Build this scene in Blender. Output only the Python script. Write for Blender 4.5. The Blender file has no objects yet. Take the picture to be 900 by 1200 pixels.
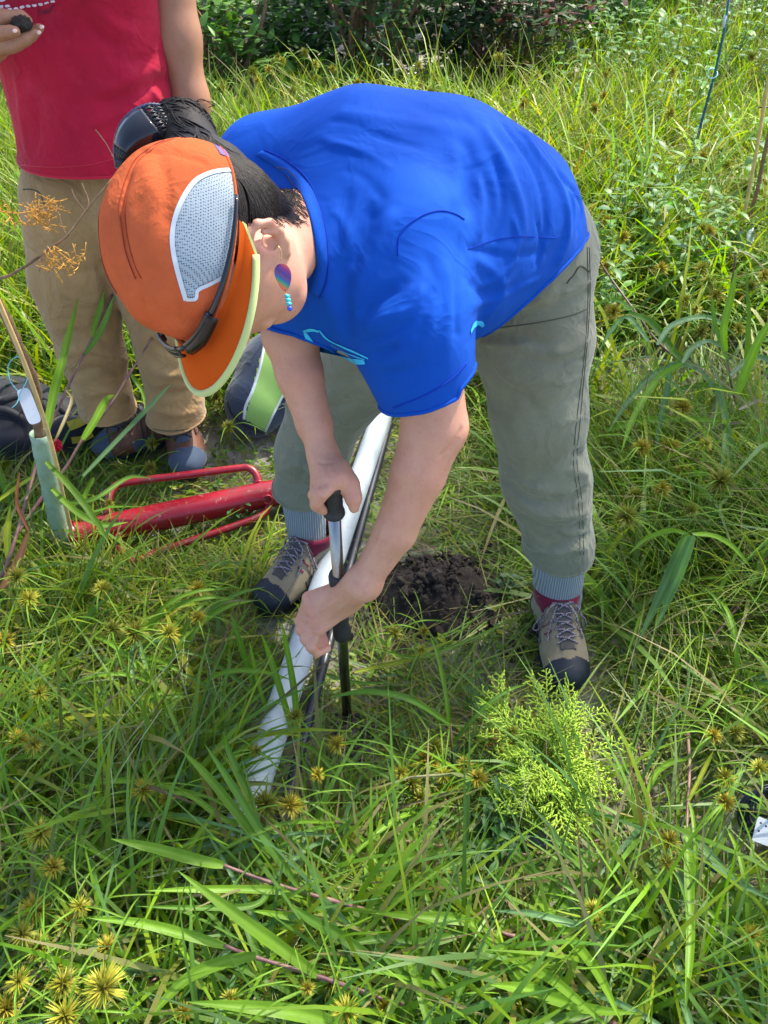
import bpy, bmesh, math, random
import numpy as np
from mathutils import Vector, Matrix
from mathutils.bvhtree import BVHTree

SC = bpy.context.scene
COL = SC.collection
rnd = random.Random(7)
rng = np.random.default_rng(11)
R = math.radians

# ---------------------------------------------------------------- camera
CAM_H, PITCH, FPX = 1.5, R(45.0), 906.0
cam_data = bpy.data.cameras.new('camera')
cam = bpy.data.objects.new('camera', cam_data)
COL.objects.link(cam)
cam.location = (0, 0, CAM_H)
cam.rotation_euler = (math.pi / 2 - PITCH, 0, 0)
cam_data.sensor_fit = 'VERTICAL'
cam_data.sensor_height = 36.0
cam_data.lens = 36.0 * FPX / 1200.0
cam_data.clip_start = 0.02
cam_data.clip_end = 400
SC.camera = cam

# ---------------------------------------------------------------- sky, sun, exposure
SUN_EL, SUN_AZ = R(52), R(42)          # azimuth measured clockwise from +Y
world = bpy.data.worlds.new('World')
SC.world = world
world.use_nodes = True
wn = world.node_tree
for n in list(wn.nodes):
    wn.nodes.remove(n)
w_out = wn.nodes.new('ShaderNodeOutputWorld')
w_bg = wn.nodes.new('ShaderNodeBackground')
w_sky = wn.nodes.new('ShaderNodeTexSky')
w_sky.sky_type = 'NISHITA'
w_sky.sun_disc = False
w_sky.sun_elevation = SUN_EL
w_sky.sun_rotation = SUN_AZ
w_sky.altitude = 50
w_sky.dust_density = 2.5
w_sky.air_density = 0.8
w_bg.inputs['Strength'].default_value = 0.15
wn.links.new(w_sky.outputs['Color'], w_bg.inputs['Color'])
wn.links.new(w_bg.outputs['Background'], w_out.inputs['Surface'])

sun_data = bpy.data.lights.new('sun', 'SUN')
sun_data.energy = 3.4
sun_data.angle = R(1.4)
sun_data.color = (1.0, 0.93, 0.80)
sun = bpy.data.objects.new('sun', sun_data)
COL.objects.link(sun)
S_DIR = Vector((math.sin(SUN_AZ) * math.cos(SUN_EL), math.cos(SUN_AZ) * math.cos(SUN_EL), math.sin(SUN_EL)))
sun.rotation_euler = S_DIR.to_track_quat('Z', 'Y').to_euler()
sun.location = S_DIR * 20

SC.view_settings.view_transform = 'Standard'
SC.view_settings.look = 'None'
SC.view_settings.exposure = 1.55
SC.view_settings.gamma = 1.0
SC.view_settings.use_curve_mapping = False
SC.cycles.max_bounces = 8
SC.cycles.transparent_max_bounces = 12

# ---------------------------------------------------------------- measuring the place from the picture
FWD = Vector((0, math.cos(PITCH), -math.sin(PITCH)))
UPV = Vector((0, math.sin(PITCH), math.cos(PITCH)))
RGT = Vector((1, 0, 0))
CAMP = Vector((0, 0, CAM_H))

def ray(px, py):
    return FWD + RGT * ((px - 450) / FPX) - UPV * ((py - 600) / FPX)

def K(px, py, d):
    return CAMP + ray(px, py) * d

def PH(px, py, h=0.0):
    r = ray(px, py)
    return CAMP + r * ((h - CAM_H) / r.z)

def CV(x, y, z):                     # a direction given as right / down / away
    return (RGT * x - UPV * y + FWD * z).normalized()

def depth_of(p):
    return (p - CAMP).dot(FWD)

# ---------------------------------------------------------------- colours and materials
def lin(r, g, b):
    def f(c):
        c /= 255.0
        return c / 12.92 if c <= 0.04045 else ((c + 0.055) / 1.055) ** 2.4
    return (f(r), f(g), f(b), 1.0)

class NT:
    def __init__(self, name):
        self.m = bpy.data.materials.new(name)
        self.m.use_nodes = True
        self.t = self.m.node_tree
        self.b = self.t.nodes['Principled BSDF']
        self.out = self.t.nodes['Material Output']
    def n(self, typ, **kw):
        nd = self.t.nodes.new(typ)
        for k, v in kw.items():
            if k in nd.inputs:
                nd.inputs[k].default_value = v
            else:
                setattr(nd, k, v)
        return nd
    def l(self, a, b):
        self.t.links.new(a, b)
    def coord(self, kind='Object'):
        return self.n('ShaderNodeTexCoord').outputs[kind]
    def noise(self, scale, detail=4, rough=0.6, co=None, stretch=None, dist=0.0):
        nd = self.n('ShaderNodeTexNoise')
        nd.inputs['Scale'].default_value = scale
        nd.inputs['Detail'].default_value = detail
        nd.inputs['Roughness'].default_value = rough
        nd.inputs['Distortion'].default_value = dist
        co = co or self.coord()
        if stretch:
            mp = self.n('ShaderNodeMapping')
            mp.inputs['Scale'].default_value = stretch
            self.l(co, mp.inputs['Vector'])
            co = mp.outputs['Vector']
        self.l(co, nd.inputs['Vector'])
        return nd.outputs['Fac']
    def ramp(self, fac, stops):
        nd = self.n('ShaderNodeValToRGB')
        e = nd.color_ramp.elements
        while len(e) < len(stops):
            e.new(0.5)
        for i, (p, c) in enumerate(stops):
            e[i].position = p
            e[i].color = c if len(c) == 4 else (*c, 1)
        self.l(fac, nd.inputs['Fac'])
        return nd.outputs['Color']
    def mix(self, fac, a, b, blend='MIX'):
        nd = self.n('ShaderNodeMix', data_type='RGBA', blend_type=blend)
        for sock, v in ((nd.inputs[0], fac), (nd.inputs[6], a), (nd.inputs[7], b)):
            if hasattr(v, 'is_output'):
                self.l(v, sock)
            else:
                sock.default_value = v
        return nd.outputs[2]
    def math(self, op, a, b=0.5):
        nd = self.n('ShaderNodeMath', operation=op)
        for sock, v in ((nd.inputs[0], a), (nd.inputs[1], b)):
            if hasattr(v, 'is_output'):
                self.l(v, sock)
            else:
                sock.default_value = v
        return nd.outputs[0]
    def bump(self, h, strength=0.3, dist=0.002):
        nd = self.n('ShaderNodeBump')
        nd.inputs['Strength'].default_value = strength
        nd.inputs['Distance'].default_value = dist
        self.l(h, nd.inputs['Height'])
        self.l(nd.outputs['Normal'], self.b.inputs['Normal'])
    def set(self, **kw):
        for k, v in kw.items():
            s = self.b.inputs[k.replace('_', ' ')]
            if hasattr(v, 'is_output'):
                self.l(v, s)
            else:
                s.default_value = v
        return self

def scl(c, k):
    return (min(1, c[0] * k), min(1, c[1] * k), min(1, c[2] * k), 1.0)

def plain(name, col, rough=0.6, metal=0.0, var=0.25, scale=40.0, bump=0.0, bdist=0.001, spec=0.5, coat=0.0):
    t = NT(name)
    f = t.noise(scale)
    t.set(Base_Color=t.ramp(f, [(0.3, scl(col, 1 - var)), (0.7, scl(col, 1 + var))]), Roughness=rough, Metallic=metal)
    t.b.inputs['Specular IOR Level'].default_value = spec
    t.b.inputs['Coat Weight'].default_value = coat
    if bump:
        t.bump(t.noise(scale * 3), bump, bdist)
    return t.m

# ---------------------------------------------------------------- objects
def link(o, parent=None):
    COL.objects.link(o)
    if parent is not None:
        o.parent = parent
        o.matrix_parent_inverse = Matrix.Translation(-parent.location) if parent.parent is None else Matrix.Identity(4)
    return o

def meshobj(name, verts, faces, mat=None, parent=None, smooth=True):
    me = bpy.data.meshes.new(name)
    if isinstance(verts, np.ndarray):
        fast_mesh(me, verts, faces)
    else:
        me.from_pydata([tuple(v) for v in verts], [], faces)
    if mat is not None:
        for m in (mat if isinstance(mat, (list, tuple)) else [mat]):
            me.materials.append(m)
    if smooth:
        me.polygons.foreach_set('use_smooth', np.ones(len(me.polygons), dtype=bool))
    me.update()
    o = bpy.data.objects.new(name, me)
    link(o, parent)
    return o

def fast_mesh(me, verts, faces):
    faces = np.asarray(faces, dtype=np.int32)
    nv, (nf, k) = len(verts), faces.shape
    me.vertices.add(nv)
    me.vertices.foreach_set('co', np.ascontiguousarray(verts, dtype=np.float32).ravel())
    me.loops.add(nf * k)
    me.loops.foreach_set('vertex_index', faces.ravel())
    me.polygons.add(nf)
    me.polygons.foreach_set('loop_start', np.arange(0, nf * k, k, dtype=np.int32))
    me.update(calc_edges=True)

def thing(name, label, cat, loc, group=None):
    o = bpy.data.objects.new(name, None)
    o.empty_display_size = 0.05
    o.location = loc
    COL.objects.link(o)
    tag(o, label, cat, group)
    return o

def tag(o, label=None, cat=None, group=None, kind=None):
    if label: o['label'] = label
    if cat: o['category'] = cat
    if group: o['group'] = group
    if kind: o['kind'] = kind
    return o

class MB:
    """collects pieces into one mesh"""
    def __init__(self):
        self.v, self.f = [], []
    def add(self, v, f):
        n = len(self.v)
        self.v += [tuple(p) for p in v]
        self.f += [tuple(i + n for i in q) for q in f]
        return self
    def tube(self, pts, rad, seg=10, caps=True, flat=None):
        pts = [Vector(p) for p in pts]
        n = len(pts)
        rad = rad if isinstance(rad, (list, tuple)) else [rad] * n
        tang = [(pts[min(i + 1, n - 1)] - pts[max(i - 1, 0)]).normalized() for i in range(n)]
        ref = Vector((0, 0, 1)) if abs(tang[0].z) < 0.9 else Vector((1, 0, 0))
        u = tang[0].cross(ref).normalized()
        v, f = [], []
        for i in range(n):
            u = (u - tang[i] * u.dot(tang[i])).normalized()
            w = tang[i].cross(u)
            for k in range(seg):
                a = 2 * math.pi * k / seg
                v.append(pts[i] + (u * math.cos(a) + w * math.sin(a)) * rad[i])
        for i in range(n - 1):
            for k in range(seg):
                a, b = i * seg + k, i * seg + (k + 1) % seg
                f.append((a, b, b + seg, a + seg))
        if caps:
            f.append(tuple(range(seg - 1, -1, -1)))
            f.append(tuple((n - 1) * seg + k for k in range(seg)))
        return self.add(v, f)
    def ribbon(self, pts, wid, nrm, thick=0.0):
        pts = [Vector(p) for p in pts]
        n = len(pts)
        wid = wid if isinstance(wid, (list, tuple)) else [wid] * n
        nrm = nrm if isinstance(nrm, (list, tuple)) else [nrm] * n
        v, f = [], []
        for i in range(n):
            t = (pts[min(i + 1, n - 1)] - pts[max(i - 1, 0)]).normalized()
            s = t.cross(nrm[i]).normalized() * wid[i] * 0.5
            v += [pts[i] - s, pts[i] + s]
        for i in range(n - 1):
            f.append((2 * i, 2 * i + 1, 2 * i + 3, 2 * i + 2))
        return self.add(v, f)
    def box(self, c, ax, ay, az, hx, hy, hz):
        c = Vector(c)
        v = [c + ax * (sx * hx) + ay * (sy * hy) + az * (sz * hz) for sx in (-1, 1) for sy in (-1, 1) for sz in (-1, 1)]
        f = [(0, 1, 3, 2), (4, 6, 7, 5), (0, 4, 5, 1), (2, 3, 7, 6), (0, 2, 6, 4), (1, 5, 7, 3)]
        return self.add(v, f)
    def ell(self, c, ax, ay, az, rx, ry, rz, nu=16, nv=10):
        c = Vector(c)
        v, f = [], []
        for j in range(nv + 1):
            th = math.pi * j / nv
            for i in range(nu):
                ph = 2 * math.pi * i / nu
                v.append(c + ax * (rx * math.sin(th) * math.cos(ph)) + ay * (ry * math.sin(th) * math.sin(ph)) + az * (rz * math.cos(th)))
        for j in range(nv):
            for i in range(nu):
                f.append((j * nu + i, (j + 1) * nu + i, (j + 1) * nu + (i + 1) % nu, j * nu + (i + 1) % nu))
        return self.add(v, f)
    def obj(self, name, mat, parent=None, smooth=True):
        return meshobj(name, self.v, self.f, mat, parent, smooth)

def spline(pts, n):
    """Catmull-Rom through the points, n samples per span"""
    P = [Vector(p) for p in pts]
    P = [P[0] * 2 - P[1]] + P + [P[-1] * 2 - P[-2]]
    out = []
    for i in range(1, len(P) - 2):
        for k in range(n):
            t = k / n
            a, b, c, d = P[i - 1], P[i], P[i + 1], P[i + 2]
            out.append(0.5 * ((2 * b) + (c - a) * t + (2 * a - 5 * b + 4 * c - d) * t * t + (3 * b - a - 3 * c + d) * t ** 3))
    out.append(P[-2])
    return out

# ---------------------------------------------------------------- smooth solid modelling (signed distances -> one continuous mesh)
class Solid:
    def __init__(self):
        self.p = []
    def cap(self, a, b, ra, rb, k=0.02, flat=None, s=1.0, op='+'):
        a, b = np.array(a, float), np.array(b, float)
        self.p.append(('c', a, b, ra, rb, k, None if flat is None else np.array(Vector(flat).normalized(), float), s, op))
        return self
    def chain(self, pts, rads, k=0.02, **kw):
        for i in range(len(pts) - 1):
            self.cap(pts[i], pts[i + 1], rads[i], rads[i + 1], k, **kw)
        return self
    def ell(self, c, ax, ay, az, rx, ry, rz, k=0.02, op='+'):
        M = np.array([ax[:], ay[:], az[:]], float)
        self.p.append(('e', np.array(c, float), M, np.array([rx, ry, rz], float), None, k, None, 1.0, op))
        return self
    def plane(self, c, n, k=0.004):            # cut away everything on the side the normal points to
        self.p.append(('p', np.array(c, float), np.array(Vector(n).normalized(), float), None, None, k, None, 1.0, '-'))
        return self
    def cutcap(self, a, b, ra, rb, k=0.003):
        return self.cap(a, b, ra, rb, k, op='-')
    @staticmethod
    def dist(pr, P):
        if pr[0] == 'c':
            _, a, b, ra, rb, k, fl, s, op = pr
            ab = b - a
            pa = P - a
            t = np.clip(pa @ ab / max(ab @ ab, 1e-12), 0, 1)
            q = pa - t[:, None] * ab
            if fl is not None:
                c = q @ fl
                q = q + (c * (1 / s - 1))[:, None] * fl
            return np.sqrt((q * q).sum(1)) - (ra + (rb - ra) * t)
        if pr[0] == 'e':
            _, c, M, r, _, k, _, _, op = pr
            q = (P - c) @ M.T
            k0 = np.sqrt(((q / r) ** 2).sum(1))
            k1 = np.sqrt(((q / (r * r)) ** 2).sum(1))
            return k0 * (k0 - 1) / np.maximum(k1, 1e-9)
        _, c, n, _, _, k, _, _, op = pr
        return -((P - c) @ n)                 # positive where kept -> subtracted as "-"
    def eval(self, P, idx=None):
        d = np.full(len(P), 9.0)
        for i, pr in enumerate(self.p):
            if idx is not None and not idx[i]:
                continue
            k, op = pr[5], pr[8]
            e = self.dist(pr, P)
            if op == '+':
                h = np.maximum(k - np.abs(d - e), 0) / k
                d = np.minimum(d, e) - h * h * k * 0.25
            elif op == '-':
                e = -e
                h = np.maximum(k - np.abs(d - e), 0) / k
                d = np.maximum(d, e) + h * h * k * 0.25
        return d
    def bounds(self):
        lo, hi = [], []
        for pr in self.p:
            if pr[8] != '+':
                continue
            if pr[0] == 'c':
                r = max(pr[3], pr[4])
                lo.append(np.minimum(pr[1], pr[2]) - r); hi.append(np.maximum(pr[1], pr[2]) + r)
            else:
                r = pr[3].max()
                lo.append(pr[1] - r); hi.append(pr[1] + r)
        return np.min(lo, 0) - 0.02, np.max(hi, 0) + 0.02
    def mesh(self, h, B=16):
        lo, hi = self.bounds()
        nb = np.ceil((hi - lo) / (h * B)).astype(int)
        N = nb * B + 1
        D = np.full(N, 9.0, dtype=np.float32)
        bi = np.stack(np.meshgrid(*[np.arange(k) for k in nb], indexing='ij'), -1).reshape(-1, 3)
        cen = lo + (bi + 0.5) * B * h
        rd = B * h * 0.5 * math.sqrt(3)
        pd = np.stack([self.dist(pr, cen) for pr in self.p], 1)
        tot = self.eval(cen)
        near = np.abs(tot) < rd * 1.6 + 0.012
        loc = np.stack(np.meshgrid(*[np.arange(B + 1)] * 3, indexing='ij'), -1).reshape(-1, 3)
        plus = np.array([pr[8] == '+' for pr in self.p])
        dmin = np.where(plus[None], pd, 9).min(1)
        for j in range(len(bi)):
            s = bi[j] * B
            sl = tuple(slice(s[a], s[a] + B + 1) for a in range(3))
            if not near[j]:
                if tot[j] < 0:
                    blk = D[sl]
                    blk[blk > 8] = -1.0
                continue
            idx = np.where(plus, pd[j] < dmin[j] + 3.2 * rd + 0.06, np.abs(pd[j]) < 3 * rd + 0.05)
            idx |= (~plus) & (pd[j] < rd * 2)
            P = lo + (s + loc) * h
            D[sl] = self.eval(P, idx).reshape((B + 1,) * 3)
        return surface_nets(D, lo, h)

def surface_nets(D, lo, h):
    ins = D < 0
    c = np.zeros(tuple(n - 1 for n in D.shape), dtype=np.int8)
    for dx in (0, 1):
        for dy in (0, 1):
            for dz in (0, 1):
                c += ins[dx:D.shape[0] - 1 + dx, dy:D.shape[1] - 1 + dy, dz:D.shape[2] - 1 + dz]
    cells = np.argwhere((c > 0) & (c < 8))
    index = np.full(c.shape, -1, dtype=np.int32)
    index[tuple(cells.T)] = np.arange(len(cells))
    acc = np.zeros((len(cells), 3)); cnt = np.zeros(len(cells))
    corners = [(0, 0, 0), (1, 0, 0), (0, 1, 0), (1, 1, 0), (0, 0, 1), (1, 0, 1), (0, 1, 1), (1, 1, 1)]
    val = [D[tuple((cells + np.array(k)).T)].astype(float) for k in corners]
    for a in range(8):
        for ax in range(3):
            if corners[a][ax] == 0:
                b = a + (1 << ax)
                m = (val[a] < 0) != (val[b] < 0)
                t = np.where(m, val[a] / np.where(m, val[a] - val[b], 1), 0)
                p = np.array(corners[a], float)[None].repeat(len(cells), 0)
                p[:, ax] += t
                acc += p * m[:, None]; cnt += m
    V = lo + (cells + acc / np.maximum(cnt, 1)[:, None]) * h
    F = []
    for ax in range(3):
        o1, o2 = (ax + 1) % 3, (ax + 2) % 3
        sa = [slice(None)] * 3; sb = [slice(None)] * 3
        sa[ax] = slice(0, -1); sb[ax] = slice(1, None)
        A, Bn = ins[tuple(sa)], ins[tuple(sb)]
        e = np.argwhere(A != Bn)
        e = e[(e[:, o1] > 0) & (e[:, o2] > 0) & (e[:, o1] < c.shape[o1]) & (e[:, o2] < c.shape[o2])]
        fl = A[tuple(e.T)]
        def at(d1, d2):
            q = e.copy(); q[:, o1] -= d1; q[:, o2] -= d2
            return index[tuple(q.T)]
        quad = np.stack([at(1, 1), at(0, 1), at(0, 0), at(1, 0)], 1)
        quad[~fl] = quad[~fl][:, ::-1]
        F.append(quad)
    return V, np.concatenate(F)

def smooth_mesh(V, F, it=2, lam=0.5):
    e = np.concatenate([F[:, [0, 1]], F[:, [1, 2]], F[:, [2, 3]], F[:, [3, 0]]])
    n = np.bincount(e[:, 0], minlength=len(V)) + np.bincount(e[:, 1], minlength=len(V))
    V = V.copy()
    for _ in range(it):
        s = np.zeros_like(V)
        for a in range(3):
            s[:, a] = np.bincount(e[:, 0], V[e[:, 1], a], len(V)) + np.bincount(e[:, 1], V[e[:, 0], a], len(V))
        V += lam * (s / np.maximum(n, 1)[:, None] - V)
    return V

def vnormals(V, F):
    fn = np.cross(V[F[:, 2]] - V[F[:, 0]], V[F[:, 3]] - V[F[:, 1]])
    N = np.zeros_like(V)
    for a in range(3):
        for k in range(4):
            N[:, a] += np.bincount(F[:, k], fn[:, a], len(V))
    return N / np.maximum(np.linalg.norm(N, axis=1), 1e-12)[:, None]

def poly_dist(V, pts):
    pts = np.array([p[:] for p in pts], float)
    best = np.full(len(V), 9.0)
    for a, b in zip(pts[:-1], pts[1:]):
        ab = b - a
        t = np.clip((V - a) @ ab / max(ab @ ab, 1e-12), 0, 1)
        best = np.minimum(best, np.linalg.norm(V - a - t[:, None] * ab, axis=1))
    return best

def bvh_of(V, F):
    return BVHTree.FromPolygons([tuple(v) for v in V], [tuple(int(i) for i in f) for f in F])

def hit(bvh, px, py, off=0.0):
    loc, nor, _, _ = bvh.ray_cast(CAMP, ray(px, py).normalized())
    if loc is None:
        return None
    return loc + nor * off

def hits(bvh, pts, n=6, off=0.0):
    """a line drawn on a surface: the picture points are splined and dropped on the mesh"""
    sp = spline([Vector((x, y, 0)) for x, y in pts], n)
    out = [hit(bvh, p.x, p.y, off) for p in sp]
    return [p for p in out if p is not None]

def crease(V, N, bvh, pts, amp, wid, n=4):
    """push a soft fold (amp > 0) or furrow (amp < 0) along a line into the cloth"""
    line = hits(bvh, pts, n)
    if len(line) < 2:
        return V
    d = poly_dist(V, line)
    ends = np.minimum(np.linalg.norm(V - np.array(line[0]), axis=1), np.linalg.norm(V - np.array(line[-1]), axis=1))
    fade = np.clip(ends / (wid * 2.2), 0.15, 1)
    return V + N * (amp * fade * np.exp(-(d / wid) ** 2))[:, None]

def wob(V, scale, seed=0):
    """cheap smooth noise in -1..1 for each vertex"""
    r = np.random.default_rng(seed)
    s = np.zeros(len(V))
    for k in range(7):
        w = r.normal(size=3); w *= scale * (0.6 + 0.9 * r.random()) / np.linalg.norm(w)
        s += np.sin(V @ w + r.random() * 6.28)
    return s / 4.0

def submesh(V, F, mask):
    keep = mask[F].all(1) if mask.dtype == bool and len(mask) == len(V) else mask
    f = F[keep]
    used, inv = np.unique(f, return_inverse=True)
    return V[used], inv.reshape(f.shape)
# ================================================================ ground
M = {}
def ground_z(x, y):
    return 0.012 * math.sin(x * 5.1 + 1.3) * math.cos(y * 4.3) + 0.008 * math.sin(x * 11 + y * 7) + 0.05 * max(0, y - 2.4) * 0.6 * (0.5 + 0.5 * math.sin(x * 0.7 + y * 0.4)) - 0.012
t = NT('sandy_soil')
co = t.coord()
f1 = t.noise(5, 8, 0.65, co)
f2 = t.noise(60, 5, 0.7, co)
f3 = t.noise(900, 2, 0.5, co)
c = t.ramp(f1, [(0.35, lin(70, 58, 44)), (0.47, lin(136, 128, 118)), (0.6, lin(178, 176, 170))])
c = t.mix(t.ramp(f2, [(0.42, (0, 0, 0)), (0.7, (0.8, 0.8, 0.8))]), c, lin(84, 70, 52))
c = t.mix(t.ramp(f3, [(0.5, (0, 0, 0)), (0.72, (0.7, 0.7, 0.7))]), c, lin(176, 172, 166))
t.set(Base_Color=c, Roughness=0.95)
t.bump(t.mix(0.5, f2, f3), 0.6, 0.008)
M['ground'] = t.m
xs = np.concatenate([np.linspace(-60, -4, 15), np.linspace(-3.6, 3.6, 145), np.linspace(4, 60, 15)])
ys = np.concatenate([np.linspace(-40, -2, 10), np.linspace(-1.5, 4.0, 111), np.linspace(4.3, 12, 24), np.linspace(14, 90, 14)])
gx, gy = np.meshgrid(xs, ys, indexing='ij')
gz = np.vectorize(ground_z)(gx, gy)
nx_, ny_ = gx.shape
gv = np.stack([gx, gy, gz], -1).reshape(-1, 3)
ii = (np.arange(nx_ - 1)[:, None] * ny_ + np.arange(ny_ - 1)[None]).ravel()
gf = np.stack([ii, ii + ny_, ii + ny_ + 1, ii + 1], 1)
tag(meshobj('ground', gv, gf, M['ground']), kind='structure')
# ================================================================ materials for people and gear
def skin_mat(name, base, red):
    t = NT(name)
    fl = t.n('ShaderNodeAttribute', attribute_name='flush')
    f = t.noise(14, 5)
    f2 = t.noise(90, 3)
    c = t.mix(f, base, red)
    c = t.mix(t.math('MULTIPLY', f2, 0.35), c, scl(base, 0.72))
    fr = t.n('ShaderNodeTexVoronoi')
    fr.inputs['Scale'].default_value = 130
    t.l(t.coord(), fr.inputs['Vector'])
    sp = t.ramp(fr.outputs['Distance'], [(0.10, (1, 1, 1)), (0.2, (0, 0, 0))])
    c = t.mix(t.math('MULTIPLY', sp, 0.32), c, scl(red, 0.55))
    c = t.mix(t.ramp(t.noise(34, 6, 0.75), [(0.45, (0, 0, 0)), (0.7, (0.45, 0.45, 0.45))]), c, scl(red, 0.86))
    c = t.mix(fl.outputs['Fac'], c, (0.62, 0.22, 0.15, 1))
    t.set(Base_Color=c, Roughness=0.56, Subsurface_Weight=0.08)
    t.b.inputs['Subsurface Radius'].default_value = (0.012, 0.005, 0.003)
    t.b.inputs['Subsurface Scale'].default_value = 0.6
    t.bump(t.mix(0.6, t.noise(420, 2), t.noise(110, 4, 0.7)), 0.3, 0.0012)
    return t.m

def cloth_mat(name, col, var=0.12, weave=900, rough=0.85, sheen=0.25, soil=None, bumps=0.22, crumple=0.0, cs=13, spec=0.2):
    t = NT(name)
    f = t.noise(7, 6, 0.65)
    c = t.ramp(f, [(0.3, scl(col, 1 - var)), (0.7, scl(col, 1 + var))])
    if soil:
        c = t.mix(t.ramp(t.noise(11, 5, 0.7), [(0.52, (0, 0, 0)), (0.75, (0.55, 0.55, 0.55))]), c, soil)
    t.set(Base_Color=c, Roughness=rough, Sheen_Weight=sheen)
    t.b.inputs['Specular IOR Level'].default_value = spec
    w = t.noise(weave, 2)
    w2 = t.noise(60, 5, 0.7)
    t.bump(t.mix(0.5, w, w2), bumps, 0.0015)
    if crumple:                                   # sharp little creases of worn cloth
        n1 = t.noise(cs, 3, 0.55, dist=0.6)
        rg = t.math('SUBTRACT', 1.0, t.math('ABSOLUTE', t.math('SUBTRACT', t.math('MULTIPLY', n1, 4.0), 2.0)))
        rg = t.math('POWER', t.math('MAXIMUM', rg, 0.0), 2.0)
        b2 = t.n('ShaderNodeBump')
        b2.inputs['Strength'].default_value = crumple
        b2.inputs['Distance'].default_value = 0.006
        t.l(rg, b2.inputs['Height'])
        b1 = [n for n in t.t.nodes if n.type == 'BUMP' and n != b2][0]
        t.l(b2.outputs['Normal'], b1.inputs['Normal'])
    return t.m


M['skin'] = skin_mat('skin', lin(214, 170, 143), lin(198, 130, 104))
M['skin_tan'] = skin_mat('tanned_skin', lin(180, 132, 100), lin(162, 108, 78))
M['skin_pink'] = skin_mat('pale_pink_skin', lin(232, 190, 172), lin(224, 164, 146))
M['blue'] = cloth_mat('blue_cotton', (0.0010, 0.068, 0.42, 1), 0.08, sheen=0.0, crumple=0.24, cs=9)
M['blue_seam'] = cloth_mat('blue_cotton_seam', (0.0015, 0.036, 0.38, 1), 0.08, sheen=0.0)
M['cyan'] = plain('cyan_print', lin(40, 176, 232), 0.7)
M['olive'] = cloth_mat('olive_grey_twill', lin(122, 124, 104), 0.16, 700, soil=lin(102, 102, 84), crumple=0.42, cs=12)
M['olive_seam'] = plain('dark_seam', lin(70, 72, 60), 0.9)
M['red'] = cloth_mat('faded_red_cotton', lin(178, 24, 54), 0.16, 800, soil=lin(206, 56, 84), sheen=0.1, crumple=0.45, cs=11)
M['red_seam'] = cloth_mat('red_hem', lin(196, 26, 54), 0.1)
M['khaki'] = cloth_mat('khaki_canvas', lin(164, 132, 88), 0.14, 700, soil=lin(128, 106, 78), crumple=0.65, cs=11)
M['white_print'] = plain('white_print', lin(235, 215, 225), 0.7)
M['orange'] = cloth_mat('orange_nylon', lin(194, 96, 58), 0.14, 700, 1.0, 0.0, bumps=0.5, crumple=0.22, cs=24, soil=lin(176, 86, 52), spec=0.03)
M['orange_brim'] = cloth_mat('orange_brim_cloth', lin(204, 88, 28), 0.08, 900, 1.0, 0.0, soil=lin(186, 80, 30), spec=0.03)
M['lime'] = cloth_mat('pale_lime_binding', lin(190, 204, 130), 0.06, 1000)
M['black'] = plain('black_plastic', (0.012, 0.013, 0.016, 1), 0.32, spec=0.5)
M['black_gloss'] = plain('glossy_black_plastic', (0.010, 0.011, 0.015, 1), 0.14, coat=0.15)
M['rubber'] = plain('black_rubber', (0.022, 0.023, 0.026, 1), 0.62, bump=0.15)
M['lens'] = plain('dark_lens', (0.016, 0.011, 0.009, 1), 0.14, spec=0.3)
M['hair'] = None
t = NT('dark_brown_hair')
f = t.noise(60, 4, 0.7, stretch=(1.0, 1.0, 1.0))
t.set(Base_Color=t.ramp(f, [(0.3, (0.006, 0.005, 0.004)), (0.75, (0.018, 0.012, 0.009))]), Roughness=0.6)
t.b.inputs['Specular IOR Level'].default_value = 0.3
t.bump(t.noise(260, 3), 0.4, 0.002)
M['hair'] = t.m
t = NT('white_cap_netting')
v = t.n('ShaderNodeTexVoronoi')
v.inputs['Scale'].default_value = 430
v.inputs['Randomness'].default_value = 0.12
t.l(t.coord(), v.inputs['Vector'])
t.set(Base_Color=t.ramp(v.outputs['Distance'], [(0.26, lin(50, 70, 88)), (0.42, lin(156, 170, 178))]), Roughness=0.7)
M['net'] = t.m
M['white_trim'] = cloth_mat('white_trim', lin(198, 208, 214), 0.05, 900)
M['gold'] = plain('gold_wire', (0.72, 0.52, 0.2, 1), 0.25, 1.0)
M['bead_cyan'] = plain('turquoise_bead', lin(60, 190, 200), 0.2)
M['bead_blue'] = plain('blue_bead', lin(30, 70, 200), 0.15)
M['tag_purple'] = plain('purple_cap_tag', lin(92, 78, 160), 0.7)
t = NT('striped_enamel')
wv = t.n('ShaderNodeTexWave', wave_type='BANDS', bands_direction='DIAGONAL', wave_profile='SAW')
wv.inputs['Scale'].default_value = 15
wv.inputs['Distortion'].default_value = 0.6
t.l(t.coord(), wv.inputs['Vector'])
t.set(Base_Color=t.ramp(wv.outputs['Fac'], [(0.0, lin(40, 60, 130)), (0.25, lin(120, 50, 110)), (0.45, lin(190, 90, 60)), (0.62, lin(70, 130, 90)), (0.8, lin(50, 80, 140)), (1.0, lin(110, 50, 90))]), Roughness=0.3, Metallic=0.3)
M['enamel'] = t.m
t = NT('ribbed_sock')
wv = t.n('ShaderNodeTexWave', wave_type='BANDS', bands_direction='X')
wv.inputs['Scale'].default_value = 60
wv.inputs['Distortion'].default_value = 1.5
t.l(t.coord(), wv.inputs['Vector'])
t.set(Base_Color=t.mix(wv.outputs['Fac'], lin(116, 126, 132), lin(158, 168, 172)), Roughness=0.95)
t.bump(wv.outputs['Fac'], 0.6, 0.003)
M['sock'] = t.m
M['suede'] = cloth_mat('taupe_suede', lin(146, 134, 108), 0.18, 500, soil=lin(104, 94, 74))
M['shoe_dark'] = cloth_mat('dark_shoe_mesh', lin(82, 78, 74), 0.2, 500)
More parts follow.
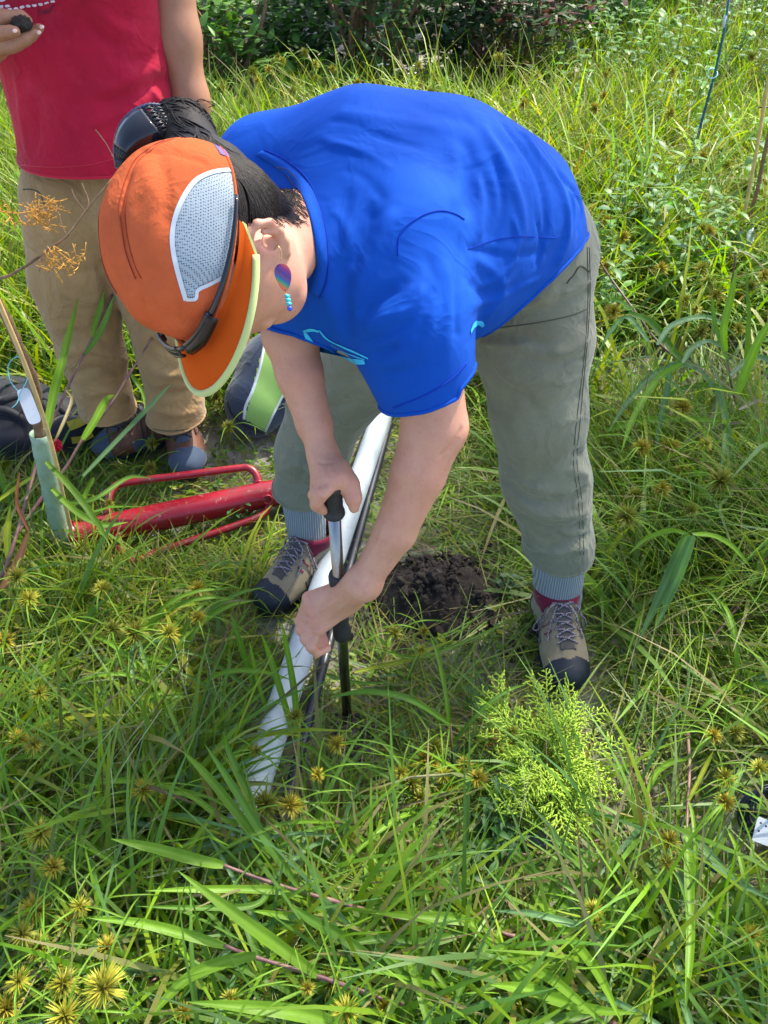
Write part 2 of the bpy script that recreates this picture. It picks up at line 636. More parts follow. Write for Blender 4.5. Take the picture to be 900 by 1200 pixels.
M['maroon'] = cloth_mat('maroon_lining', lin(112, 22, 52), 0.1, 700)
M['navy_rubber'] = plain('navy_rubber', lin(24, 34, 46), 0.5, bump=0.2)
t = NT('speckled_lace')
t.set(Base_Color=t.ramp(t.noise(420, 1), [(0.45, lin(70, 62, 72)), (0.55, lin(170, 160, 165))]), Roughness=0.9)
M['lace'] = t.m
M['brown_leather'] = plain('brown_leather', lin(112, 74, 56), 0.6, var=0.2, bump=0.2)
M['slate'] = cloth_mat('slate_suede', lin(76, 92, 112), 0.18, 500, soil=lin(98, 104, 104))
M['soil'] = None

# ================================================================ the hand tool line (needed by the hands)
TOOL_B = PH(408, 856, -0.06)
TOOL_T = K(389, 560, 1.15)
def tool_at(py):
    lo, hi = 0.0, 1.0
    for _ in range(40):
        m = (lo + hi) / 2
        p = TOOL_B.lerp(TOOL_T, m)
        d = p - CAMP
        y = 600 - FPX * d.dot(UPV) / d.dot(FWD)
        if y > py: lo = m
        else: hi = m
    return TOOL_B.lerp(TOOL_T, lo)
TOOL_AX = (TOOL_T - TOOL_B).normalized()

# ================================================================ the kneeling-over woman in blue
HU = CV(-0.77, 0.02, -0.64)
HF = CV(0.08, 0.99, 0.06)
HF = (HF - HU * HF.dot(HU)).normalized()
HL = HU.cross(HF).normalized()
HC = K(246, 286, 0.90)
def H(f, l, u):
    return HC + HF * f + HL * l + HU * u

woman = thing('person', 'person in blue T-shirt and orange cap bending over a metal tool', 'person', PH(480, 720, 0))

def build_woman_body():
    s = Solid()
    # head
    s.ell(H(-0.003, 0, 0.010), HF, HL, HU, 0.093, 0.077, 0.092, 0.02)
    s.cap(H(0.040, 0, -0.03), H(0.042, 0, -0.082), 0.058, 0.030, 0.05)
    s.cap(H(0.005, 0.048, -0.045), H(0.042, 0.015, -0.090), 0.028, 0.02, 0.04)
    s.cap(H(0.005, -0.048, -0.045), H(0.042, -0.015, -0.090), 0.028, 0.02, 0.04)
    s.ell(H(0.036, 0.040, -0.035), HF, HL, HU, 0.042, 0.034, 0.045, 0.03)
    s.ell(H(0.036, -0.040, -0.035), HF, HL, HU, 0.042, 0.034, 0.045, 0.03)
    s.cap(H(0.088, 0, 0.0), H(0.104, 0, -0.036), 0.009, 0.012, 0.015)       # nose
    s.cap(H(0.086, -0.018, -0.062), H(0.086, 0.018, -0.062), 0.007, 0.007, 0.012)   # mouth
    s.cap(H(0.088, -0.03, 0.012), H(0.088, 0.03, 0.012), 0.012, 0.012, 0.02)        # brow
    for q in (-1, 1):
        s.ell(H(0.082, q * 0.032, -0.006), HF, HL, HU, 0.012, 0.013, 0.011, 0.006)  # eyes
    # ears
    for q in (-1, 1):
        def E(f, u, o=0.0):
            f, u = f * 0.92, u * 0.90
            return H(0.020 + f, q * (0.080 + 1.25 * o - 0.55 * f), -0.026 + u)
        s.cap(E(0.004, 0.012, 0.001), E(-0.004, -0.012, 0.001), 0.011, 0.009, 0.010)
        s.chain([E(0.011, 0.010, .004), E(0.006, 0.024, .006), E(-0.006, 0.030, .008), E(-0.017, 0.024, .009), E(-0.021, 0.008, .009), E(-0.016, -0.008, .008), E(-0.008, -0.020, .006), E(0.002, -0.027, .004)],
                [0.0034, 0.0040, 0.0043, 0.0044, 0.0043, 0.0042, 0.0052, 0.0064], 0.004)
        s.chain([E(-0.010, 0.014, .009), E(-0.011, 0.002, .009), E(-0.005, -0.010, .008)], [0.003, 0.003, 0.0028], 0.005)
        s.ell(E(0.000, 0.001, 0.013), HF, HL, HU, 0.0085, 0.0110, 0.0115, 0.003, op='-')
        s.cap(E(0.013, -0.002, .004), E(0.011, -0.012, .006), 0.0036, 0.0036, 0.004)
    # neck and the trunk inside the shirt
    s.cap(H(-0.022, 0, -0.05), K(405, 262, 1.14), 0.047, 0.050, 0.03)
    s.cap(H(0.0, 0, -0.07), K(400, 280, 1.13), 0.040, 0.046, 0.03)
    s.cap(K(430, 250, 1.14), K(585, 295, 1.28), 0.100, 0.100, 0.04)
    # left arm (near)
    s.chain([K(480, 285, 1.07), K(511, 500, 1.165)], [0.055, 0.0475], 0.03)
    s.chain([K(511, 500, 1.165), K(490, 556, 1.19), K(463, 623, 1.235), K(428, 681, 1.280)], [0.0465, 0.0415, 0.0335, 0.0245], 0.010)
    s.cap(K(504, 476, 1.145), K(488, 545, 1.17), 0.036, 0.028, 0.02)
    # right arm (far)
    s.chain([K(330, 225, 1.19), K(340, 392, 1.16)], [0.052, 0.042], 0.03)
    s.chain([K(340, 392, 1.16), K(351, 438, 1.17), K(368, 496, 1.19), K(380, 538, 1.195)], [0.041, 0.035, 0.027, 0.0205], 0.010)
    # left hand closed round the lower grip
    dg = depth_of(tool_at(717))
    def A(px, py, o): return K(px, py, dg + o)
    W = K(425, 684, 1.284)
    mcp = [A(362, 701, -.033), A(364, 713, -.036), A(368, 726, -.036), A(373, 738, -.032)]
    for p, w in zip(mcp, [A(410, 688, -.038), A(412, 692, -.040), A(414, 697, -.038), A(416, 703, -.034)]):
        s.cap(w, p, 0.0150, 0.0118, 0.012)
    s.cap(W, A(404, 702, -.036), 0.024, 0.020, 0.025)
    s.cap(W, A(382, 708, -.037), 0.022, 0.0165, 0.025)
    fing = [[mcp[0], A(352, 728, -.014), A(360, 744, .012), A(378, 744, .026)],
            [mcp[1], A(353, 738, -.020), A(362, 753, .008), A(380, 750, .024)],
            [mcp[2], A(358, 749, -.024), A(366, 761, .000), A(382, 757, .018)],
            [mcp[3], A(364, 758, -.026), A(371, 766, -.008), A(384, 760, .010)]]
    for k, f in enumerate(fing):
        r = (0.0098, 0.0098, 0.0094, 0.0085)[k]
        s.chain(f, [r * 1.05, r, r * 0.9, r * 0.8], 0.0022)
        s.ell(f[0], RGT, UPV, FWD, r * 1.15, r * 1.15, r * 1.25, 0.005)
        s.ell(f[1], RGT, UPV, FWD, r * 1.1, r * 1.1, r * 1.1, 0.003)
    s.chain([A(412, 698, -.020), A(412, 696, .004), A(406, 692, .024), A(396, 694, .028)], [0.016, 0.0125, 0.0115, 0.009], 0.006)
    # right hand cupped over the top of the tool
    dt = depth_of(tool_at(578))
    def B(px, py, o): return K(px, py, dt + o)
    Wr = K(380, 538, 1.195)
    s.cap(Wr, B(386, 560, 0.006), 0.022, 0.022, 0.02)
    mc = [B(395, 563, -.018), B(385, 564, -.018), B(377, 568, -.006), B(373, 572, .012)]
    for p in mc:
        s.cap(B(384, 546, 0.02), p, 0.018, 0.0125, 0.014)
    s.ell(B(396, 561, -.004), RGT, UPV, FWD, 0.022, 0.019, 0.022, 0.014)
    fr_ = [[mc[0], B(379, 578, -.027), B(371, 590, -.012), B(378, 598, .012)],
           [mc[1], B(371, 578, -.016), B(370, 592, .004), B(382, 598, .024)],
           [mc[2], B(368, 580, .004), B(372, 594, .022), B(386, 596, .036)],
           [mc[3], B(368, 582, .022), B(376, 592, .036), B(388, 592, .044)]]
    for k, f in enumerate(fr_):
        r = (0.0098, 0.0098, 0.0094, 0.0085)[k]
        s.chain(f, [r * 1.08, r, r * 0.9, r * 0.8], 0.0022)
    s.chain([B(398, 552, .004), B(410, 568, -.004), B(414, 583, -.004), B(415, 595, .004)], [0.018, 0.0135, 0.0115, 0.0085], 0.010)
    return s.mesh(0.0020)

V, F = build_woman_body()
V = smooth_mesh(V, F, 2, 0.4)
W_BODY = (V, F)
body_bvh = bvh_of(V, F)
N = vnormals(V, F)
for line, amp, w in [([(512, 540), (530, 522), (544, 498)], -0.0028, 0.005),
                     ([(437, 668), (430, 682), (418, 698)], -0.0012, 0.004),
                     ([(371, 541), (382, 543), (394, 541)], -0.0016, 0.003),
                     ([(405, 690), (388, 698), (370, 708)], 0.0010, 0.004),
                     ([(404, 698), (388, 708), (372, 720)], 0.0010, 0.004), ([(408, 706), (394, 718), (378, 730)], 0.0009, 0.003),
                     ([(398, 700), (382, 708), (368, 716)], -0.0008, 0.0025), ([(356, 722), (364, 724), (372, 722)], -0.0016, 0.0026), ([(358, 736), (366, 738), (376, 734)], -0.0014, 0.0026), ([(352, 728), (360, 731), (366, 730)], -0.0012, 0.0024),
                     ([(362, 748), (368, 746), (376, 742)], -0.0012, 0.0024), ([(452, 610), (440, 640), (424, 664)], 0.0010, 0.004), ([(470, 625), (452, 655), (438, 676)], -0.0012, 0.005), ([(500, 520), (486, 560), (468, 596)], -0.0014, 0.008),
                     ([(516, 545), (528, 530), (540, 512)], -0.0016, 0.0035), ([(378, 556), (376, 566), (372, 578)], -0.0010, 0.0024), ([(386, 554), (385, 562), (382, 572)], -0.0012, 0.0024), ([(398, 556), (404, 564), (408, 572)], -0.0010, 0.003),
                     ([(386, 546), (389, 552), (392, 558)], 0.0009, 0.003), ([(380, 546), (380, 553), (378, 560)], 0.0009, 0.003)]:
    V = crease(V, N, body_bvh, line, amp, w)
wb = meshobj('body', V, F, M['skin'], woman)
fl_ = np.zeros(len(V))
dgk = depth_of(tool_at(717))
spots = [(K(362, 701, dgk - .045), .010, .5), (K(364, 713, dgk - .048), .010, .5), (K(368, 726, dgk - .046), .010, .5), (K(373, 738, dgk - .040), .010, .45), (K(352, 728, dgk - .02), .009, .4), (K(354, 740, dgk - .03), .009, .4), (K(384, 754, dgk + .02), .014, .55), (K(371, 764, dgk), .010, .4),
         (K(532, 515, 1.17), .030, .35), (H(0.02, .085, -.015), .022, .45), (H(0.05, .06, -.05), .030, .18), (K(395, 560, 1.13), .014, .3), (K(378, 578, 1.13), .012, .4), (K(412, 590, 1.15), .014, .4), (K(500, 585, 1.17), .045, .15), (K(350, 440, 1.15), .04, .2)]
for c_, r_0, a_ in spots:
    fl_ = np.maximum(fl_, a_ * np.exp(-(np.linalg.norm(V - np.array(c_[:]), axis=1) / r_0) ** 2))
fl_ = np.clip(fl_ * (1 + .35 * wob(V, 140, 77)) + .05 * np.clip(wob(V, 60, 78), 0, 1), 0, 1)
at_ = wb.data.attributes.new('flush', 'FLOAT', 'POINT')
at_.data.foreach_set('value', fl_.astype(np.float32))

# ---------------------------------------------------------------- T-shirt
def build_shirt():
    s = Solid()
    s.chain([K(432, 242, 1.14), K(512, 252, 1.20), K(570, 276, 1.27)], [0.142, 0.153, 0.150], 0.05)
    s.cap(K(318, 210, 1.16), K(420, 205, 1.14), 0.075, 0.105, 0.06)
    s.cap(K(400, 312, 1.10), K(520, 318, 1.18), 0.115, 0.110, 0.05)
    s.cap(K(570, 276, 1.27), K(622, 325, 1.34), 0.148, 0.098, 0.05)
    s.chain([K(474, 280, 1.07), K(480, 372, 1.085), K(494, 432, 1.11), K(507, 498, 1.145)], [0.086, 0.080, 0.067, 0.060], 0.045)
    s.chain([K(318, 208, 1.16), K(336, 330, 1.16), K(336, 402, 1.155)], [0.082, 0.062, 0.058], 0.04)
    # neckline, hems
    s.cutcap(K(220, 290, 0.88), K(292, 284, 0.985), 0.080, 0.068, 0.006)
    p1, p2 = K(454, 497, 1.08), K(550, 443, 1.12)
    ax = (K(511, 500, 1.165) - K(485, 372, 1.085)).normalized()
    v = (p2 - p1).normalized()
    n = (ax - v * ax.dot(v)).normalized()
    # sleeve end cut: only below the hem (a fat capsule following the arm outwards)
    c0 = (p1 + p2) * 0.5
    global SLEEVE
    SLEEVE = (c0, n)
    return s, c0, n

S, c0, n = build_shirt()
lo, hi = S.bounds()
V, F = S.mesh(0.0045)
V = smooth_mesh(V, F, 3, 0.5)
# cut the hems by dropping the faces beyond them
def beyond(V, c, n): return (V - np.array(c[:])) @ np.array(n[:])
def proj(V):
    d = V - np.array(CAMP[:])
    z = d @ np.array(FWD[:])
    return np.stack([450 + FPX * d[:, 0] / z, 600 - FPX * (d @ np.array(UPV[:])) / z, z], 1)
px = proj(V)
armside = (px[:, 1] > 400) & (px[:, 0] > 425) & (px[:, 0] < 575) & (px[:, 2] < 1.24)
cutL = armside & (beyond(V, c0, n) > 0)
c1 = K(326, 393, 1.15)
ax1 = (K(351, 438, 1.17) - K(336, 330, 1.16)).normalized()
cutR = (px[:, 0] < 395) & (px[:, 1] > 340) & (beyond(V, c1, CV(-0.28, 0.9, 0.1)) > 0)
hemn = CV(0.68, 0.73, 0.30)
hemc = K(628, 329, 1.26)
cutH = (px[:, 0] > 540) & (beyond(V, hemc, hemn) > 0)
keep = ~(cutL | cutR | cutH)
V, F = submesh(V, F, keep)
shirt_bvh = bvh_of(V, F)
N = vnormals(V, F)
folds = [
    ([(560, 140), (600, 210), (612, 270), (590, 310)], 0.009, 0.014), ([(585, 140), (628, 200), (640, 262), (625, 310)], -0.007, 0.010),
    ([(605, 150), (655, 220), (664, 275), (650, 315)], 0.010, 0.011), ([(540, 160), (575, 230), (570, 290)], -0.006, 0.012),
    ([(650, 200), (680, 240), (676, 280)], -0.007, 0.008), ([(545, 290), (590, 300), (640, 296)], -0.004, 0.008),
    ([(552, 300), (590, 335), (566, 378)], 0.007, 0.012), ([(548, 330), (572, 345), (610, 335)], -0.006, 0.010), ([(552, 360), (590, 345), (634, 325)], 0.005, 0.008),
    ([(390, 130), (450, 140), (520, 150)], 0.0035, 0.012), ([(385, 150), (450, 162), (500, 175)], -0.003, 0.009), ([(380, 168), (440, 178)], 0.003, 0.009),
    ([(545, 175), (552, 220), (548, 262)], -0.010, 0.016), ([(530, 160), (537, 205), (530, 250)], 0.006, 0.016),
    ([(560, 190), (565, 240), (560, 285)], 0.007, 0.009), ([(578, 180), (590, 240), (578, 290)], -0.006, 0.008),
    ([(400, 330), (425, 280), (440, 230)], -0.012, 0.016), ([(412, 340), (440, 290), (465, 240)], 0.008, 0.012), ([(385, 300), (402, 250), (410, 215)], -0.006, 0.012),
    ([(418, 372), (440, 350), (470, 335)], -0.010, 0.010), ([(425, 392), (450, 372), (480, 362), (500, 330)], 0.008, 0.010),
    ([(436, 418), (452, 412), (470, 402)], -0.010, 0.008), ([(440, 432), (470, 420), (500, 395), (510, 340)], 0.006, 0.011),
    ([(450, 440), (480, 436), (505, 425)], -0.005, 0.008), ([(520, 300), (528, 360), (520, 420)], 0.004, 0.012), ([(500, 290), (505, 330), (500, 370)], -0.004, 0.012),
    ([(345, 250), (352, 300), (350, 340)], 0.004, 0.010), ([(400, 300), (405, 350), (410, 400)], -0.008, 0.012), ([(375, 330), (392, 370), (404, 410)], 0.004, 0.010),
    ([(470, 120), (560, 150), (620, 190)], -0.004, 0.018),
    ([(384, 140), (420, 148), (470, 170)], -0.003, 0.006), ([(372, 160), (420, 176), (462, 200)], 0.003, 0.007), ([(400, 196), (430, 210), (452, 240)], -0.003, 0.008), ([(430, 385), (460, 366), (486, 330)], 0.006, 0.006), ([(428, 402), (456, 392), (486, 372)], -0.007, 0.006),
    ([(440, 415), (466, 408), (490, 392)], 0.006, 0.006), ([(446, 452), (480, 448), (520, 425)], -0.003, 0.007), ([(540, 270), (533, 330), (536, 400)], -0.004, 0.008), ([(600, 250), (606, 290), (592, 330)], 0.006, 0.006), ([(630, 255), (636, 290), (628, 315)], -0.007, 0.006),
    ([(664, 210), (672, 250), (664, 290)], 0.007, 0.006), ([(390, 240), (410, 280), (408, 330)], 0.005, 0.008), ([(425, 262), (418, 300), (404, 340)], -0.006, 0.008), ([(556, 340), (580, 326), (610, 300)], 0.005, 0.006),
]
for line, amp, w in folds:
    V = crease(V, N, shirt_bvh, line, amp * 0.66, w * 0.72)
V = V + N * (0.0022 * wob(V, 26, 3) + 0.0012 * wob(V, 70, 4))[:, None]
V = smooth_mesh(V, F, 1, 0.3)
shirt_bvh = bvh_of(V, F)
shirt = meshobj('t_shirt', V, F, M['blue'], woman)
sol = shirt.modifiers.new('cloth_thickness', 'SOLIDIFY')
sol.thickness = 0.003; sol.offset = -1

def seam(bvh, pts, r, mat, name, parent, n=8, off=0.0005, flatten=None):
    line = hits(bvh, pts, n, off)
    if len(line) < 2:
        return None
    mb = MB()
    if flatten:
        nr = []
        for p in line:
            l, no, _, _ = bvh.find_nearest(p)
            nr.append(no)
        mb.ribbon(line, flatten, nr)
    else:
        mb.tube(line, r, 6)
    return mb.obj(name, mat, parent)

seam(shirt_bvh, [(466, 300), (470, 272), (492, 254), (514, 247), (532, 250), (544, 257)], 0.0009, M['blue_seam'], 'sleeve_seam', shirt)
seam(shirt_bvh, [(461, 478), (500, 462), (530, 443), (547, 424)], 0.0012, M['blue_seam'], 'hem_stitch', shirt)
seam(shirt_bvh, [(548, 292), (580, 281), (610, 277), (652, 279)], 0.0006, M['blue_seam'], 'side_seam', shirt)
# round hem edges
def rim(V, F, name, mat, parent, r, test):
    e = np.concatenate([F[:, [0, 1]], F[:, [1, 2]], F[:, [2, 3]], F[:, [3, 0]]])
    es = np.sort(e, 1)
    key = es[:, 0].astype(np.int64) * len(V) + es[:, 1]
    u, i, c = np.unique(key, return_index=True, return_counts=True)
    b = es[i[c == 1]]
    adj = {}
    for a, d in b:
        adj.setdefault(int(a), []).append(int(d)); adj.setdefault(int(d), []).append(int(a))
    seen, loops = set(), []
    for st in adj:
        if st in seen: continue
        lp = [st]; seen.add(st); cur = st
        while True:
            nx = [q for q in adj[cur] if q not in seen]
            if not nx: break
            cur = nx[0]; seen.add(cur); lp.append(cur)
        if len(lp) > 20: loops.append(lp)
    out = []
    for lp in loops:
        P = V[lp]
        if not test(P.mean(0)): continue
        for _ in range(6):
            P = (np.roll(P, 1, 0) + np.roll(P, -1, 0) + 2 * P) / 4
        P = list(P[::2]) + [P[0]]
        mb = MB().tube([Vector(p) for p in P], r, 6, caps=False)
        out.append(mb.obj(name, mat, parent))
    return out
rim(V, F, 'hem', M['blue'], shirt, 0.0032, lambda c: True)
# ribbed collar round the neck opening
cb_bvh = bvh_of(np.concatenate([V, W_BODY[0]]), np.concatenate([F, W_BODY[1] + len(V)]))
cin = spline([Vector(p + (0,)) for p in [(300, 182), (324, 196), (346, 218), (361, 250), (368, 288), (368, 322), (358, 346), (338, 364)]], 8)
cout = spline([Vector(p + (0,)) for p in [(310, 176), (336, 188), (361, 211), (377, 247), (384, 288), (384, 326), (370, 356), (346, 374)]], 8)
A_, B_ = [], []
for p, q in zip(cin, cout):
    a, b = hit(cb_bvh, p.x, p.y, 0.0035), hit(cb_bvh, q.x, q.y, 0.0015)
    if a and b and (a - b).length < 0.05:
        A_.append(a); B_.append(b)
for _ in range(4):
    for L_ in (A_, B_):
        L_[1:-1] = [(L_[k - 1] + L_[k] * 2 + L_[k + 1]) / 4 for k in range(1, len(L_) - 1)]
nA = len(A_)
mid_ = [(a + b) / 2 + (CAMP - a).normalized() * 0.0015 for a, b in zip(A_, B_)]
o = MB().add(A_ + mid_ + B_, [(k, k + 1, nA + k + 1, nA + k) for k in range(nA - 1)] + [(nA + k, nA + k + 1, 2 * nA + k + 1, 2 * nA + k) for k in range(nA - 1)]).obj('collar', M['blue'], shirt)
md = o.modifiers.new('t', 'SOLIDIFY'); md.thickness = 0.003
MB().tube([b + (CAMP - b).normalized() * 0.0006 for b in B_], 0.0010, 5).obj('collar_stitch', M['blue_seam'], shirt)
# chest print
def print_ribbon(bvh, pts, w, mat, name, parent, off=0.0014, n=8):
    line = hits(bvh, pts, n, off)
    if len(line) < 3: return
    nr = [bvh.find_nearest(p)[1] for p in line]
    m = len(line)
    ws = [w * (0.35 + 0.65 * math.sin(math.pi * (i + 0.5) / m) ** 0.5) for i in range(m)]
    MB().ribbon(line, ws, nr).obj(name, mat, parent)
print_ribbon(shirt_bvh, [(358, 389), (366, 402), (384, 414), (408, 422), (428, 424)], 0.0105, M['cyan'], 'chest_print', shirt)
print_ribbon(shirt_bvh, [(356, 388), (366, 386), (374, 388)], 0.006, M['cyan'], 'chest_print', shirt)
print_ribbon(shirt_bvh, [(374, 386), (384, 397), (402, 406), (420, 414), (432, 420)], 0.004, M['cyan'], 'chest_print', shirt)
print_ribbon(shirt_bvh, [(388, 403), (402, 411), (416, 417), (428, 421)], 0.0025, M['cyan'], 'chest_print', shirt)
print_ribbon(shirt_bvh, [(551, 389), (555, 381), (562, 378), (566, 382)], 0.008, M['cyan'], 'chest_print', shirt)

# ---------------------------------------------------------------- trousers
s = Solid()
s.ell(K(595, 300, 1.36), RGT, UPV, FWD, 0.15, 0.13, 0.16, 0.05)
LLEG = [K(618, 312, 1.345), K(626, 400, 1.41), K(631, 480, 1.49), K(638, 560, 1.59), K(655, 640, 1.70), K(657, 684, 1.76)]
s.chain(LLEG, [0.114, 0.104, 0.088, 0.085, 0.066, 0.060], 0.035)
s.cap(K(660, 565, 1.60), K(664, 640, 1.70), 0.052, 0.046, 0.03)
RLEG = [K(500, 330, 1.42), K(450, 400, 1.55), K(388, 470, 1.69), K(366, 530, 1.78), K(353, 592, 1.86), K(354, 615, 1.885)]
s.chain(RLEG, [0.120, 0.105, 0.086, 0.078, 0.068, 0.064], 0.04)
V, F = s.mesh(0.005)
V = smooth_mesh(V, F, 3, 0.5)
px = proj(V)
bL = (px[:, 0] > 560) & (beyond(V, K(657, 664, 1.68), CV(-0.06, 0.62, 0.78)) > 0) & (px[:, 1] > 600)
bR = (px[:, 0] < 440) & (beyond(V, K(352, 588, 1.80), CV(-0.10, 0.64, 0.76)) > 0) & (px[:, 1] > 520)
V, F = submesh(V, F, ~(bL | bR))
tr_bvh = bvh_of(V, F)
N = vnormals(V, F)
for line, amp, w in [
    ([(556, 385), (590, 372), (640, 362), (690, 345)], -0.006, 0.008), ([(565, 378), (610, 360), (660, 335)], 0.006, 0.009),
    ([(556, 394), (600, 392), (650, 402), (692, 372)], -0.007, 0.009), ([(640, 415), (670, 410), (692, 392)], 0.009, 0.009), ([(600, 420), (650, 425), (690, 408)], -0.005, 0.010),
    ([(655, 345), (675, 338), (694, 325)], 0.007, 0.006), ([(650, 352), (672, 350), (694, 340)], -0.006, 0.006),
    ([(560, 395), (580, 440), (620, 470)], -0.006, 0.010), ([(575, 440), (610, 448), (650, 440)], 0.004, 0.012),
    ([(640, 480), (665, 470), (685, 460)], -0.005, 0.008), ([(645, 500), (670, 492), (684, 484)], 0.005, 0.008),
    ([(586, 560), (620, 585), (660, 590), (690, 575)], -0.010, 0.010), ([(600, 575), (630, 600), (665, 604), (690, 598)], 0.009, 0.010),
    ([(606, 600), (640, 620), (688, 615)], -0.009, 0.010), ([(660, 556), (676, 552), (690, 560)], 0.010, 0.010), ([(665, 535), (678, 530), (686, 535)], -0.010, 0.008),
    ([(615, 635), (645, 648), (690, 640)], 0.007, 0.009), ([(622, 655), (650, 640), (680, 632)], -0.007, 0.009),
    ([(326, 470), (360, 485), (420, 470)], -0.008, 0.010), ([(326, 492), (360, 505), (410, 495)], 0.008, 0.010), ([(326, 520), (365, 540), (400, 530)], -0.007, 0.010),
    ([(324, 555), (350, 545), (392, 560)], 0.006, 0.010), ([(330, 440), (380, 450), (436, 432)], -0.006, 0.012), ([(340, 575), (352, 560), (360, 530)], -0.006, 0.008),
    ([(560, 402), (600, 405), (640, 398)], 0.004, 0.005), ([(655, 430), (672, 424), (688, 420)], -0.006, 0.005), ([(652, 452), (670, 446), (684, 440)], 0.005, 0.005), ([(600, 355), (640, 345), (680, 322)], -0.004, 0.005),
    ([(590, 548), (612, 566), (640, 574)], 0.006, 0.006), ([(640, 582), (664, 584), (688, 570)], -0.008, 0.005), ([(650, 600), (668, 606), (688, 606)], 0.007, 0.005), ([(648, 625), (668, 632), (689, 628)], -0.007, 0.005),
    ([(612, 612), (634, 636), (660, 650)], 0.005, 0.006), ([(600, 440), (622, 470), (640, 500)], -0.003, 0.010), ([(590, 410), (606, 450), (612, 490)], 0.003, 0.010),
    ([(328, 480), (345, 470), (372, 468)], 0.006, 0.006), ([(326, 505), (345, 498), (380, 505)], -0.006, 0.006), ([(330, 540), (352, 530), (376, 545)], 0.006, 0.006), ([(334, 565), (352, 570), (380, 560)], -0.006, 0.006), ([(352, 450), (372, 480), (378, 520)], -0.005, 0.008),
    ([(600, 480), (612, 530), (616, 570)], 0.004, 0.014), ([(585, 500), (596, 540), (600, 580)], -0.004, 0.010)]:
    V = crease(V, N, tr_bvh, line, amp, w)
V = V + N * (0.0028 * wob(V, 24, 5) + 0.0014 * wob(V, 62, 6))[:, None]
tr_bvh = bvh_of(V, F)
trousers = meshobj('trousers', V, F, M['olive'], woman)
sol = trousers.modifiers.new('cloth_thickness', 'SOLIDIFY')
sol.thickness = 0.003; sol.offset = -1
rim(V, F, 'hem', M['olive'], trousers, 0.0035, lambda c: c[2] < 0.5)
for dx in (0, 4):
    seam(tr_bvh, [(688 + dx * 0.6, 290), (689 + dx * 0.6, 340), (687 + dx * 0.5, 390), (682 + dx * 0.6, 440), (676 + dx, 490), (672 + dx, 540), (678 + dx, 590), (680 + dx, 650)], 0.0006, M['olive_seam'], 'side_seam', trousers)
seam(tr_bvh, [(690, 318), (680, 312), (672, 322), (664, 332)], 0.0014, M['olive_seam'], 'pocket_seam', trousers)
seam(tr_bvh, [(562, 388), (586, 384), (630, 378), (668, 370), (688, 362)], 0.0009, M['olive_seam'], 'yoke_seam', trousers)

# ---------------------------------------------------------------- socks and shoes
def leg_sock(name, pts, rads, parent):
    mb = MB()
    sp = spline(pts, 6)
    m = len(sp)
    ids = np.linspace(0, len(rads) - 1, m)
    mb.tube(sp, [float(np.interp(i, range(len(rads)), rads)) * (1 + 0.012 * math.sin(k * 1.7)) for k, i in enumerate(ids)], 28)
    return mb.obj(name, M['sock'], parent)

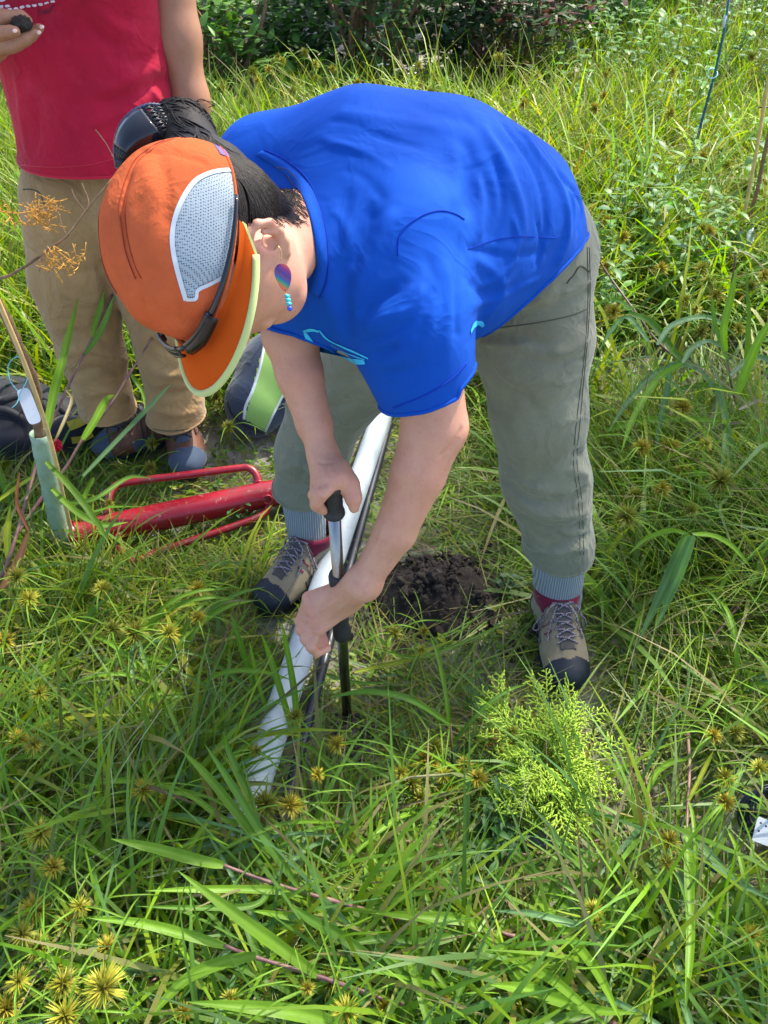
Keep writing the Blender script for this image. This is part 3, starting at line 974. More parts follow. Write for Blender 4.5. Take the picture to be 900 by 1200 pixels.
def shoe(parent, toe, ankle, name, cols, wide=1.0, L=0.275, hi=0.118, laced=True):
    fw = Vector((toe.x - ankle.x, toe.y - ankle.y, 0)).normalized()
    sd = Vector((0, 0, 1)).cross(fw)
    up = Vector((0, 0, 1))
    org = Vector((toe.x, toe.y, 0)) - fw * L
    k = L / 0.275
    def P(x, y, z): return org + fw * (x * k) + sd * (y * k * wide) + up * z
    root = bpy.data.objects.new(name, None)
    root.empty_display_size = 0.04
    root.location = org - parent.location
    root.parent = parent
    COL.objects.link(root)
    s = Solid()
    s.cap(P(0.050, 0, 0.045), P(0.150, 0.004, 0.042), 0.040, 0.043, 0.03)
    s.ell(P(0.195, 0.002, 0.034), fw, sd, up, 0.074 * k, 0.049 * k * wide, 0.038, 0.03)
    s.ell(P(0.235, -0.004, 0.030), fw, sd, up, 0.036 * k, 0.040 * k * wide, 0.031, 0.02)
    s.cap(P(0.058, 0, 0.055), P(0.062, 0, hi), 0.042, 0.050, 0.03)
    s.cap(P(0.085, 0, hi - 0.018), P(0.185, 0.0, 0.050), 0.038, 0.034, 0.03)
    s.plane(P(0, 0, 0.012), Vector((0, 0, -1)))
    s.plane(P(0.06, 0, hi + 0.008), (up * 1.0 - fw * 0.10).normalized())
    s.cutcap(P(0.062, 0, hi - 0.05), P(0.062, 0, hi + 0.06), 0.042, 0.044, 0.004)
    V, F = s.mesh(0.0035)
    V = smooth_mesh(V, F, 2, 0.4)
    V = V + vnormals(V, F) * (0.0006 * wob(V, 120, 8))[:, None]
    o = np.array(org[:])
    X = (V - o) @ np.array(fw[:]) / k; Y = (V - o) @ np.array(sd[:]) / (k * wide); Z = V[:, 2]
    Nn = vnormals(V, F)
    ub = bvh_of(V, F)
    def part(nm, mask, off, mat):
        v, f = submesh(V + Nn * off, F, mask)
        if len(f):
            q = meshobj(nm, v, f, mat, None)
            q.parent = root; q.matrix_parent_inverse = Matrix.Translation(-org)
            md = q.modifiers.new('thickness', 'SOLIDIFY'); md.thickness = 0.0025; md.offset = -1
            return q
    up_o = meshobj('upper', V, F, cols[0], None)
    up_o.parent = root; up_o.matrix_parent_inverse = Matrix.Translation(-org)
    xc = 0.222 - 0.9 * np.abs(Y) ** 1.3
    part('toe_cap', (X > 0.216 + 0.10 * np.abs(Y) - 0.6 * np.maximum(0.03 - Z, 0)) & (Z < 0.075), 0.0022, cols[1])
    part('collar', (Z > hi - 0.018 - 0.1 * (X - 0.06)) & (X < 0.115), 0.0022, cols[2])
    part('tongue', (np.abs(Y) < 0.017) & (X > 0.10) & (X < 0.208) & (Z > 0.05), 0.0018, cols[3])
    for sg_ in (-1, 1): part('side_panel', (Y * sg_ > 0.030) & (X > 0.10) & (X < 0.165) & (Z > 0.02) & (Z < 0.058 + 0.1 * (0.16 - X)), 0.0012, cols[3])
    part('heel_counter', (X < 0.045) & (Z < 0.075), 0.002, cols[3])
    # sole from a real footprint
    out = []
    for i in range(40):
        a = 2 * math.pi * i / 40
        x = 0.1375 - 0.141 * math.cos(a)
        w = np.interp(x, [0, .03, .08, .13, .19, .235, .262, .28], [.020, .036, .037, .038, .050, .044, .028, .01])
        out.append((x, math.copysign(1, math.sin(a)) * w * abs(math.sin(a)) ** 0.35))
    v = [P(x, y, 0.0) for x, y in out] + [P(x, y, 0.024 + (0.010 if x > 0.24 else 0)) for x, y in out]
    f = [(i, (i + 1) % 40, 40 + (i + 1) % 40, 40 + i) for i in range(40)] + [tuple(range(39, -1, -1)), tuple(range(40, 80))]
    mb = MB().add(v, f)
    q = mb.obj('sole', cols[4], None, smooth=False)
    q.parent = root; q.matrix_parent_inverse = Matrix.Translation(-org)
    if laced:
        def D(x, y, off=0.0022):
            p = P(x, y, 0.25)
            l, nn, _, _ = ub.ray_cast(p, Vector((0, 0, -1)))
            return (l + nn * off) if l else P(x, y, 0.06)
        mb = MB()
        xs = [0.192, 0.176, 0.160, 0.144, 0.128, 0.112]
        for i in range(len(xs) - 1):
            for q_ in (-1, 1):
                mb.tube(spline([D(xs[i], q_ * 0.021), D((xs[i] + xs[i + 1]) / 2, 0, 0.005), D(xs[i + 1], -q_ * 0.022)], 5), 0.0021, 6)
        q = mb.obj('lace', cols[5], None)
        q.parent = root; q.matrix_parent_inverse = Matrix.Translation(-org)
        mb = MB()
        for q_ in (-1, 1):
            c = D(0.105, 0, 0.007)
            mb.tube(spline([c, D(0.118, q_ * 0.024, 0.012), D(0.132, q_ * 0.046, 0.008), D(0.124, q_ * 0.040, 0.014), c], 6), 0.0021, 6)
            mb.tube(spline([c, D(0.125, q_ * 0.016, 0.008), D(0.158, q_ * 0.030, 0.005), D(0.178, q_ * 0.034, 0.004)], 6), 0.0021, 6)
        mb.ell(D(0.106, 0, 0.007), fw, sd, up, 0.006, 0.008, 0.005, 8, 6)
        q = mb.obj('lace_bow', cols[5], None)
        q.parent = root; q.matrix_parent_inverse = Matrix.Translation(-org)
        mb = MB()
        for x, yy in ((0.118, .026), (0.140, .027), (0.160, .027)):
            for q_ in (-1, 1):
                p = D(x, q_ * yy, 0.001); p2 = D(x - 0.004, q_ * (yy + 0.012), 0.001)
                mb.ribbon([p, (p + p2) / 2, p2], 0.008, up)
        q = mb.obj('eyelet_loop', cols[2], None)
        q.parent = root; q.matrix_parent_inverse = Matrix.Translation(-org)
    return root

hik = (M['suede'], M['navy_rubber'], M['maroon'], M['shoe_dark'], M['navy_rubber'], M['lace'])
shoe(woman, PH(669, 811, 0.02), PH(654, 700, 0.11), 'hiking_shoe', hik, 1.06)
shoe(woman, PH(305, 716, 0.02), PH(361, 632, 0.11), 'hiking_shoe', hik, 1.04)
leg_sock('sock', [K(655, 640, 1.72), K(654, 672, 1.765), K(654, 700, 1.80), K(654, 716, 1.81)], [0.056, 0.058, 0.054, 0.050], woman)
leg_sock('sock', [K(354, 570, 1.86), K(357, 600, 1.89), K(360, 628, 1.92), K(361, 645, 1.93)], [0.050, 0.051, 0.047, 0.045], woman)

# ---------------------------------------------------------------- hair, clip, cap, sunglasses, earring
s = Solid()
s.ell(H(-0.018, 0, 0.008), HF, HL, HU, 0.092, 0.0825, 0.092, 0.02)
s.cap(H(-0.055, 0, -0.01), H(-0.045, 0.01, -0.066), 0.046, 0.030, 0.03)
s.cap(H(-0.035, 0.045, -0.03), H(-0.040, 0.030, -0.072), 0.032, 0.012, 0.03)
s.cap(H(0.026, 0.064, 0.010), H(0.046, 0.066, -0.016), 0.015, 0.009, 0.02)
BUN = K(214, 158, 0.93)
s.ell(BUN, RGT, UPV, FWD, 0.034, 0.038, 0.034, 0.03)
s.cap(K(232, 160, 0.94), K(238, 190, 0.93), 0.016, 0.018, 0.02)
s.cap(H(-0.085, 0.01, 0.01), BUN, 0.026, 0.026, 0.03)
s.plane(H(0.058, 0, 0), (HF + HU * 0.0).normalized())
for q in (-1, 1):
    s.ell(H(0.020, q * 0.085, -0.026), HF, HL, HU, 0.022, 0.020, 0.026, 0.006, op='-')
    s.ell(H(0.052, q * 0.075, -0.058), HF, HL, HU, 0.045, 0.03, 0.034, 0.006, op='-')
V, F = s.mesh(0.004)
V = smooth_mesh(V, F, 2, 0.5)
N = vnormals(V, F)
V = V + N * (0.0012 * wob(V, 150, 2))[:, None]
hair = meshobj('hair', V, F, M['hair'], woman)
hair_bvh = bvh_of(V, F)
mb = MB()
r_ = random.Random(3)
for i in range(520):                         # combed strands running from the hairline to the bun
    a = r_.uniform(0, 1)
    if i % 3 == 0:
        st = [(278 + r_.uniform(-3, 20), 326 + r_.uniform(-24, 12)), (282 + r_.uniform(-6, 8), 285 + r_.uniform(-10, 8)), (281 + r_.uniform(-6, 8), 245), (268 + r_.uniform(-4, 6), 200), (240 + r_.uniform(-6, 6), 176 + r_.uniform(-8, 8))]
    else:
        st = [(296 + 54 * a + r_.uniform(-4, 6), 264 - 26 * a + r_.uniform(-8, 8)), (290 + 34 * a, 226 - 6 * a + r_.uniform(-8, 8)), (268 + 22 * a, 194 + r_.uniform(-8, 8)), (240 + r_.uniform(-8, 10), 172 + r_.uniform(-12, 10))]
    ln = hits(hair_bvh, st, 4, 0.0012)
    if len(ln) > 4 and all((ln[k + 1] - ln[k]).length < 0.02 for k in range(len(ln) - 1)):
        off = r_.uniform(0, 0.0016)
        ln = [p + (CAMP - p).normalized() * off for p in ln]
        mb.tube(ln, [0.0004 + 0.0005 * math.sin(math.pi * k / (len(ln) - 1)) for k in range(len(ln))], 4, caps=False)
for i in range(190):                          # wisps lying on the nape
    x0, y0 = r_.uniform(326, 362), r_.uniform(222, 268)
    ln = hits(body_bvh, [(x0, y0), (x0 - 10, y0 - 8 + r_.uniform(-4, 4)), (x0 - 24, y0 - 18 + r_.uniform(-6, 6))], 3, 0.0012)
    if len(ln) > 3: mb.tube(ln, 0.0004, 4, caps=False)
for i in range(130):                         # hair drawn from the nape up into the bun
    st = [(268 + r_.uniform(-8, 14), 190 + r_.uniform(-8, 6)), (252 + r_.uniform(-6, 8), 176 + r_.uniform(-8, 8)), (236 + r_.uniform(-10, 10), 162 + r_.uniform(-14, 12)), (220 + r_.uniform(-14, 14), 148 + r_.uniform(-16, 16)), (206 + r_.uniform(-8, 10), 140 + r_.uniform(-12, 18))]
    ln = hits(hair_bvh, st, 4, 0.0012)
    if len(ln) > 4 and all((ln[k + 1] - ln[k]).length < 0.02 for k in range(len(ln) - 1)):
        mb.tube(ln, [0.0005 + 0.0008 * math.sin(math.pi * k / (len(ln) - 1)) for k in range(len(ln))], 4, caps=False)
for i in range(240):                         # bun and flyaways
    a = r_.uniform(0, 6.28)
    p0 = BUN + Vector((r_.gauss(0, .02), r_.gauss(0, .02), r_.gauss(0, .02)))
    c = [p0]
    d = Vector((math.cos(a), r_.uniform(-.4, .4), math.sin(a)))
    for k in range(5):
        q = BUN + (p0 + d * 0.008 * (k + 1) - BUN).normalized() * (0.0385 + r_.uniform(0, 0.002))
        c.append(q)
    c[0] = BUN + (c[0] - BUN).normalized() * 0.037
    mb.tube(spline(c, 2), r_.uniform(0.0006, 0.0013), 4, caps=False)
for pts in ([(238, 128), (226, 121), (240, 118), (252, 122), (244, 126)], [(225, 124), (236, 116), (252, 125)], [(322, 196), (338, 200), (350, 214), (352, 226)], [(330, 222), (343, 226), (346, 236), (340, 243)], [(336, 205), (345, 222), (340, 238)],
            [(300, 322), (304, 330), (300, 338)], [(292, 326), (298, 336), (294, 342)]):
    z = 0.915 if pts[0][0] < 260 else 0.90 if pts[0][1] > 300 else 0.93
    mb.tube(spline([K(x, y, z) for x, y in pts], 5), 0.0005, 4, caps=False)
mb.obj('strand', M['hair'], hair)

# claw clip: a curved shell with latticed ends
edA = spline([Vector(p + (0,)) for p in [(136, 196), (133, 172), (138, 148), (152, 130), (172, 121), (190, 123)]], 5)
edB = spline([Vector(p + (0,)) for p in [(148, 200), (158, 189), (172, 180), (188, 172), (203, 163), (212, 156)]], 5)
def clip_pt(s_, t_):
    i = min(int(s_ * (len(edA) - 1)), len(edA) - 2); fr = s_ * (len(edA) - 1) - i
    a = edA[i].lerp(edA[i + 1], fr); b = edB[i].lerp(edB[i + 1], fr)
    p = a.lerp(b, t_)
    return K(p.x, p.y, 0.915 - 0.026 * math.sin(math.pi * (0.10 + 0.75 * t_)) - 0.016 * math.sin(math.pi * s_) + 0.012 * t_)
mb = MB()
v = [clip_pt(0.24 + 0.46 * i / 24, 0.10 + 0.90 * j / 14) for i in range(25) for j in range(15)]
mb.add(v, [(i * 15 + j, (i + 1) * 15 + j, (i + 1) * 15 + j + 1, i * 15 + j + 1) for i in range(24) for j in range(14)])
clip = mb.obj('hair_clip', M['black_gloss'], woman)
md = clip.modifiers.new('t', 'SOLIDIFY'); md.thickness = 0.0028
for ends in (((0.0, 0.12), (0.12, 0.24)), ((0.70, 0.85), (0.85, 1.0))):
  mb = MB()
  for s0, s1 in ends:
    n = 9
    for j in range(n + 1):
        t_ = 0.06 + 0.94 * j / n
        if j < n:
            t2 = 0.06 + 0.94 * (j + 1) / n
            mid = (s0 + s1) / 2
            mb.tube([clip_pt(s0, t_), clip_pt(mid, (t_ + t2) / 2), clip_pt(s1, t_)], 0.0014, 5)
            mb.tube([clip_pt(s0, t2), clip_pt(mid, (t_ + t2) / 2), clip_pt(s1, t2)], 0.0014, 5)
            mb.tube([clip_pt(s0, t_), clip_pt(s0, t2)], 0.0017, 5)
            mb.tube([clip_pt(s1, t_), clip_pt(s1, t2)], 0.0017, 5)
  mb.obj('lattice', M['black'], clip)
mb = MB()
mb.tube([clip_pt(k / 40, 0.06) + UPV * (0.0016 * (k % 2)) for k in range(41)], 0.0022, 6)
mb.obj('scalloped_edge', plain('blue_sheen_plastic', lin(38, 52, 84), 0.4), clip)  # blue sheen on the black rim, painted as its base colour

# cap crown
def dome(th, ph, off=0.0):
    st = math.sin(th) ** 0.86
    cp = math.cos(ph)
    f = ((0.119 if cp > 0 else 0.104) + off) * st * cp; l = (0.096 + off) * st * math.sin(ph)
    u = 0.024 + (0.099 + off) * math.cos(th) ** 0.95 if math.cos(th) > 0 else 0.024
    u -= 0.010 * (1 - math.cos(ph)) * 0.5 * st       # a little lower at the back
    return H(f - 0.002, l, u)
NTH, NPH = 60, 150
v = [dome(math.pi / 2 * i / NTH, 2 * math.pi * j / NPH) for i in range(NTH + 1) for j in range(NPH)]
fq = [(i * NPH + j, (i + 1) * NPH + j, (i + 1) * NPH + (j + 1) % NPH, i * NPH + (j + 1) % NPH) for i in range(NTH) for j in range(NPH)]
V = np.array([p[:] for p in v]); F = np.array(fq)
N = vnormals(V, F)
cbv = bvh_of(V, F)
lo_ = (V - np.array(HC[:])) @ np.array(HL[:])
loF = (V - np.array(HC[:])) @ np.array(HF[:])
loU = (V - np.array(HC[:])) @ np.array(HU[:])
dsp = 0.0024 * wob(V, 34, 12) + 0.0007 * wob(V, 110, 13)
for s_ in (-0.034, 0.034):                            # the two long seams each side of the centre panel
    dsp -= 0.0022 * np.exp(-((lo_ - s_) / 0.0028) ** 2)
for pts, amp, wd in (([(205, 345), (215, 368), (232, 380)], -0.003, 0.004), ([(185, 350), (192, 375), (205, 388)], 0.003, 0.004), ([(165, 345), (170, 368), (180, 384)], -0.003, 0.004), ([(150, 330), (152, 355), (160, 374)], 0.003, 0.004), ([(225, 345), (236, 362), (248, 370)], 0.003, 0.004),
                     ([(150, 210), (142, 260), (148, 320)], -0.002, 0.007), ([(170, 195), (180, 240), (178, 300)], 0.002, 0.009), ([(188, 190), (196, 220), (196, 260)], -0.002, 0.006), ([(165, 178), (200, 182), (240, 192)], -0.0022, 0.003), ([(130, 230), (126, 270), (130, 310)], 0.002, 0.006), ([(200, 310), (190, 335), (172, 350)], 0.002, 0.006)):
    ln_ = hits(cbv, pts, 4)
    if len(ln_) > 2: dsp += amp * np.exp(-(poly_dist(V, ln_) / wd) ** 2)
dsp += 0.002 * np.sin(loF * 160 + 9 * lo_) * np.clip((loF - 0.05) / 0.06, 0, 1)
V = V + N * dsp[:, None]
poly = [(243, 204), (258, 200), (273, 199), (290, 225), (296, 300), (268, 322), (250, 331), (233, 338), (229, 350), (218, 352), (210, 325), (204, 300), (202, 275), (207, 250), (217, 228), (229, 212)]
def inpoly(X, Y, poly):
    r = np.zeros(len(X), bool)
    j = len(poly) - 1
    for i in range(len(poly)):
        xi, yi = poly[i]; xj, yj = poly[j]
        c = ((yi > Y) != (yj > Y)) & (X < (xj - xi) * (Y - yi) / (yj - yi + 1e-9) + xi)
        r ^= c; j = i
    return r
fc = V[F].mean(1)
lc = (fc - np.array(HC[:])) @ np.array(HL[:])
fm = fc - 2 * np.minimum(lc, 0)[:, None] * np.array(HL[:])      # the far side mirrors the near one
pp = proj(fm)
net = inpoly(pp[:, 0], pp[:, 1], poly) & ((lc > 0.03) | ((lc < -0.03) & (((np.array(CAMP[:]) - fc) * N[F[:, 0]]).sum(1) < -0.02)))
cap_root = bpy.data.objects.new('cap', None); cap_root.location = HC - woman.location; cap_root.parent = woman; COL.objects.link(cap_root)
def capchild(o):
    o.parent = cap_root; o.matrix_parent_inverse = Matrix.Translation(-HC); return o
vv, ff = submesh(V, F, ~net)
o = capchild(meshobj('crown', vv, ff, M['orange'])); md = o.modifiers.new('t', 'SOLIDIFY'); md.thickness = 0.0015
vv, ff = submesh(V - N * 0.0003, F, net)
o = capchild(meshobj('mesh_panel', vv, ff, M['net'])); md = o.modifiers.new('t', 'SOLIDIFY'); md.thickness = 0.0012
cbv = bvh_of(V, F)
ln = hits(cbv, [(272, 199), (258, 200), (243, 204), (229, 212), (217, 228), (207, 250), (202, 275), (204, 300), (210, 325), (218, 352)], 6, 0.0006)
capchild(MB().ribbon(ln, 0.005, [cbv.find_nearest(p)[1] for p in ln]).obj('panel_trim', M['white_trim']))
ln = hits(cbv, [(218, 351), (229, 350), (232, 340), (248, 332), (266, 322), (274, 318)], 6, 0.0006)
capchild(MB().ribbon(ln, 0.004, [cbv.find_nearest(p)[1] for p in ln]).obj('panel_trim', M['white_trim']))
base = [dome(math.pi / 2, 2 * math.pi * j / 72, 0.001) for j in range(73)]
capchild(MB().tube(base, 0.0018, 6, caps=False).obj('sweatband', M['orange']))
for sd_ in (-0.034, 0.034):                           # twin rows of stitching along the panel seams
    for d_ in (-0.0035, 0.0035):
        m_ = np.abs(lo_ - sd_ - d_)
        pts = []
        for f0 in np.linspace(-0.088, 0.066, 30):
            k_ = int(np.argmin((lo_ - sd_ - d_) ** 2 + (loF - f0) ** 2 + np.where(loU > 0.035, 0, 1)))
            pts.append(Vector(V[k_]) + Vector(N[k_]) * 0.0005)
        for _ in range(3):
            pts[1:-1] = [(pts[k - 1] + pts[k] * 2 + pts[k + 1]) / 4 for k in range(1, len(pts) - 1)]
        capchild(MB().tube([p + (p - HC).normalized() * 0.0004 for p in pts], 0.0006, 5).obj('seam_stitch', plain('dark_orange_thread', lin(150, 54, 26), 0.9)))
for off in (0.012, 0.0):
    ln = [dome(math.pi / 2 - off / 0.11, math.pi + a * 0.062, 0.0012) for a in range(-10, 11)]
    capchild(MB().tube(ln, 0.0009, 5).obj('back_stitch', plain('dark_orange_thread', lin(170, 58, 26), 0.8)))
tl = [dome(math.pi / 2 - 0.02, math.pi - a, 0.002) for a in (0.62, 0.70, 0.78, 0.86)]
capchild(MB().ribbon(tl, 0.011, [HU.cross(HF)] * 4).obj('fabric_tag', M['tag_purple']))
# brim
NB, NR = 48, 14
def brim_pt(t_, r_, du=0.0):
    a = (t_ - 0.5) * 2 * R(88)
    fi, li = 0.117 * math.cos(a) * 0.99, 0.096 * math.sin(a)
    fo, lo2 = 0.034 + 0.140 * math.cos(a), 0.101 * math.sin(a)
    f = fi + (fo - fi) * r_; l = li + (lo2 - li) * r_
    u = 0.020 + 0.006 * (1 - math.cos(a)) - 1.6 * l * l * 1.0 - 0.010 * r_ + du
    return H(f, l, u + (0.004 if r_ == 0 else 0))
v = [brim_pt(i / NB, j / NR) for i in range(NB + 1) for j in range(NR + 1)]
fq = [(i * (NR + 1) + j, i * (NR + 1) + j + 1, (i + 1) * (NR + 1) + j + 1, (i + 1) * (NR + 1) + j) for i in range(NB) for j in range(NR)]
capchild(MB().add(v, fq).obj('brim', M['orange_brim']))
v = [brim_pt(i / NB, j / NR, -0.0035) for i in range(NB + 1) for j in range(NR + 1)]
capchild(MB().add(v, [q[::-1] for q in fq]).obj('brim_lining', M['lime']))
edge = [brim_pt(i / 60, 1.0, -0.001) for i in range(61)]
capchild(MB().tube(edge, [0.0042] * 61, 8).obj('brim_binding', M['lime']))

# sunglasses pushed up on the cap
SG = K(215, 385, 0.80)
glasses = thing('sunglasses', 'black wraparound sunglasses resting on the front of the orange cap', 'sunglasses', HC + HF * 0.12)
def gl(o):
    o.parent = glasses; o.matrix_parent_inverse = Matrix.Translation(-glasses.location); return o
def ring(l0, f_off, u):
    """a point round the front of the crown at side offset angle l0"""
    return dome(math.pi / 2 - u / 0.105, l0, f_off)
tl = [ring(a, 0.008, 0.010 - 0.006 * (a - 0.5)) for a in np.linspace(0.55, 1.72, 18)]
tr = [ring(-a, 0.008, 0.010 - 0.006 * (a - 0.5)) for a in np.linspace(0.55, 1.72, 18)]
for t_ in (tl, tr):
    gl(MB().tube(t_, [0.0036 - 0.0014 * k / 17 for k in range(18)], 8).obj('temple_arm', M['black_gloss']))
for sgn in (1, -1):
    A_ = [ring(sgn * a, 0.009, 0.013) for a in np.linspace(0.09, 0.66, 14)]
    B_ = [ring(sgn * a, 0.018 - 0.010 * abs(a - 0.36), 0.004) for a in np.linspace(0.09, 0.66, 14)]
    Mi = [a.lerp(b, 0.5) + (a - HC).normalized() * 0.003 for a, b in zip(A_, B_)]
    v = A_ + Mi + B_
    o = gl(MB().add(v, [(i, i + 1, 14 + i + 1, 14 + i) for i in range(13)] + [(14 + i, 15 + i, 29 + i, 28 + i) for i in range(13)]).obj('lens', M['lens']))
    md = o.modifiers.new('t', 'SOLIDIFY'); md.thickness = 0.002
    gl(MB().tube(A_, 0.0030, 8).obj('frame', M['black_gloss']))
    gl(MB().tube([A_[0], Mi[0], B_[0]], 0.0022, 6).obj('nose_pad', M['black_gloss']))
    gl(MB().tube(B_, 0.0016, 6).obj('frame_rim', M['black_gloss']))
gl(MB().tube([ring(-0.1, 0.009, 0.013), ring(0, 0.010, 0.012), ring(0.1, 0.009, 0.013)], 0.0030, 8).obj('bridge', M['black_gloss']))

# earring
ER = [K(321, 293, 0.852), K(325, 288, 0.846), K(329, 294, 0.846), K(329, 306, 0.848)]
er = bpy.data.objects.new('earring', None); er.location = ER[0] - woman.location; er.parent = woman; COL.objects.link(er)
def erc(o):
    o.parent = er; o.matrix_parent_inverse = Matrix.Translation(-ER[0]); return o
erc(MB().tube(spline(ER, 5), 0.0006, 6).obj('hook', M['gold']))
mb = MB()
c = K(332, 325, 0.85)
ax = RGT; ay = (-UPV + RGT * 0.12).normalized()
ring_o = []
for i in range(28):
    a = 2 * math.pi * i / 28
    w = 0.0088 * math.sin(a) * (1 - 0.28 * (-math.cos(a)))
    ring_o.append((w, -0.0150 * math.cos(a)))
nn = ax.cross(ay)
v = [c + ax * x + ay * y - nn * 0.0009 for x, y in ring_o] + [c + ax * x + ay * y + nn * 0.0009 for x, y in ring_o]
mb.add(v, [tuple(range(28)), tuple(range(55, 27, -1))] + [(i, (i + 1) % 28, 28 + (i + 1) % 28, 28 + i) for i in range(28)])
erc(mb.obj('pendant', M['enamel'], smooth=False))
erc(MB().tube([K(334, 340, 0.85), K(339, 360, 0.85)], 0.0005, 5).obj('wire', M['gold']))
for k, (x, y) in enumerate(((336.5, 347), (337.5, 351.5), (338.5, 356))):
    erc(MB().ell(K(x, y, 0.85), RGT, UPV, FWD, 0.0034, 0.0022, 0.0034, 10, 6).obj('bead', M['bead_cyan']))
erc(MB().ell(K(339.6, 361.5, 0.85), RGT, UPV, FWD, 0.003, 0.003, 0.003, 10, 6).obj('bead', M['bead_blue']))

# ================================================================ the man in the red shirt
man = thing('person', 'standing person in faded red T-shirt and khaki trousers holding a clod of soil', 'person', PH(180, 520, 0))
s = Solid()
s.chain([K(192, -60, 1.66), K(207, 45, 1.735), K(224, 118, 1.79), K(230, 170, 1.84)], [0.058, 0.050, 0.038, 0.029], 0.03)
s.cap(K(230, 170, 1.84), K(226, 205, 1.86), 0.032, 0.036, 0.02)
for k in range(4):
    s.chain([K(216 + 5 * k, 212, 1.85 + 0.012 * k), K(212 + 5 * k, 240, 1.88 + 0.012 * k), K(216 + 5 * k, 256, 1.87 + 0.012 * k)], [0.011, 0.010, 0.008], 0.004)
s.chain([K(208, 200, 1.83), K(202, 224, 1.84), K(206, 240, 1.85)], [0.014, 0.012, 0.009], 0.008)
TX, TY = K(100, 0, 1.66).x, 1.90
sh = [Vector((TX - 0.20, TY, 1.36)), Vector((TX + 0.20, TY, 1.36))]
s.cap(sh[0], sh[1], 0.075, 0.075, 0.05)
s.cap(Vector((TX, TY + 0.06, 1.3)), Vector((TX, TY + 0.03, 0.86)), 0.075, 0.075, 0.04)
s.cap(sh[1], K(192, -60, 1.66), 0.062, 0.058, 0.03)
s.cap(Vector((TX, TY, 1.38)), Vector((TX, TY - 0.03, 1.52)), 0.058, 0.055, 0.03)
hd = Vector((TX, TY - 0.05, 1.62))
X_, Y_, Z_ = Vector((1, 0, 0)), Vector((0, 1, 0)), Vector((0, 0, 1))
s.ell(hd, X_, Y_, Z_, 0.078, 0.098, 0.115, 0.03)
s.cap(hd + Vector((0, -0.05, -0.06)), hd + Vector((0, -0.055, -0.10)), 0.045, 0.03, 0.04)
s.cap(hd + Vector((0, -0.095, 0.0)), hd + Vector((0, -0.118, -0.035)), 0.009, 0.013, 0.012)
s.cap(hd + Vector((-0.078, 0, -0.02)), hd + Vector((-0.082, 0.01, 0.02)), 0.012, 0.014, 0.008)
s.cap(hd + Vector((0.078, 0, -0.02)), hd + Vector((0.082, 0.01, 0.02)), 0.012, 0.014, 0.008)
# right forearm and the hand that holds the clod
rw = K(-62, 70, 1.50)
s.chain([sh[0], Vector((TX - 0.27, TY + 0.02, 1.06)), rw], [0.058, 0.045, 0.029], 0.03)
def C_(px, py, o=0.0): return K(px, py, 1.48 + o)
s.cap(rw, C_(-22, 58, .01), 0.030, 0.034, 0.02)
s.cap(C_(-30, 50, .0), C_(-2, 56, .012), 0.030, 0.018, 0.02)
s.chain([C_(-14, 32, -.012), C_(4, 20, -.022), C_(24, 20, -.014), C_(33, 24, -.008)], [0.016, 0.0125, 0.0115, 0.0085], 0.008)      # thumb
s.chain([C_(-10, 44, -.02), C_(4, 38, -.030), C_(13, 37, -.032), C_(18, 37, -.032)], [0.013, 0.0115, 0.0105, 0.0095], 0.004)
s.chain([C_(-6, 56, -.006), C_(14, 54, -.006), C_(30, 46, -.008), C_(40, 39, -.008)], [0.015, 0.0125, 0.0115, 0.009], 0.004)
s.chain([C_(-4, 58, .012), C_(20, 52, .014), C_(36, 42, .010), C_(46, 33, .006)], [0.014, 0.012, 0.011, 0.0088], 0.004)
V, F = s.mesh(0.0034)
V = smooth_mesh(V, F, 2, 0.4)
meshobj('body', V, F, M['skin_tan'], man)
mb = MB()
s = Solid()
s.ell(hd + Vector((0, 0.015, 0.025)), X_, Y_, Z_, 0.084, 0.098, 0.105, 0.02)
s.plane(hd + Vector((0, -0.06, 0.02)), Vector((0, -1, -0.6)))
V, F = s.mesh(0.006)
meshobj('hair', V, F, M['hair'], man)
nail = plain('fingernail', lin(230, 190, 172), 0.3)
mb = MB()
for p in ((45.5, 38), (49, 31.5), (32.5, 22.5), (17.5, 36)):
    mb.ell(C_(p[0], p[1], -0.016 if p[0] != 17.5 else -0.041), RGT, UPV, FWD, 0.0048, 0.0042, 0.002, 10, 6)
mb.obj('fingernail', nail, man)

s = Solid()
fl = Vector((0, 1, 0))
s.chain([Vector((TX, TY, 1.30)), K(94, 30, 1.70), K(104, 100, 1.755), K(121, 190, 1.83)], [0.175, 0.168, 0.172, 0.196], 0.06, flat=fl, s=0.68)
s.cap(sh[0], sh[1], 0.09, 0.09, 0.08)
s.cap(sh[1], K(190, -110, 1.62), 0.085, 0.078, 0.05)
s.cap(sh[0], Vector((TX - 0.25, TY + 0.02, 1.16)), 0.085, 0.075, 0.05)
V, F = s.mesh(0.006)
V = smooth_mesh(V, F, 3, 0.5)
cut = beyond(V, K(115, 212, 1.72), Vector((0.0, 0.0, -1.0))) > 0
arm_end = beyond(V, K(190, -95, 1.62), Vector((0.25, -0.15, -1))) > 0
cut |= arm_end & (V[:, 0] > TX + 0.24)
cut |= (V[:, 2] < 1.13) & (V[:, 0] < TX - 0.215)
cut |= (V[:, 2] > 1.43) & (np.hypot(V[:, 0] - TX, V[:, 1] - TY) < 0.075)
V, F = submesh(V, F, ~cut)
mb_ = bvh_of(V, F)
N = vnormals(V, F)
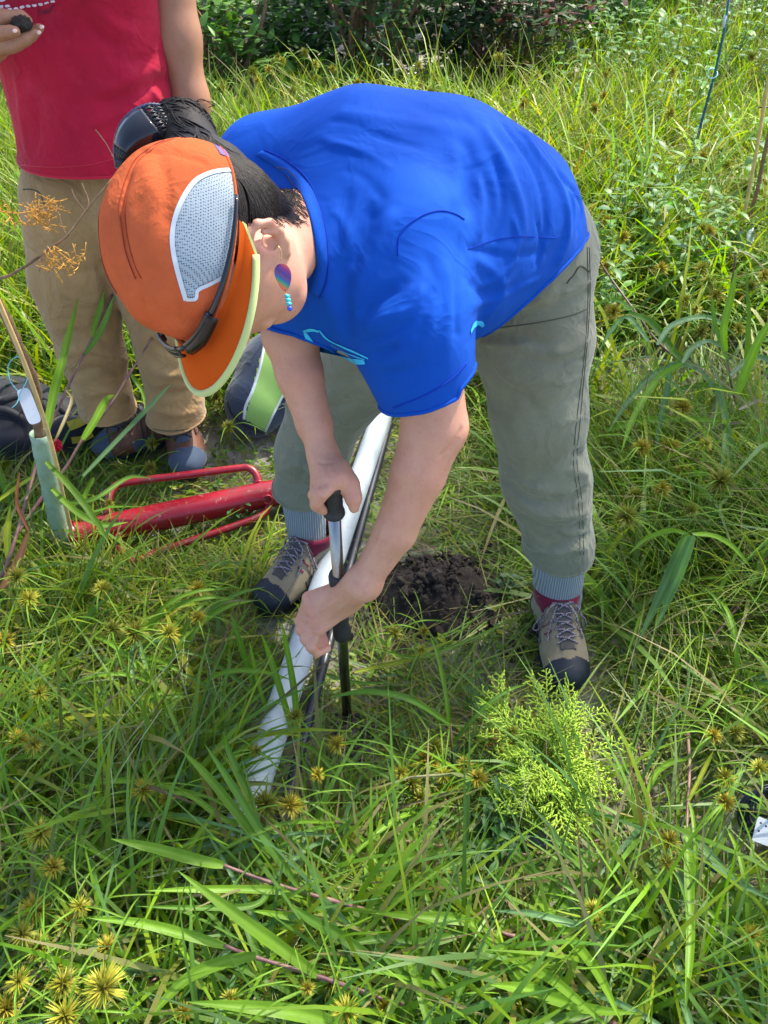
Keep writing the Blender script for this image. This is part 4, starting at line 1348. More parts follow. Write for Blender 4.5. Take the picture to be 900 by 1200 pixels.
for line, amp, w in [([(100, 20), (120, 45), (150, 60)], -0.008, 0.012), ([(110, 10), (135, 30), (165, 42)], 0.007, 0.012), ([(120, 60), (150, 72), (185, 66)], -0.006, 0.010),
                     ([(105, 110), (150, 95), (190, 75)], 0.007, 0.012), ([(110, 125), (150, 112), (200, 90)], -0.007, 0.010), ([(100, 150), (150, 130), (205, 105)], 0.006, 0.012),
                     ([(130, 165), (170, 150), (205, 130)], -0.006, 0.010), ([(60, 40), (70, 100), (75, 160)], 0.004, 0.016), ([(40, 60), (45, 120), (44, 180)], -0.004, 0.014),
                     ([(90, 60), (95, 110), (100, 170)], -0.004, 0.016), ([(20, 80), (26, 140), (34, 190)], 0.004, 0.012), ([(175, 95), (182, 115), (196, 128)], 0.008, 0.008)]:
    V = crease(V, N, mb_, line, amp, w)
V = V + N * (0.003 * wob(V, 22, 15) + 0.0015 * wob(V, 60, 16))[:, None]
mb_ = bvh_of(V, F)
rs = meshobj('t_shirt', V, F, M['red'], man)
md = rs.modifiers.new('t', 'SOLIDIFY'); md.thickness = 0.003; md.offset = -1
rim(V, F, 'hem', M['red_seam'], rs, 0.0036, lambda c: True)
seam(mb_, [(20, 193), (60, 196), (100, 194), (135, 186), (160, 176)], 0.0011, M['red_seam'], 'hem_stitch', rs)
# what shows of the white print on the chest
gl_ = random.Random(5)
for (x0, y0, x1, y1, w) in ((-10, 9, 14, 6, .006), (2, 13, 66, 1, .0045), (-8, 2, 8, -1, .006)):
    n = int(max(1, (x1 - x0) / 7))
    for k in range(n):
        a, b = (k + 0.08) / n, (k + 0.8) / n
        pts = [(x0 + (x1 - x0) * q, y0 + (y1 - y0) * q + gl_.uniform(-.6, .6)) for q in (a, (a + b) / 2, b)]
        print_ribbon(mb_, pts, w * gl_.uniform(0.7, 1.1), M['white_print'], 'chest_print', rs, 0.0016, 3)
for pts in ([(44, 12), (50, 14), (56, 10)], [(46, 16), (52, 15), (60, 13)], [(56, 16), (60, 9), (64, 5)]):
    print_ribbon(mb_, pts, 0.003, plain('dark_print', lin(120, 20, 50), 0.8), 'chest_print', rs, 0.0016, 4)

s = Solid()
s.ell(K(122, 205, 1.90), X_, Y_, Z_, 0.195, 0.13, 0.13, 0.05)
s.chain([K(84, 235, 1.90), K(88, 330, 2.00), K(108, 415, 2.11), K(128, 486, 2.20), K(132, 505, 2.22)], [0.122, 0.108, 0.088, 0.072, 0.070], 0.02)
s.chain([K(160, 240, 1.90), K(184, 340, 2.00), K(201, 425, 2.10), K(208, 500, 2.185), K(209, 520, 2.21)], [0.125, 0.104, 0.086, 0.073, 0.071], 0.02)
V, F = s.mesh(0.006)
V = smooth_mesh(V, F, 3, 0.5)
px = proj(V)
V, F = submesh(V, F, ~(((px[:, 1] > 470) & (beyond(V, K(208, 507, 2.12), CV(0.02, 0.70, 0.71)) > 0) & (px[:, 0] > 172)) | ((px[:, 1] > 450) & (px[:, 0] <= 172) & (beyond(V, K(138, 496, 2.15), CV(-0.05, 0.70, 0.71)) > 0))))
kb = bvh_of(V, F); N = vnormals(V, F)
for line, amp, w in [([(40, 300), (80, 320), (140, 310)], -0.006, 0.014), ([(60, 400), (90, 390), (130, 400)], -0.010, 0.012), ([(70, 415), (110, 410), (150, 425)], 0.010, 0.012),
                     ([(80, 440), (120, 432), (155, 445)], -0.010, 0.012), ([(100, 465), (130, 458), (160, 468)], 0.009, 0.010), ([(170, 395), (200, 410), (235, 400)], -0.009, 0.012),
                     ([(170, 425), (200, 440), (238, 430)], 0.009, 0.012), ([(172, 455), (205, 462), (238, 452)], -0.009, 0.010), ([(172, 475), (205, 485), (240, 478)], 0.007, 0.010),
                     ([(150, 250), (146, 320), (152, 380)], -0.012, 0.014), ([(60, 240), (66, 300), (74, 360)], 0.006, 0.014), ([(100, 240), (110, 300), (118, 360)], 0.005, 0.014)]:
    V = crease(V, N, kb, line, amp, w)
V = V + N * (0.004 * wob(V, 20, 25) + 0.0018 * wob(V, 55, 26))[:, None]
kb = bvh_of(V, F)
kt = meshobj('trousers', V, F, M['khaki'], man)
md = kt.modifiers.new('t', 'SOLIDIFY'); md.thickness = 0.003; md.offset = -1
rim(V, F, 'hem', M['khaki'], kt, 0.0035, lambda c: c[2] < 0.5)
seam(kb, [(176, 502), (200, 505), (238, 500)], 0.0011, M['olive_seam'], 'hem_stitch', kt)
seam(kb, [(27, 222), (36, 222), (46, 226), (52, 240)], 0.0013, M['olive_seam'], 'pocket_seam', kt)
boot = (M['brown_leather'], M['slate'], M['brown_leather'], M['slate'], M['navy_rubber'], M['rubber'])
shoe(man, PH(224, 556, 0.02), PH(213, 508, 0.10), 'suede_shoe', boot, 1.05, 0.29)
shoe(man, PH(108, 528, 0.02), PH(140, 494, 0.10), 'suede_shoe', boot, 1.05, 0.29)
for a in (K(139, 480, 2.22), K(207, 495, 2.22)):
    g = PH(213, 508, 0.06) if a.x > K(170, 480, 2.2).x else PH(140, 494, 0.06)
    MB().tube([a, g], [0.045, 0.040], 16).obj('sock', plain('dark_sock', lin(70, 66, 62), 0.9), man)
# ================================================================ tools and gear
t = NT('worn_chrome')
f = t.noise(30, 4, 0.7, stretch=(1, 1, 0.2))
t.set(Base_Color=t.ramp(f, [(0.35, (0.20, 0.20, 0.20)), (0.7, (0.34, 0.35, 0.35))]), Metallic=1.0, Roughness=t.ramp(f, [(0.3, (0.16, 0.16, 0.16)), (0.8, (0.34, 0.34, 0.34))]))
M['chrome'] = t.m
t = NT('white_pvc')
f = t.noise(9, 6, 0.7)
c = t.ramp(f, [(0.35, lin(190, 200, 204)), (0.75, lin(172, 184, 188))])
c = t.mix(t.ramp(t.noise(40, 6, 0.75, stretch=(1, 1, 1)), [(0.60, (0, 0, 0)), (0.72, (0.6, 0.6, 0.6))]), c, lin(138, 130, 110))
t.set(Base_Color=c, Roughness=0.42)
M['pvc'] = t.m
t = NT('red_paint')
f = t.noise(18, 7, 0.75)
c = t.ramp(t.noise(5, 3), [(0.3, lin(128, 8, 28)), (0.7, lin(150, 14, 36))])
c = t.mix(t.ramp(f, [(0.53, (0, 0, 0)), (0.60, (0.8, 0.8, 0.8))]), c, lin(104, 40, 38))
c = t.mix(t.ramp(t.noise(70, 5, 0.8), [(0.60, (0, 0, 0)), (0.66, (1, 1, 1))]), c, lin(150, 128, 112))
t.set(Base_Color=c, Roughness=t.ramp(f, [(0.3, (0.26, 0.26, 0.26)), (0.7, (0.5, 0.5, 0.5))]))
t.b.inputs['Coat Weight'].default_value = 0.3
M['redpaint'] = t.m
M['hose'] = plain('dark_hose', lin(34, 38, 48), 0.38, var=0.4, scale=22, bump=0.2)
M['navy_cloth'] = cloth_mat('navy_nylon', lin(40, 56, 80), 0.18, 500, 0.7, crumple=0.4)
M['black_cloth'] = cloth_mat('black_nylon', lin(20, 22, 30), 0.25, 500, 0.6)
M['lime_cloth'] = cloth_mat('lime_nylon', lin(140, 182, 96), 0.08, 700, 0.7)
M['piping'] = plain('pale_piping', lin(196, 206, 212), 0.6)
M['yellow_cloth'] = cloth_mat('olive_yellow_nylon', lin(150, 140, 40), 0.15, 500)
M['tag_white'] = plain('white_plastic_tag', lin(206, 212, 218), 0.4, var=0.04)
M['string'] = plain('turquoise_string', lin(110, 196, 204), 0.6)
M['crimson'] = plain('crimson_tassel', lin(206, 14, 50), 0.8)

tool = thing('soil_sampler', 'chrome steel soil sampler tube with black rubber grips pushed into the ground', 'sampling tool', TOOL_B)
MB().tube([TOOL_B, TOOL_B.lerp(TOOL_T, 0.985)], 0.0102, 24).obj('shaft', M['chrome'], tool)
def grip(ya, yb, nm):
    a, b = tool_at(ya), tool_at(yb)
    n = 22
    pts = [a.lerp(b, k / n) for k in range(n + 1)]
    rr = []
    for k in range(n + 1):
        q = k / n
        r = 0.0142 + 0.0006 * math.sin(k * 2.2)
        if q < 0.14 or q > 0.86: r = 0.0178 - 0.03 * min(q, 1 - q) * 0.3
        rr.append(r)
    rr[0] *= 0.9; rr[-1] *= 0.85
    MB().tube(pts, rr, 24).obj(nm, M['rubber'], tool)
grip(603, 566, 'grip')
grip(745, 672, 'grip')
q0 = tool_at(848)
MB().tube([tool_at(842), tool_at(835)], 0.0108, 20).obj('collar_ring', M['chrome'], tool)

# white pipe on the grass
pa, pb = PH(279, 978, 0.060), PH(466, 432, 0.045)
pipe = thing('plastic_pipe', 'long white plastic pipe lying in the grass beside the metal sampler', 'pipe', pa)
ax = (pb - pa).normalized()
n = 60
rp = 0.0272
u = ax.cross(Vector((0, 0, 1))).normalized(); w = u.cross(ax)
v, f = [], []
SEG = 28
for i in range(n + 1):
    c = pa.lerp(pb, i / n)
    for k in range(SEG):
        a = 2 * math.pi * k / SEG
        e = c + (u * math.cos(a) + w * math.sin(a)) * rp
        if i == 0: e = e + ax * (0.020 * math.cos(a + 0.6) + 0.006 * math.sin(3 * a))
        v.append(e)
for i in range(n):
    for k in range(SEG):
        f.append((i * SEG + k, i * SEG + (k + 1) % SEG, (i + 1) * SEG + (k + 1) % SEG, (i + 1) * SEG + k))
o = MB().add(v, f).obj('pipe_wall', M['pvc'], pipe)
md = o.modifiers.new('wall', 'SOLIDIFY'); md.thickness = 0.004
mb = MB()
pr = random.Random(4)
for i in range(52):                                  # the faint grey print along its side (too small to read)
    q = 0.55 + 0.4 * i / 52
    if pr.random() < 0.25: continue
    c = pa.lerp(pb, q); a = 1.25
    nrm = u * math.cos(a) + w * math.sin(a); sdv = ax.cross(nrm)
    mb.box(c + nrm * (rp + 0.0004), ax, sdv, nrm, 0.0022, 0.0011 + 0.0012 * pr.random(), 0.0003)
tag(mb.obj('printed_marks', plain('grey_print', lin(150, 158, 170), 0.6), pipe, smooth=False), kind='stuff')
mb = MB()
for q, a in ((0.012, 1.4), (0.045, 1.5)):
    c = pa.lerp(pb, q); nrm = u * math.cos(a) + w * math.sin(a)
    mb.ell(c + nrm * rp, u, ax, nrm, 0.003, 0.003, 0.0012, 10, 6)
tag(mb.obj('drill_hole', M['black'], pipe), kind='stuff')

# dark hose alongside it
hp = spline([PH(466, 462, 0.03), PH(452, 515, 0.022), PH(412, 660, 0.02), PH(374, 802, 0.022), PH(340, 930, 0.02), PH(304, 1066, 0.03), PH(292, 1112, 0.02), PH(284, 1140, 0.0)], 8)
hose = MB().tube([p + Vector((0, 0, .010)) for p in hp], 0.0115, 14).obj('dark_pipe', M['hose'])
tag(hose, 'thin dark pipe lying in the grass close beside the white pipe', 'pipe')

# red post driver
da, db = PH(82, 628, 0.05), PH(352, 571, 0.05)
drv = thing('post_driver', 'red painted steel post driver with two loop handles lying in the grass', 'post driver', da)
ax = (db - da).normalized()
pts = [da, da + ax * 0.002, da + ax * 0.012, da + ax * 0.016] + [da.lerp(db, k / 12) for k in range(1, 13)]
MB().tube(pts, [0.036, 0.040, 0.040, 0.0365] + [0.0365] * 12, 28).obj('barrel', M['redpaint'], drv)
h1 = spline([PH(127, 606, 0.065), PH(127, 588, 0.085), PH(132, 574, 0.095), PH(146, 566, 0.095), PH(215, 557, 0.095), PH(278, 549, 0.095), PH(292, 549, 0.095), PH(300, 556, 0.085), PH(304, 570, 0.065)], 6)
MB().tube(h1, 0.0105, 14).obj('handle', M['redpaint'], drv)
h2 = spline([PH(140, 640, 0.04), PH(146, 654, 0.028), PH(160, 657, 0.024), PH(190, 645, 0.024), PH(250, 625, 0.026), PH(296, 609, 0.028), PH(310, 601, 0.03), PH(314, 592, 0.04), PH(312, 582, 0.055)], 6)
MB().tube(h2, 0.0100, 14).obj('handle', M['redpaint'], drv)
for p in (h1[0], h1[-1], h2[0], h2[-1]):
    c = da + ax * (p - da).dot(ax) + (p - (da + ax * (p - da).dot(ax))).normalized() * 0.034
    mb = MB()
    d = (c - (da + ax * (p - da).dot(ax))).normalized()
    ring_ = []
    e1 = d.cross(ax).normalized()
    for k in range(15):
        a = 2 * math.pi * k / 14
        ring_.append(c + (ax * math.cos(a) + e1 * math.sin(a)) * 0.012 + d * 0.003)
    mb.tube(ring_, 0.0034, 6, caps=False).obj('weld', M['redpaint'], drv)

# slate and lime bag behind the woman's leg
bag = thing('duffel_bag', 'slate blue bag with lime green panel lying on the grass behind the orange cap', 'bag', PH(315, 500, 0))
s = Solid()
s.chain([K(298, 470, 2.30), K(330, 440, 2.36), K(395, 420, 2.44)], [0.085, 0.125, 0.130], 0.06)
s.ell(K(300, 478, 2.30), RGT, UPV, FWD, 0.075, 0.085, 0.08, 0.04)
s.plane(Vector((0, 0, 0.005)), Vector((0, 0, -1)))
V, F = s.mesh(0.006)
V = smooth_mesh(V, F, 2, 0.5)
V = V + vnormals(V, F) * (0.003 * wob(V, 30, 33))[:, None]
fcx = V[F].mean(1); pp = proj(fcx)
band = inpoly(pp[:, 0], pp[:, 1], [(309, 405), (287, 491), (311, 505), (326, 474), (344, 440), (352, 400)]) & (pp[:, 2] < 2.42)
bbv = bvh_of(V, F)
vv, ff = submesh(V, F, ~band); meshobj('bag_body', vv, ff, M['navy_cloth'], bag)
vv, ff = submesh(V + vnormals(V, F) * 0.001, F, band); meshobj('lime_panel', vv, ff, M['lime_cloth'], bag)
seam(bbv, [(310, 405), (305, 430), (296, 458), (288, 476), (286, 491)], 0.0045, M['piping'], 'piping', bag)
seam(bbv, [(311, 505), (318, 490), (326, 474), (338, 452)], 0.0038, M['piping'], 'piping', bag)
seam(bbv, [(266, 470), (272, 485), (285, 497), (311, 509), (330, 516)], 0.004, M['black_cloth'], 'base_seam', bag)

# dark backpack at the left
bp = thing('backpack', 'black and navy backpack lying on its side in the grass behind the staked sapling', 'backpack', PH(40, 545, 0))
s = Solid()
s.chain([K(-60, 486, 2.34), K(20, 492, 2.30), K(70, 496, 2.33)], [0.12, 0.115, 0.085], 0.06)
s.ell(K(14, 520, 2.22), RGT, UPV, FWD, 0.08, 0.05, 0.07, 0.03)
s.plane(Vector((0, 0, 0.005)), Vector((0, 0, -1)))
V, F = s.mesh(0.006); V = smooth_mesh(V, F, 2, 0.5)
V = V + vnormals(V, F) * (0.006 * wob(V, 26, 41))[:, None]
pb_ = bvh_of(V, F)
meshobj('pack_body', V, F, M['black_cloth'], bp)
for pts, wd in (([(0, 470), (30, 462), (60, 470), (85, 490)], 0.02), ([(20, 540), (34, 520), (30, 496), (10, 482), (-8, 480)], 0.022), ([(60, 540), (66, 515), (60, 490), (50, 470)], 0.016)):
    ln = hits(pb_, pts, 5, 0.005)
    if len(ln) > 2:
        o = MB().ribbon(ln, wd, [pb_.find_nearest(p)[1] for p in ln]).obj('strap', M['black_cloth'], bp)
        md = o.modifiers.new('t', 'SOLIDIFY'); md.thickness = 0.008
s = Solid()
s.chain([K(78, 508, 2.26), K(106, 506, 2.28)], [0.055, 0.045], 0.03)
V, F = s.mesh(0.006); V = V + vnormals(V, F) * (0.004 * wob(V, 40, 43))[:, None]
meshobj('side_pocket', V, F, M['black_cloth'], bp)
b2 = bvh_of(V, F)
for pts, mt, wd in (([(80, 500), (92, 496), (106, 490)], 'yellow_cloth', 0.03), ([(84, 516), (96, 514), (108, 508)], 'yellow_cloth', 0.02), ([(92, 486), (100, 484), (108, 484)], 'crimson', 0.006), ([(88, 506), (98, 504), (108, 500)], 'black_cloth', 0.012)):
    ln = hits(b2, pts, 5, 0.003)
    if len(ln) > 2:
        MB().ribbon(ln, wd, [b2.find_nearest(p)[1] for p in ln]).obj('webbing', M[mt], bp)
mb = MB()
c = K(64, 521, 2.08)
pr = random.Random(9)
for k in range(70):
    d = Vector((pr.gauss(0, 1), pr.gauss(0, 1), pr.gauss(0, 1))).normalized()
    mb.tube([c, c + d * 0.012, c + d * 0.020 + Vector((0, 0, -0.003))], [0.0030, 0.0028, 0.0014], 5)
tag(mb.obj('tassel', M['crimson'], bp), kind='stuff')

# coiled cable and its probe, lower right
cb = thing('cable_coil', 'coil of thin black cable with white label plate at the right edge of the grass', 'cable', PH(905, 955, 0))
cc = PH(892, 956, 0.08)
e1, e2 = Vector((0.2, 0.9, 0.3)).normalized(), Vector((0, 0, 1))
e3 = Vector((1, -0.15, 0.0)).normalized()
mb = MB()
crd = []
for i in range(14 * 24):
    a = 2 * math.pi * i / 24
    k = i / (14 * 24)
    crd.append(cc + (e3 * math.cos(a) * (0.034 + 0.004 * math.sin(i // 24 * 2.3)) + (e1 * 0.75 + e2 * 0.25) * math.sin(a) * (0.044 + 0.005 * math.sin(i // 24 * 1.7))) + Vector((0, 0, 0.040 * k + 0.003 * math.sin(a * 3))) + e3 * (0.016 * (k - 0.5)))
MB().tube(crd, 0.0020, 6).obj('coil', plain('blue_black_cable', lin(30, 36, 52), 0.35), cb)
MB().tube(spline([crd[0], PH(862, 950, 0.08), PH(836, 940, 0.10), PH(814, 944, 0.10), PH(800, 962, 0.09), PH(798, 980, 0.08), PH(806, 996, 0.085), PH(816, 1004, 0.09)], 6), 0.0024, 6).obj('lead', M['rubber'], cb)
MB().tube(spline([crd[-1], PH(872, 930, 0.05), PH(866, 900, 0.04), PH(872, 870, 0.02), PH(890, 850, 0.0)], 6), 0.0022, 6).obj('lead', M['rubber'], cb)
pl = PH(894, 974, 0.15)
nrm = (CAMP - pl).normalized()
pu = (UPV + RGT * 0.25).normalized(); pu = (pu - nrm * pu.dot(nrm)).normalized(); ps = pu.cross(nrm)
MB().box(pl, ps, pu, nrm, 0.013, 0.021, 0.0015).obj('label_plate', M['tag_white'], cb, smooth=False)
for dx, dy in ((-0.006, 0.012), (0.003, 0.010), (-0.006, -0.002)):
    MB().ell(pl + ps * dx + pu * dy + nrm * 0.0016, ps, pu, nrm, 0.0018, 0.0018, 0.0006, 10, 5).obj('rivet', M['black'], cb)
pr1, pr2 = PH(812, 1001, 0.09), PH(870, 1041, 0.10)
prb = thing('probe', 'slim black and blue pen-shaped probe lying in the grass below the coiled cable', 'probe', pr1)
ax = (pr2 - pr1).normalized(); L_ = (pr2 - pr1).length
MB().tube([pr1, pr1 + ax * 0.012, pr1 + ax * 0.014, pr1 + ax * L_ * 0.30, pr1 + ax * L_ * 0.31], [0.0035, 0.0045, 0.0062, 0.0066, 0.005], 14).obj('cap_end', M['rubber'], prb)
MB().tube([pr1 + ax * L_ * 0.30, pr1 + ax * L_ * 0.32, pr1 + ax * L_ * 0.72, pr1 + ax * L_ * 0.74], [0.0052, 0.0062, 0.0055, 0.0045], 14).obj('barrel', plain('teal_blue_plastic', lin(24, 92, 128), 0.25), prb)
MB().tube([pr1 + ax * L_ * 0.73, pr1 + ax * L_ * 0.9, pr2], [0.005, 0.004, 0.0012], 12).obj('tip', M['rubber'], prb)
mb = MB()
sdv = ax.cross(UPV).normalized(); nv = sdv.cross(ax)
if nv.dot(CAMP - pr1) < 0: nv = -nv
for k in range(7):                                   # tiny pale lettering, too small to read
    mb.box(pr1 + ax * (L_ * (0.34 + 0.036 * k)) + nv * 0.0064, ax, sdv, nv, 0.0009, 0.0020, 0.0003)
tag(mb.obj('lettering', M['tag_white'], prb, smooth=False), kind='stuff')

# grey lump and soil heap
def rock(name, c, r, mat, seed, flat=0.7, parent=None, amp=1.0):
    bm = bmesh.new()
    bmesh.ops.create_icosphere(bm, subdivisions=4, radius=1)
    V = np.array([v.co[:] for v in bm.verts])
    V = V * (1 + amp * (0.16 * wob(V, 2.4, seed) + 0.10 * wob(V, 7, seed + 1) + 0.06 * wob(V, 20, seed + 2)))[:, None] * np.array([r, r * 0.8, r * flat])
    F = [tuple(v.index for v in f.verts) for f in bm.faces]
    bm.free()
    o = meshobj(name, [tuple(v) for v in (V + np.array(c[:]))] if parent else [tuple(v) for v in V], F, mat, parent)
    if not parent: o.location = c
    return o
t = NT('dark_moist_soil')
f = t.noise(45, 8, 0.75)
t.set(Base_Color=t.ramp(f, [(0.3, (0.022, 0.016, 0.012)), (0.55, (0.050, 0.038, 0.028)), (0.75, (0.10, 0.078, 0.056))]), Roughness=0.95)
t.bump(t.noise(160, 6, 0.8), 1.0, 0.006)
M['soil'] = t.m
tag(rock('stone', PH(640, 982, 0.02), 0.045, plain('green_grey_stone', lin(92, 104, 96), 0.85, bump=0.5, bdist=0.004), 5, 0.5), 'smooth green-grey stone under the low edge of the cedar seedling', 'stone')
tag(rock('soil_clod', K(25, 30, 1.462), 0.0175, M['soil'], 15, 0.75, None, 2.4), 'dark crumb of soil held in the fingers of the standing person', 'soil clod')
sc_ = PH(508, 698, 0.0)
heap = thing('soil_heap', 'heap of loose dark dug soil on the grass between the two hiking shoes', 'soil heap', sc_)
n = 70
v, f = [], []
for i in range(n):
    for j in range(n):
        x, y = (i / (n - 1) - 0.5) * 0.46, (j / (n - 1) - 0.5) * 0.38
        r = math.hypot(x / 0.20, y / 0.155)
        z = 0.090 * max(0, 1 - r ** 1.3) - 0.020
        v.append((x, y, z))
V = np.array(v)
rr = np.hypot(V[:, 0] / 0.20, V[:, 1] / 0.155)
V[:, 2] += (0.010 * wob(V * 1.0, 45, 51) + 0.007 * wob(V, 110, 52) + 0.004 * wob(V, 260, 53)) * np.clip(1.5 - rr, 0, 1)
V += np.array(sc_[:])
ii = [(i * n + j, (i + 1) * n + j, (i + 1) * n + j + 1, i * n + j + 1) for i in range(n - 1) for j in range(n - 1)]
meshobj('loose_soil', V, np.array(ii), M['soil'], heap)
mb = MB()
pr = random.Random(8)
for k in range(420):
    a, q = pr.uniform(0, 6.28), abs(pr.gauss(0, 0.55))
    x, y = math.cos(a) * q * 0.23, math.sin(a) * q * 0.18
    z = 0.086 * max(0, 1 - (q * 1.15) ** 1.3) + pr.uniform(-0.012, 0.004)
    r = pr.choice((0.002, 0.003, 0.004, 0.006, 0.009, 0.014)) * pr.uniform(0.6, 1.2)
    ax1 = Vector((pr.gauss(0, 1), pr.gauss(0, 1), pr.gauss(0, 1))).normalized()
    ax2 = ax1.orthogonal().normalized(); ax3 = ax1.cross(ax2)
    m2 = MB().ell(sc_ + Vector((x, y, max(0.002, z))), ax1, ax2, ax3, r, r * pr.uniform(.6, 1), r * pr.uniform(.6, 1), 6, 4)
    v = [Vector(p) + Vector((pr.gauss(0, 1), pr.gauss(0, 1), pr.gauss(0, 1))) * r * 0.14 for p in m2.v]
    mb.add(v, m2.f)
tag(mb.obj('soil_crumb', M['soil'], heap, smooth=False), kind='stuff')
mb = MB()
pc = PH(412, 862, 0.004)                            # the fresh hole the sampler stands in
for k in range(70):
    a, q = pr.uniform(0, 6.28), 0.018 + abs(pr.gauss(0, 0.020))
    r = pr.uniform(0.003, 0.009)
    mb.ell(pc + Vector((math.cos(a) * q, math.sin(a) * q, r * 0.3)), RGT, Vector((0, 1, 0)), Vector((0, 0, 1)), r, r * .8, r * .7, 6, 4)
tag(mb.obj('soil_crumbs', M['soil'], None, smooth=False), kind='stuff')

# sapling with its tube, stake and tag at the left
M['bark'] = plain('grey_brown_bark', lin(128, 100, 74), 0.85, var=0.4, scale=60, bump=0.6, bdist=0.002)
M['tan_stake'] = plain('tan_bamboo', lin(208, 178, 118), 0.6, var=0.2, scale=30)
t = NT('milky_green_tube')
t.set(Base_Color=t.mix(t.ramp(t.noise(30, 6, .7), [(0.45, (0, 0, 0)), (0.7, (.6, .6, .6))]), lin(172, 200, 172), lin(126, 142, 108)), Roughness=0.4, Transmission_Weight=0.25)
t.b.inputs['Alpha'].default_value = 0.93
M['tube'] = t.m
M['dry'] = plain('dry_golden_needles', lin(206, 152, 62), 0.8, var=0.25)
tb, tt = PH(76, 652, 0.0), K(46, 508, 1.76)
sap = thing('sapling', 'staked sapling with bare brown stem in a pale green tube with white tag', 'sapling', tb)
stem = spline([tb + Vector((0, 0, .01)), tt, K(42, 455, 1.68), K(24, 410, 1.60), K(4, 366, 1.54), K(-26, 318, 1.46), K(-50, 270, 1.40)], 6)
MB().tube(stem, [0.0115 - 0.0045 * k / (len(stem) - 1) + 0.0008 * (k % 3) for k in range(len(stem))], 12).obj('stem', M['bark'], sap)
br = spline([K(-26, 318, 1.46), K(0, 326, 1.40), K(30, 312, 1.36), K(60, 290, 1.33), K(78, 277, 1.32), K(100, 248, 1.32), K(132, 208, 1.32)], 5)
MB().tube(br, [0.0032 - 0.0022 * k / (len(br) - 1) for k in range(len(br))], 8).obj('branch', M['bark'], sap)
for pts in ([(78, 277), (72, 262), (66, 240)], [(100, 248), (88, 232), (84, 222)], [(100, 248), (104, 236), (96, 215)], [(136, 190), (124, 168), (112, 152)], [(60, 290), (50, 300), (46, 318)]):
    MB().tube(spline([K(x, y, 1.325) for x, y in pts], 4), 0.0009, 6).obj('twig', M['bark'], sap)
mb = MB()
pr = random.Random(12)
for (x, y, nn_, sp) in ((48, 258, 16, 16), (66, 302, 16, 14), (40, 248, 10, 12), (86, 308, 8, 10), (60, 240, 7, 10), (20, 250, 6, 14)):
    for k in range(nn_):
        p = K(x + pr.gauss(0, sp * .5), y + pr.gauss(0, sp * .5), 1.33 + pr.gauss(0, .008))
        d = Vector((pr.gauss(0, 1), pr.gauss(0, .6), pr.gauss(0, 1))).normalized()
        for j in range(4):
            mb.tube([p + d * (0.006 * j), p + d * (0.006 * j) + Vector((pr.gauss(0, 1), pr.gauss(0, .6), pr.gauss(0, 1))).normalized() * 0.008], [0.0010, 0.0005], 4)
        mb.tube([p, p + d * 0.026], 0.0008, 4)
tag(mb.obj('dry_foliage', M['dry'], sap), kind='stuff')
MB().tube(spline([K(0, 240 + 8, 1.335), K(24, 250, 1.33), K(48, 244, 1.33), K(62, 233, 1.33)], 4), 0.0012, 6).obj('twig', M['dry'], sap)
tw = (tt - tb).normalized()
tu = tw.orthogonal().normalized(); tv = tw.cross(tu)
o = MB().tube([tb.lerp(tt, k / 20) for k in range(21)], [0.0215 + 0.0010 * math.sin(k * 1.9) for k in range(21)], 24, caps=False).obj('tree_tube', M['tube'], sap)
md = o.modifiers.new('wall', 'SOLIDIFY'); md.thickness = 0.0018
sk = [PH(90, 650, 0.0), K(76, 590, 1.86), K(60, 520, 1.72), K(34, 440, 1.60), K(2, 362, 1.50), K(-22, 310, 1.42)]
MB().tube(spline(sk, 5), 0.0048, 10).obj('stake', M['tan_stake'], sap)
tp = K(34, 476, 1.62)
nrm = (CAMP - tp).normalized(); pu = (UPV * 0.92 - RGT * 0.36).normalized(); pu = (pu - nrm * pu.dot(nrm)).normalized(); ps = pu.cross(nrm)
out = []
for k in range(24):
    a = 2 * math.pi * k / 24
    cx, cy = math.cos(a), math.sin(a)
    out.append((0.0135 * math.copysign(abs(cx) ** 0.5, cx), 0.038 * math.copysign(abs(cy) ** 0.35, cy)))
v = [tp + ps * x + pu * y - nrm * .0008 for x, y in out] + [tp + ps * x + pu * y + nrm * .0008 for x, y in out]
MB().add(v, [tuple(range(23, -1, -1)), tuple(range(24, 48))] + [(k, (k + 1) % 24, 24 + (k + 1) % 24, 24 + k) for k in range(24)]).obj('tag', M['tag_white'], sap, smooth=False)
MB().tube(spline([K(24, 462, 1.61), K(12, 446, 1.62), K(10, 428, 1.63), K(20, 418, 1.60), K(30, 426, 1.60), K(32, 444, 1.60), K(24, 460, 1.605), K(20, 472, 1.60), K(14, 478, 1.60)], 5), 0.0011, 6).obj('string', M['string'], sap)

# blue rod and the second staked sapling at the upper right
rb = PH(797, 244, 0.0)
rod = thing('blue_rod', 'thin dark blue rod leaning out of the sunny grass at the upper right', 'rod', rb)
M['rod'] = plain('teal_blue_rod', lin(22, 82, 110), 0.35, var=0.4, scale=9)
dr = depth_of(rb)
rp_ = [rb, K(808, 200, dr - 0.12), K(823, 140, dr - 0.26), K(838, 85, dr - 0.38), K(848, 40, dr - 0.47), K(856, -14, dr - 0.58)]
MB().tube(rp_, [0.0062, 0.0060, 0.0058, 0.0055, 0.005, 0.0045], 10).obj('shaft', M['rod'], rod)
t = NT('clear_film')
t.set(Base_Color=lin(190, 226, 236), Roughness=0.15, Alpha=0.45)
c = K(835, 86, dr - 0.385)
mb = MB()
v = [c + (RGT * math.cos(a) * 0.020 + UPV * math.sin(a) * 0.020) + FWD * 0.004 * math.sin(2 * a) for a in [2 * math.pi * k / 20 for k in range(20)]]
mb.tube(v + [v[0]], 0.0022, 6, caps=False)
mb.obj('wire_ring', plain('pale_blue_wire', lin(150, 206, 222), 0.4), rod)
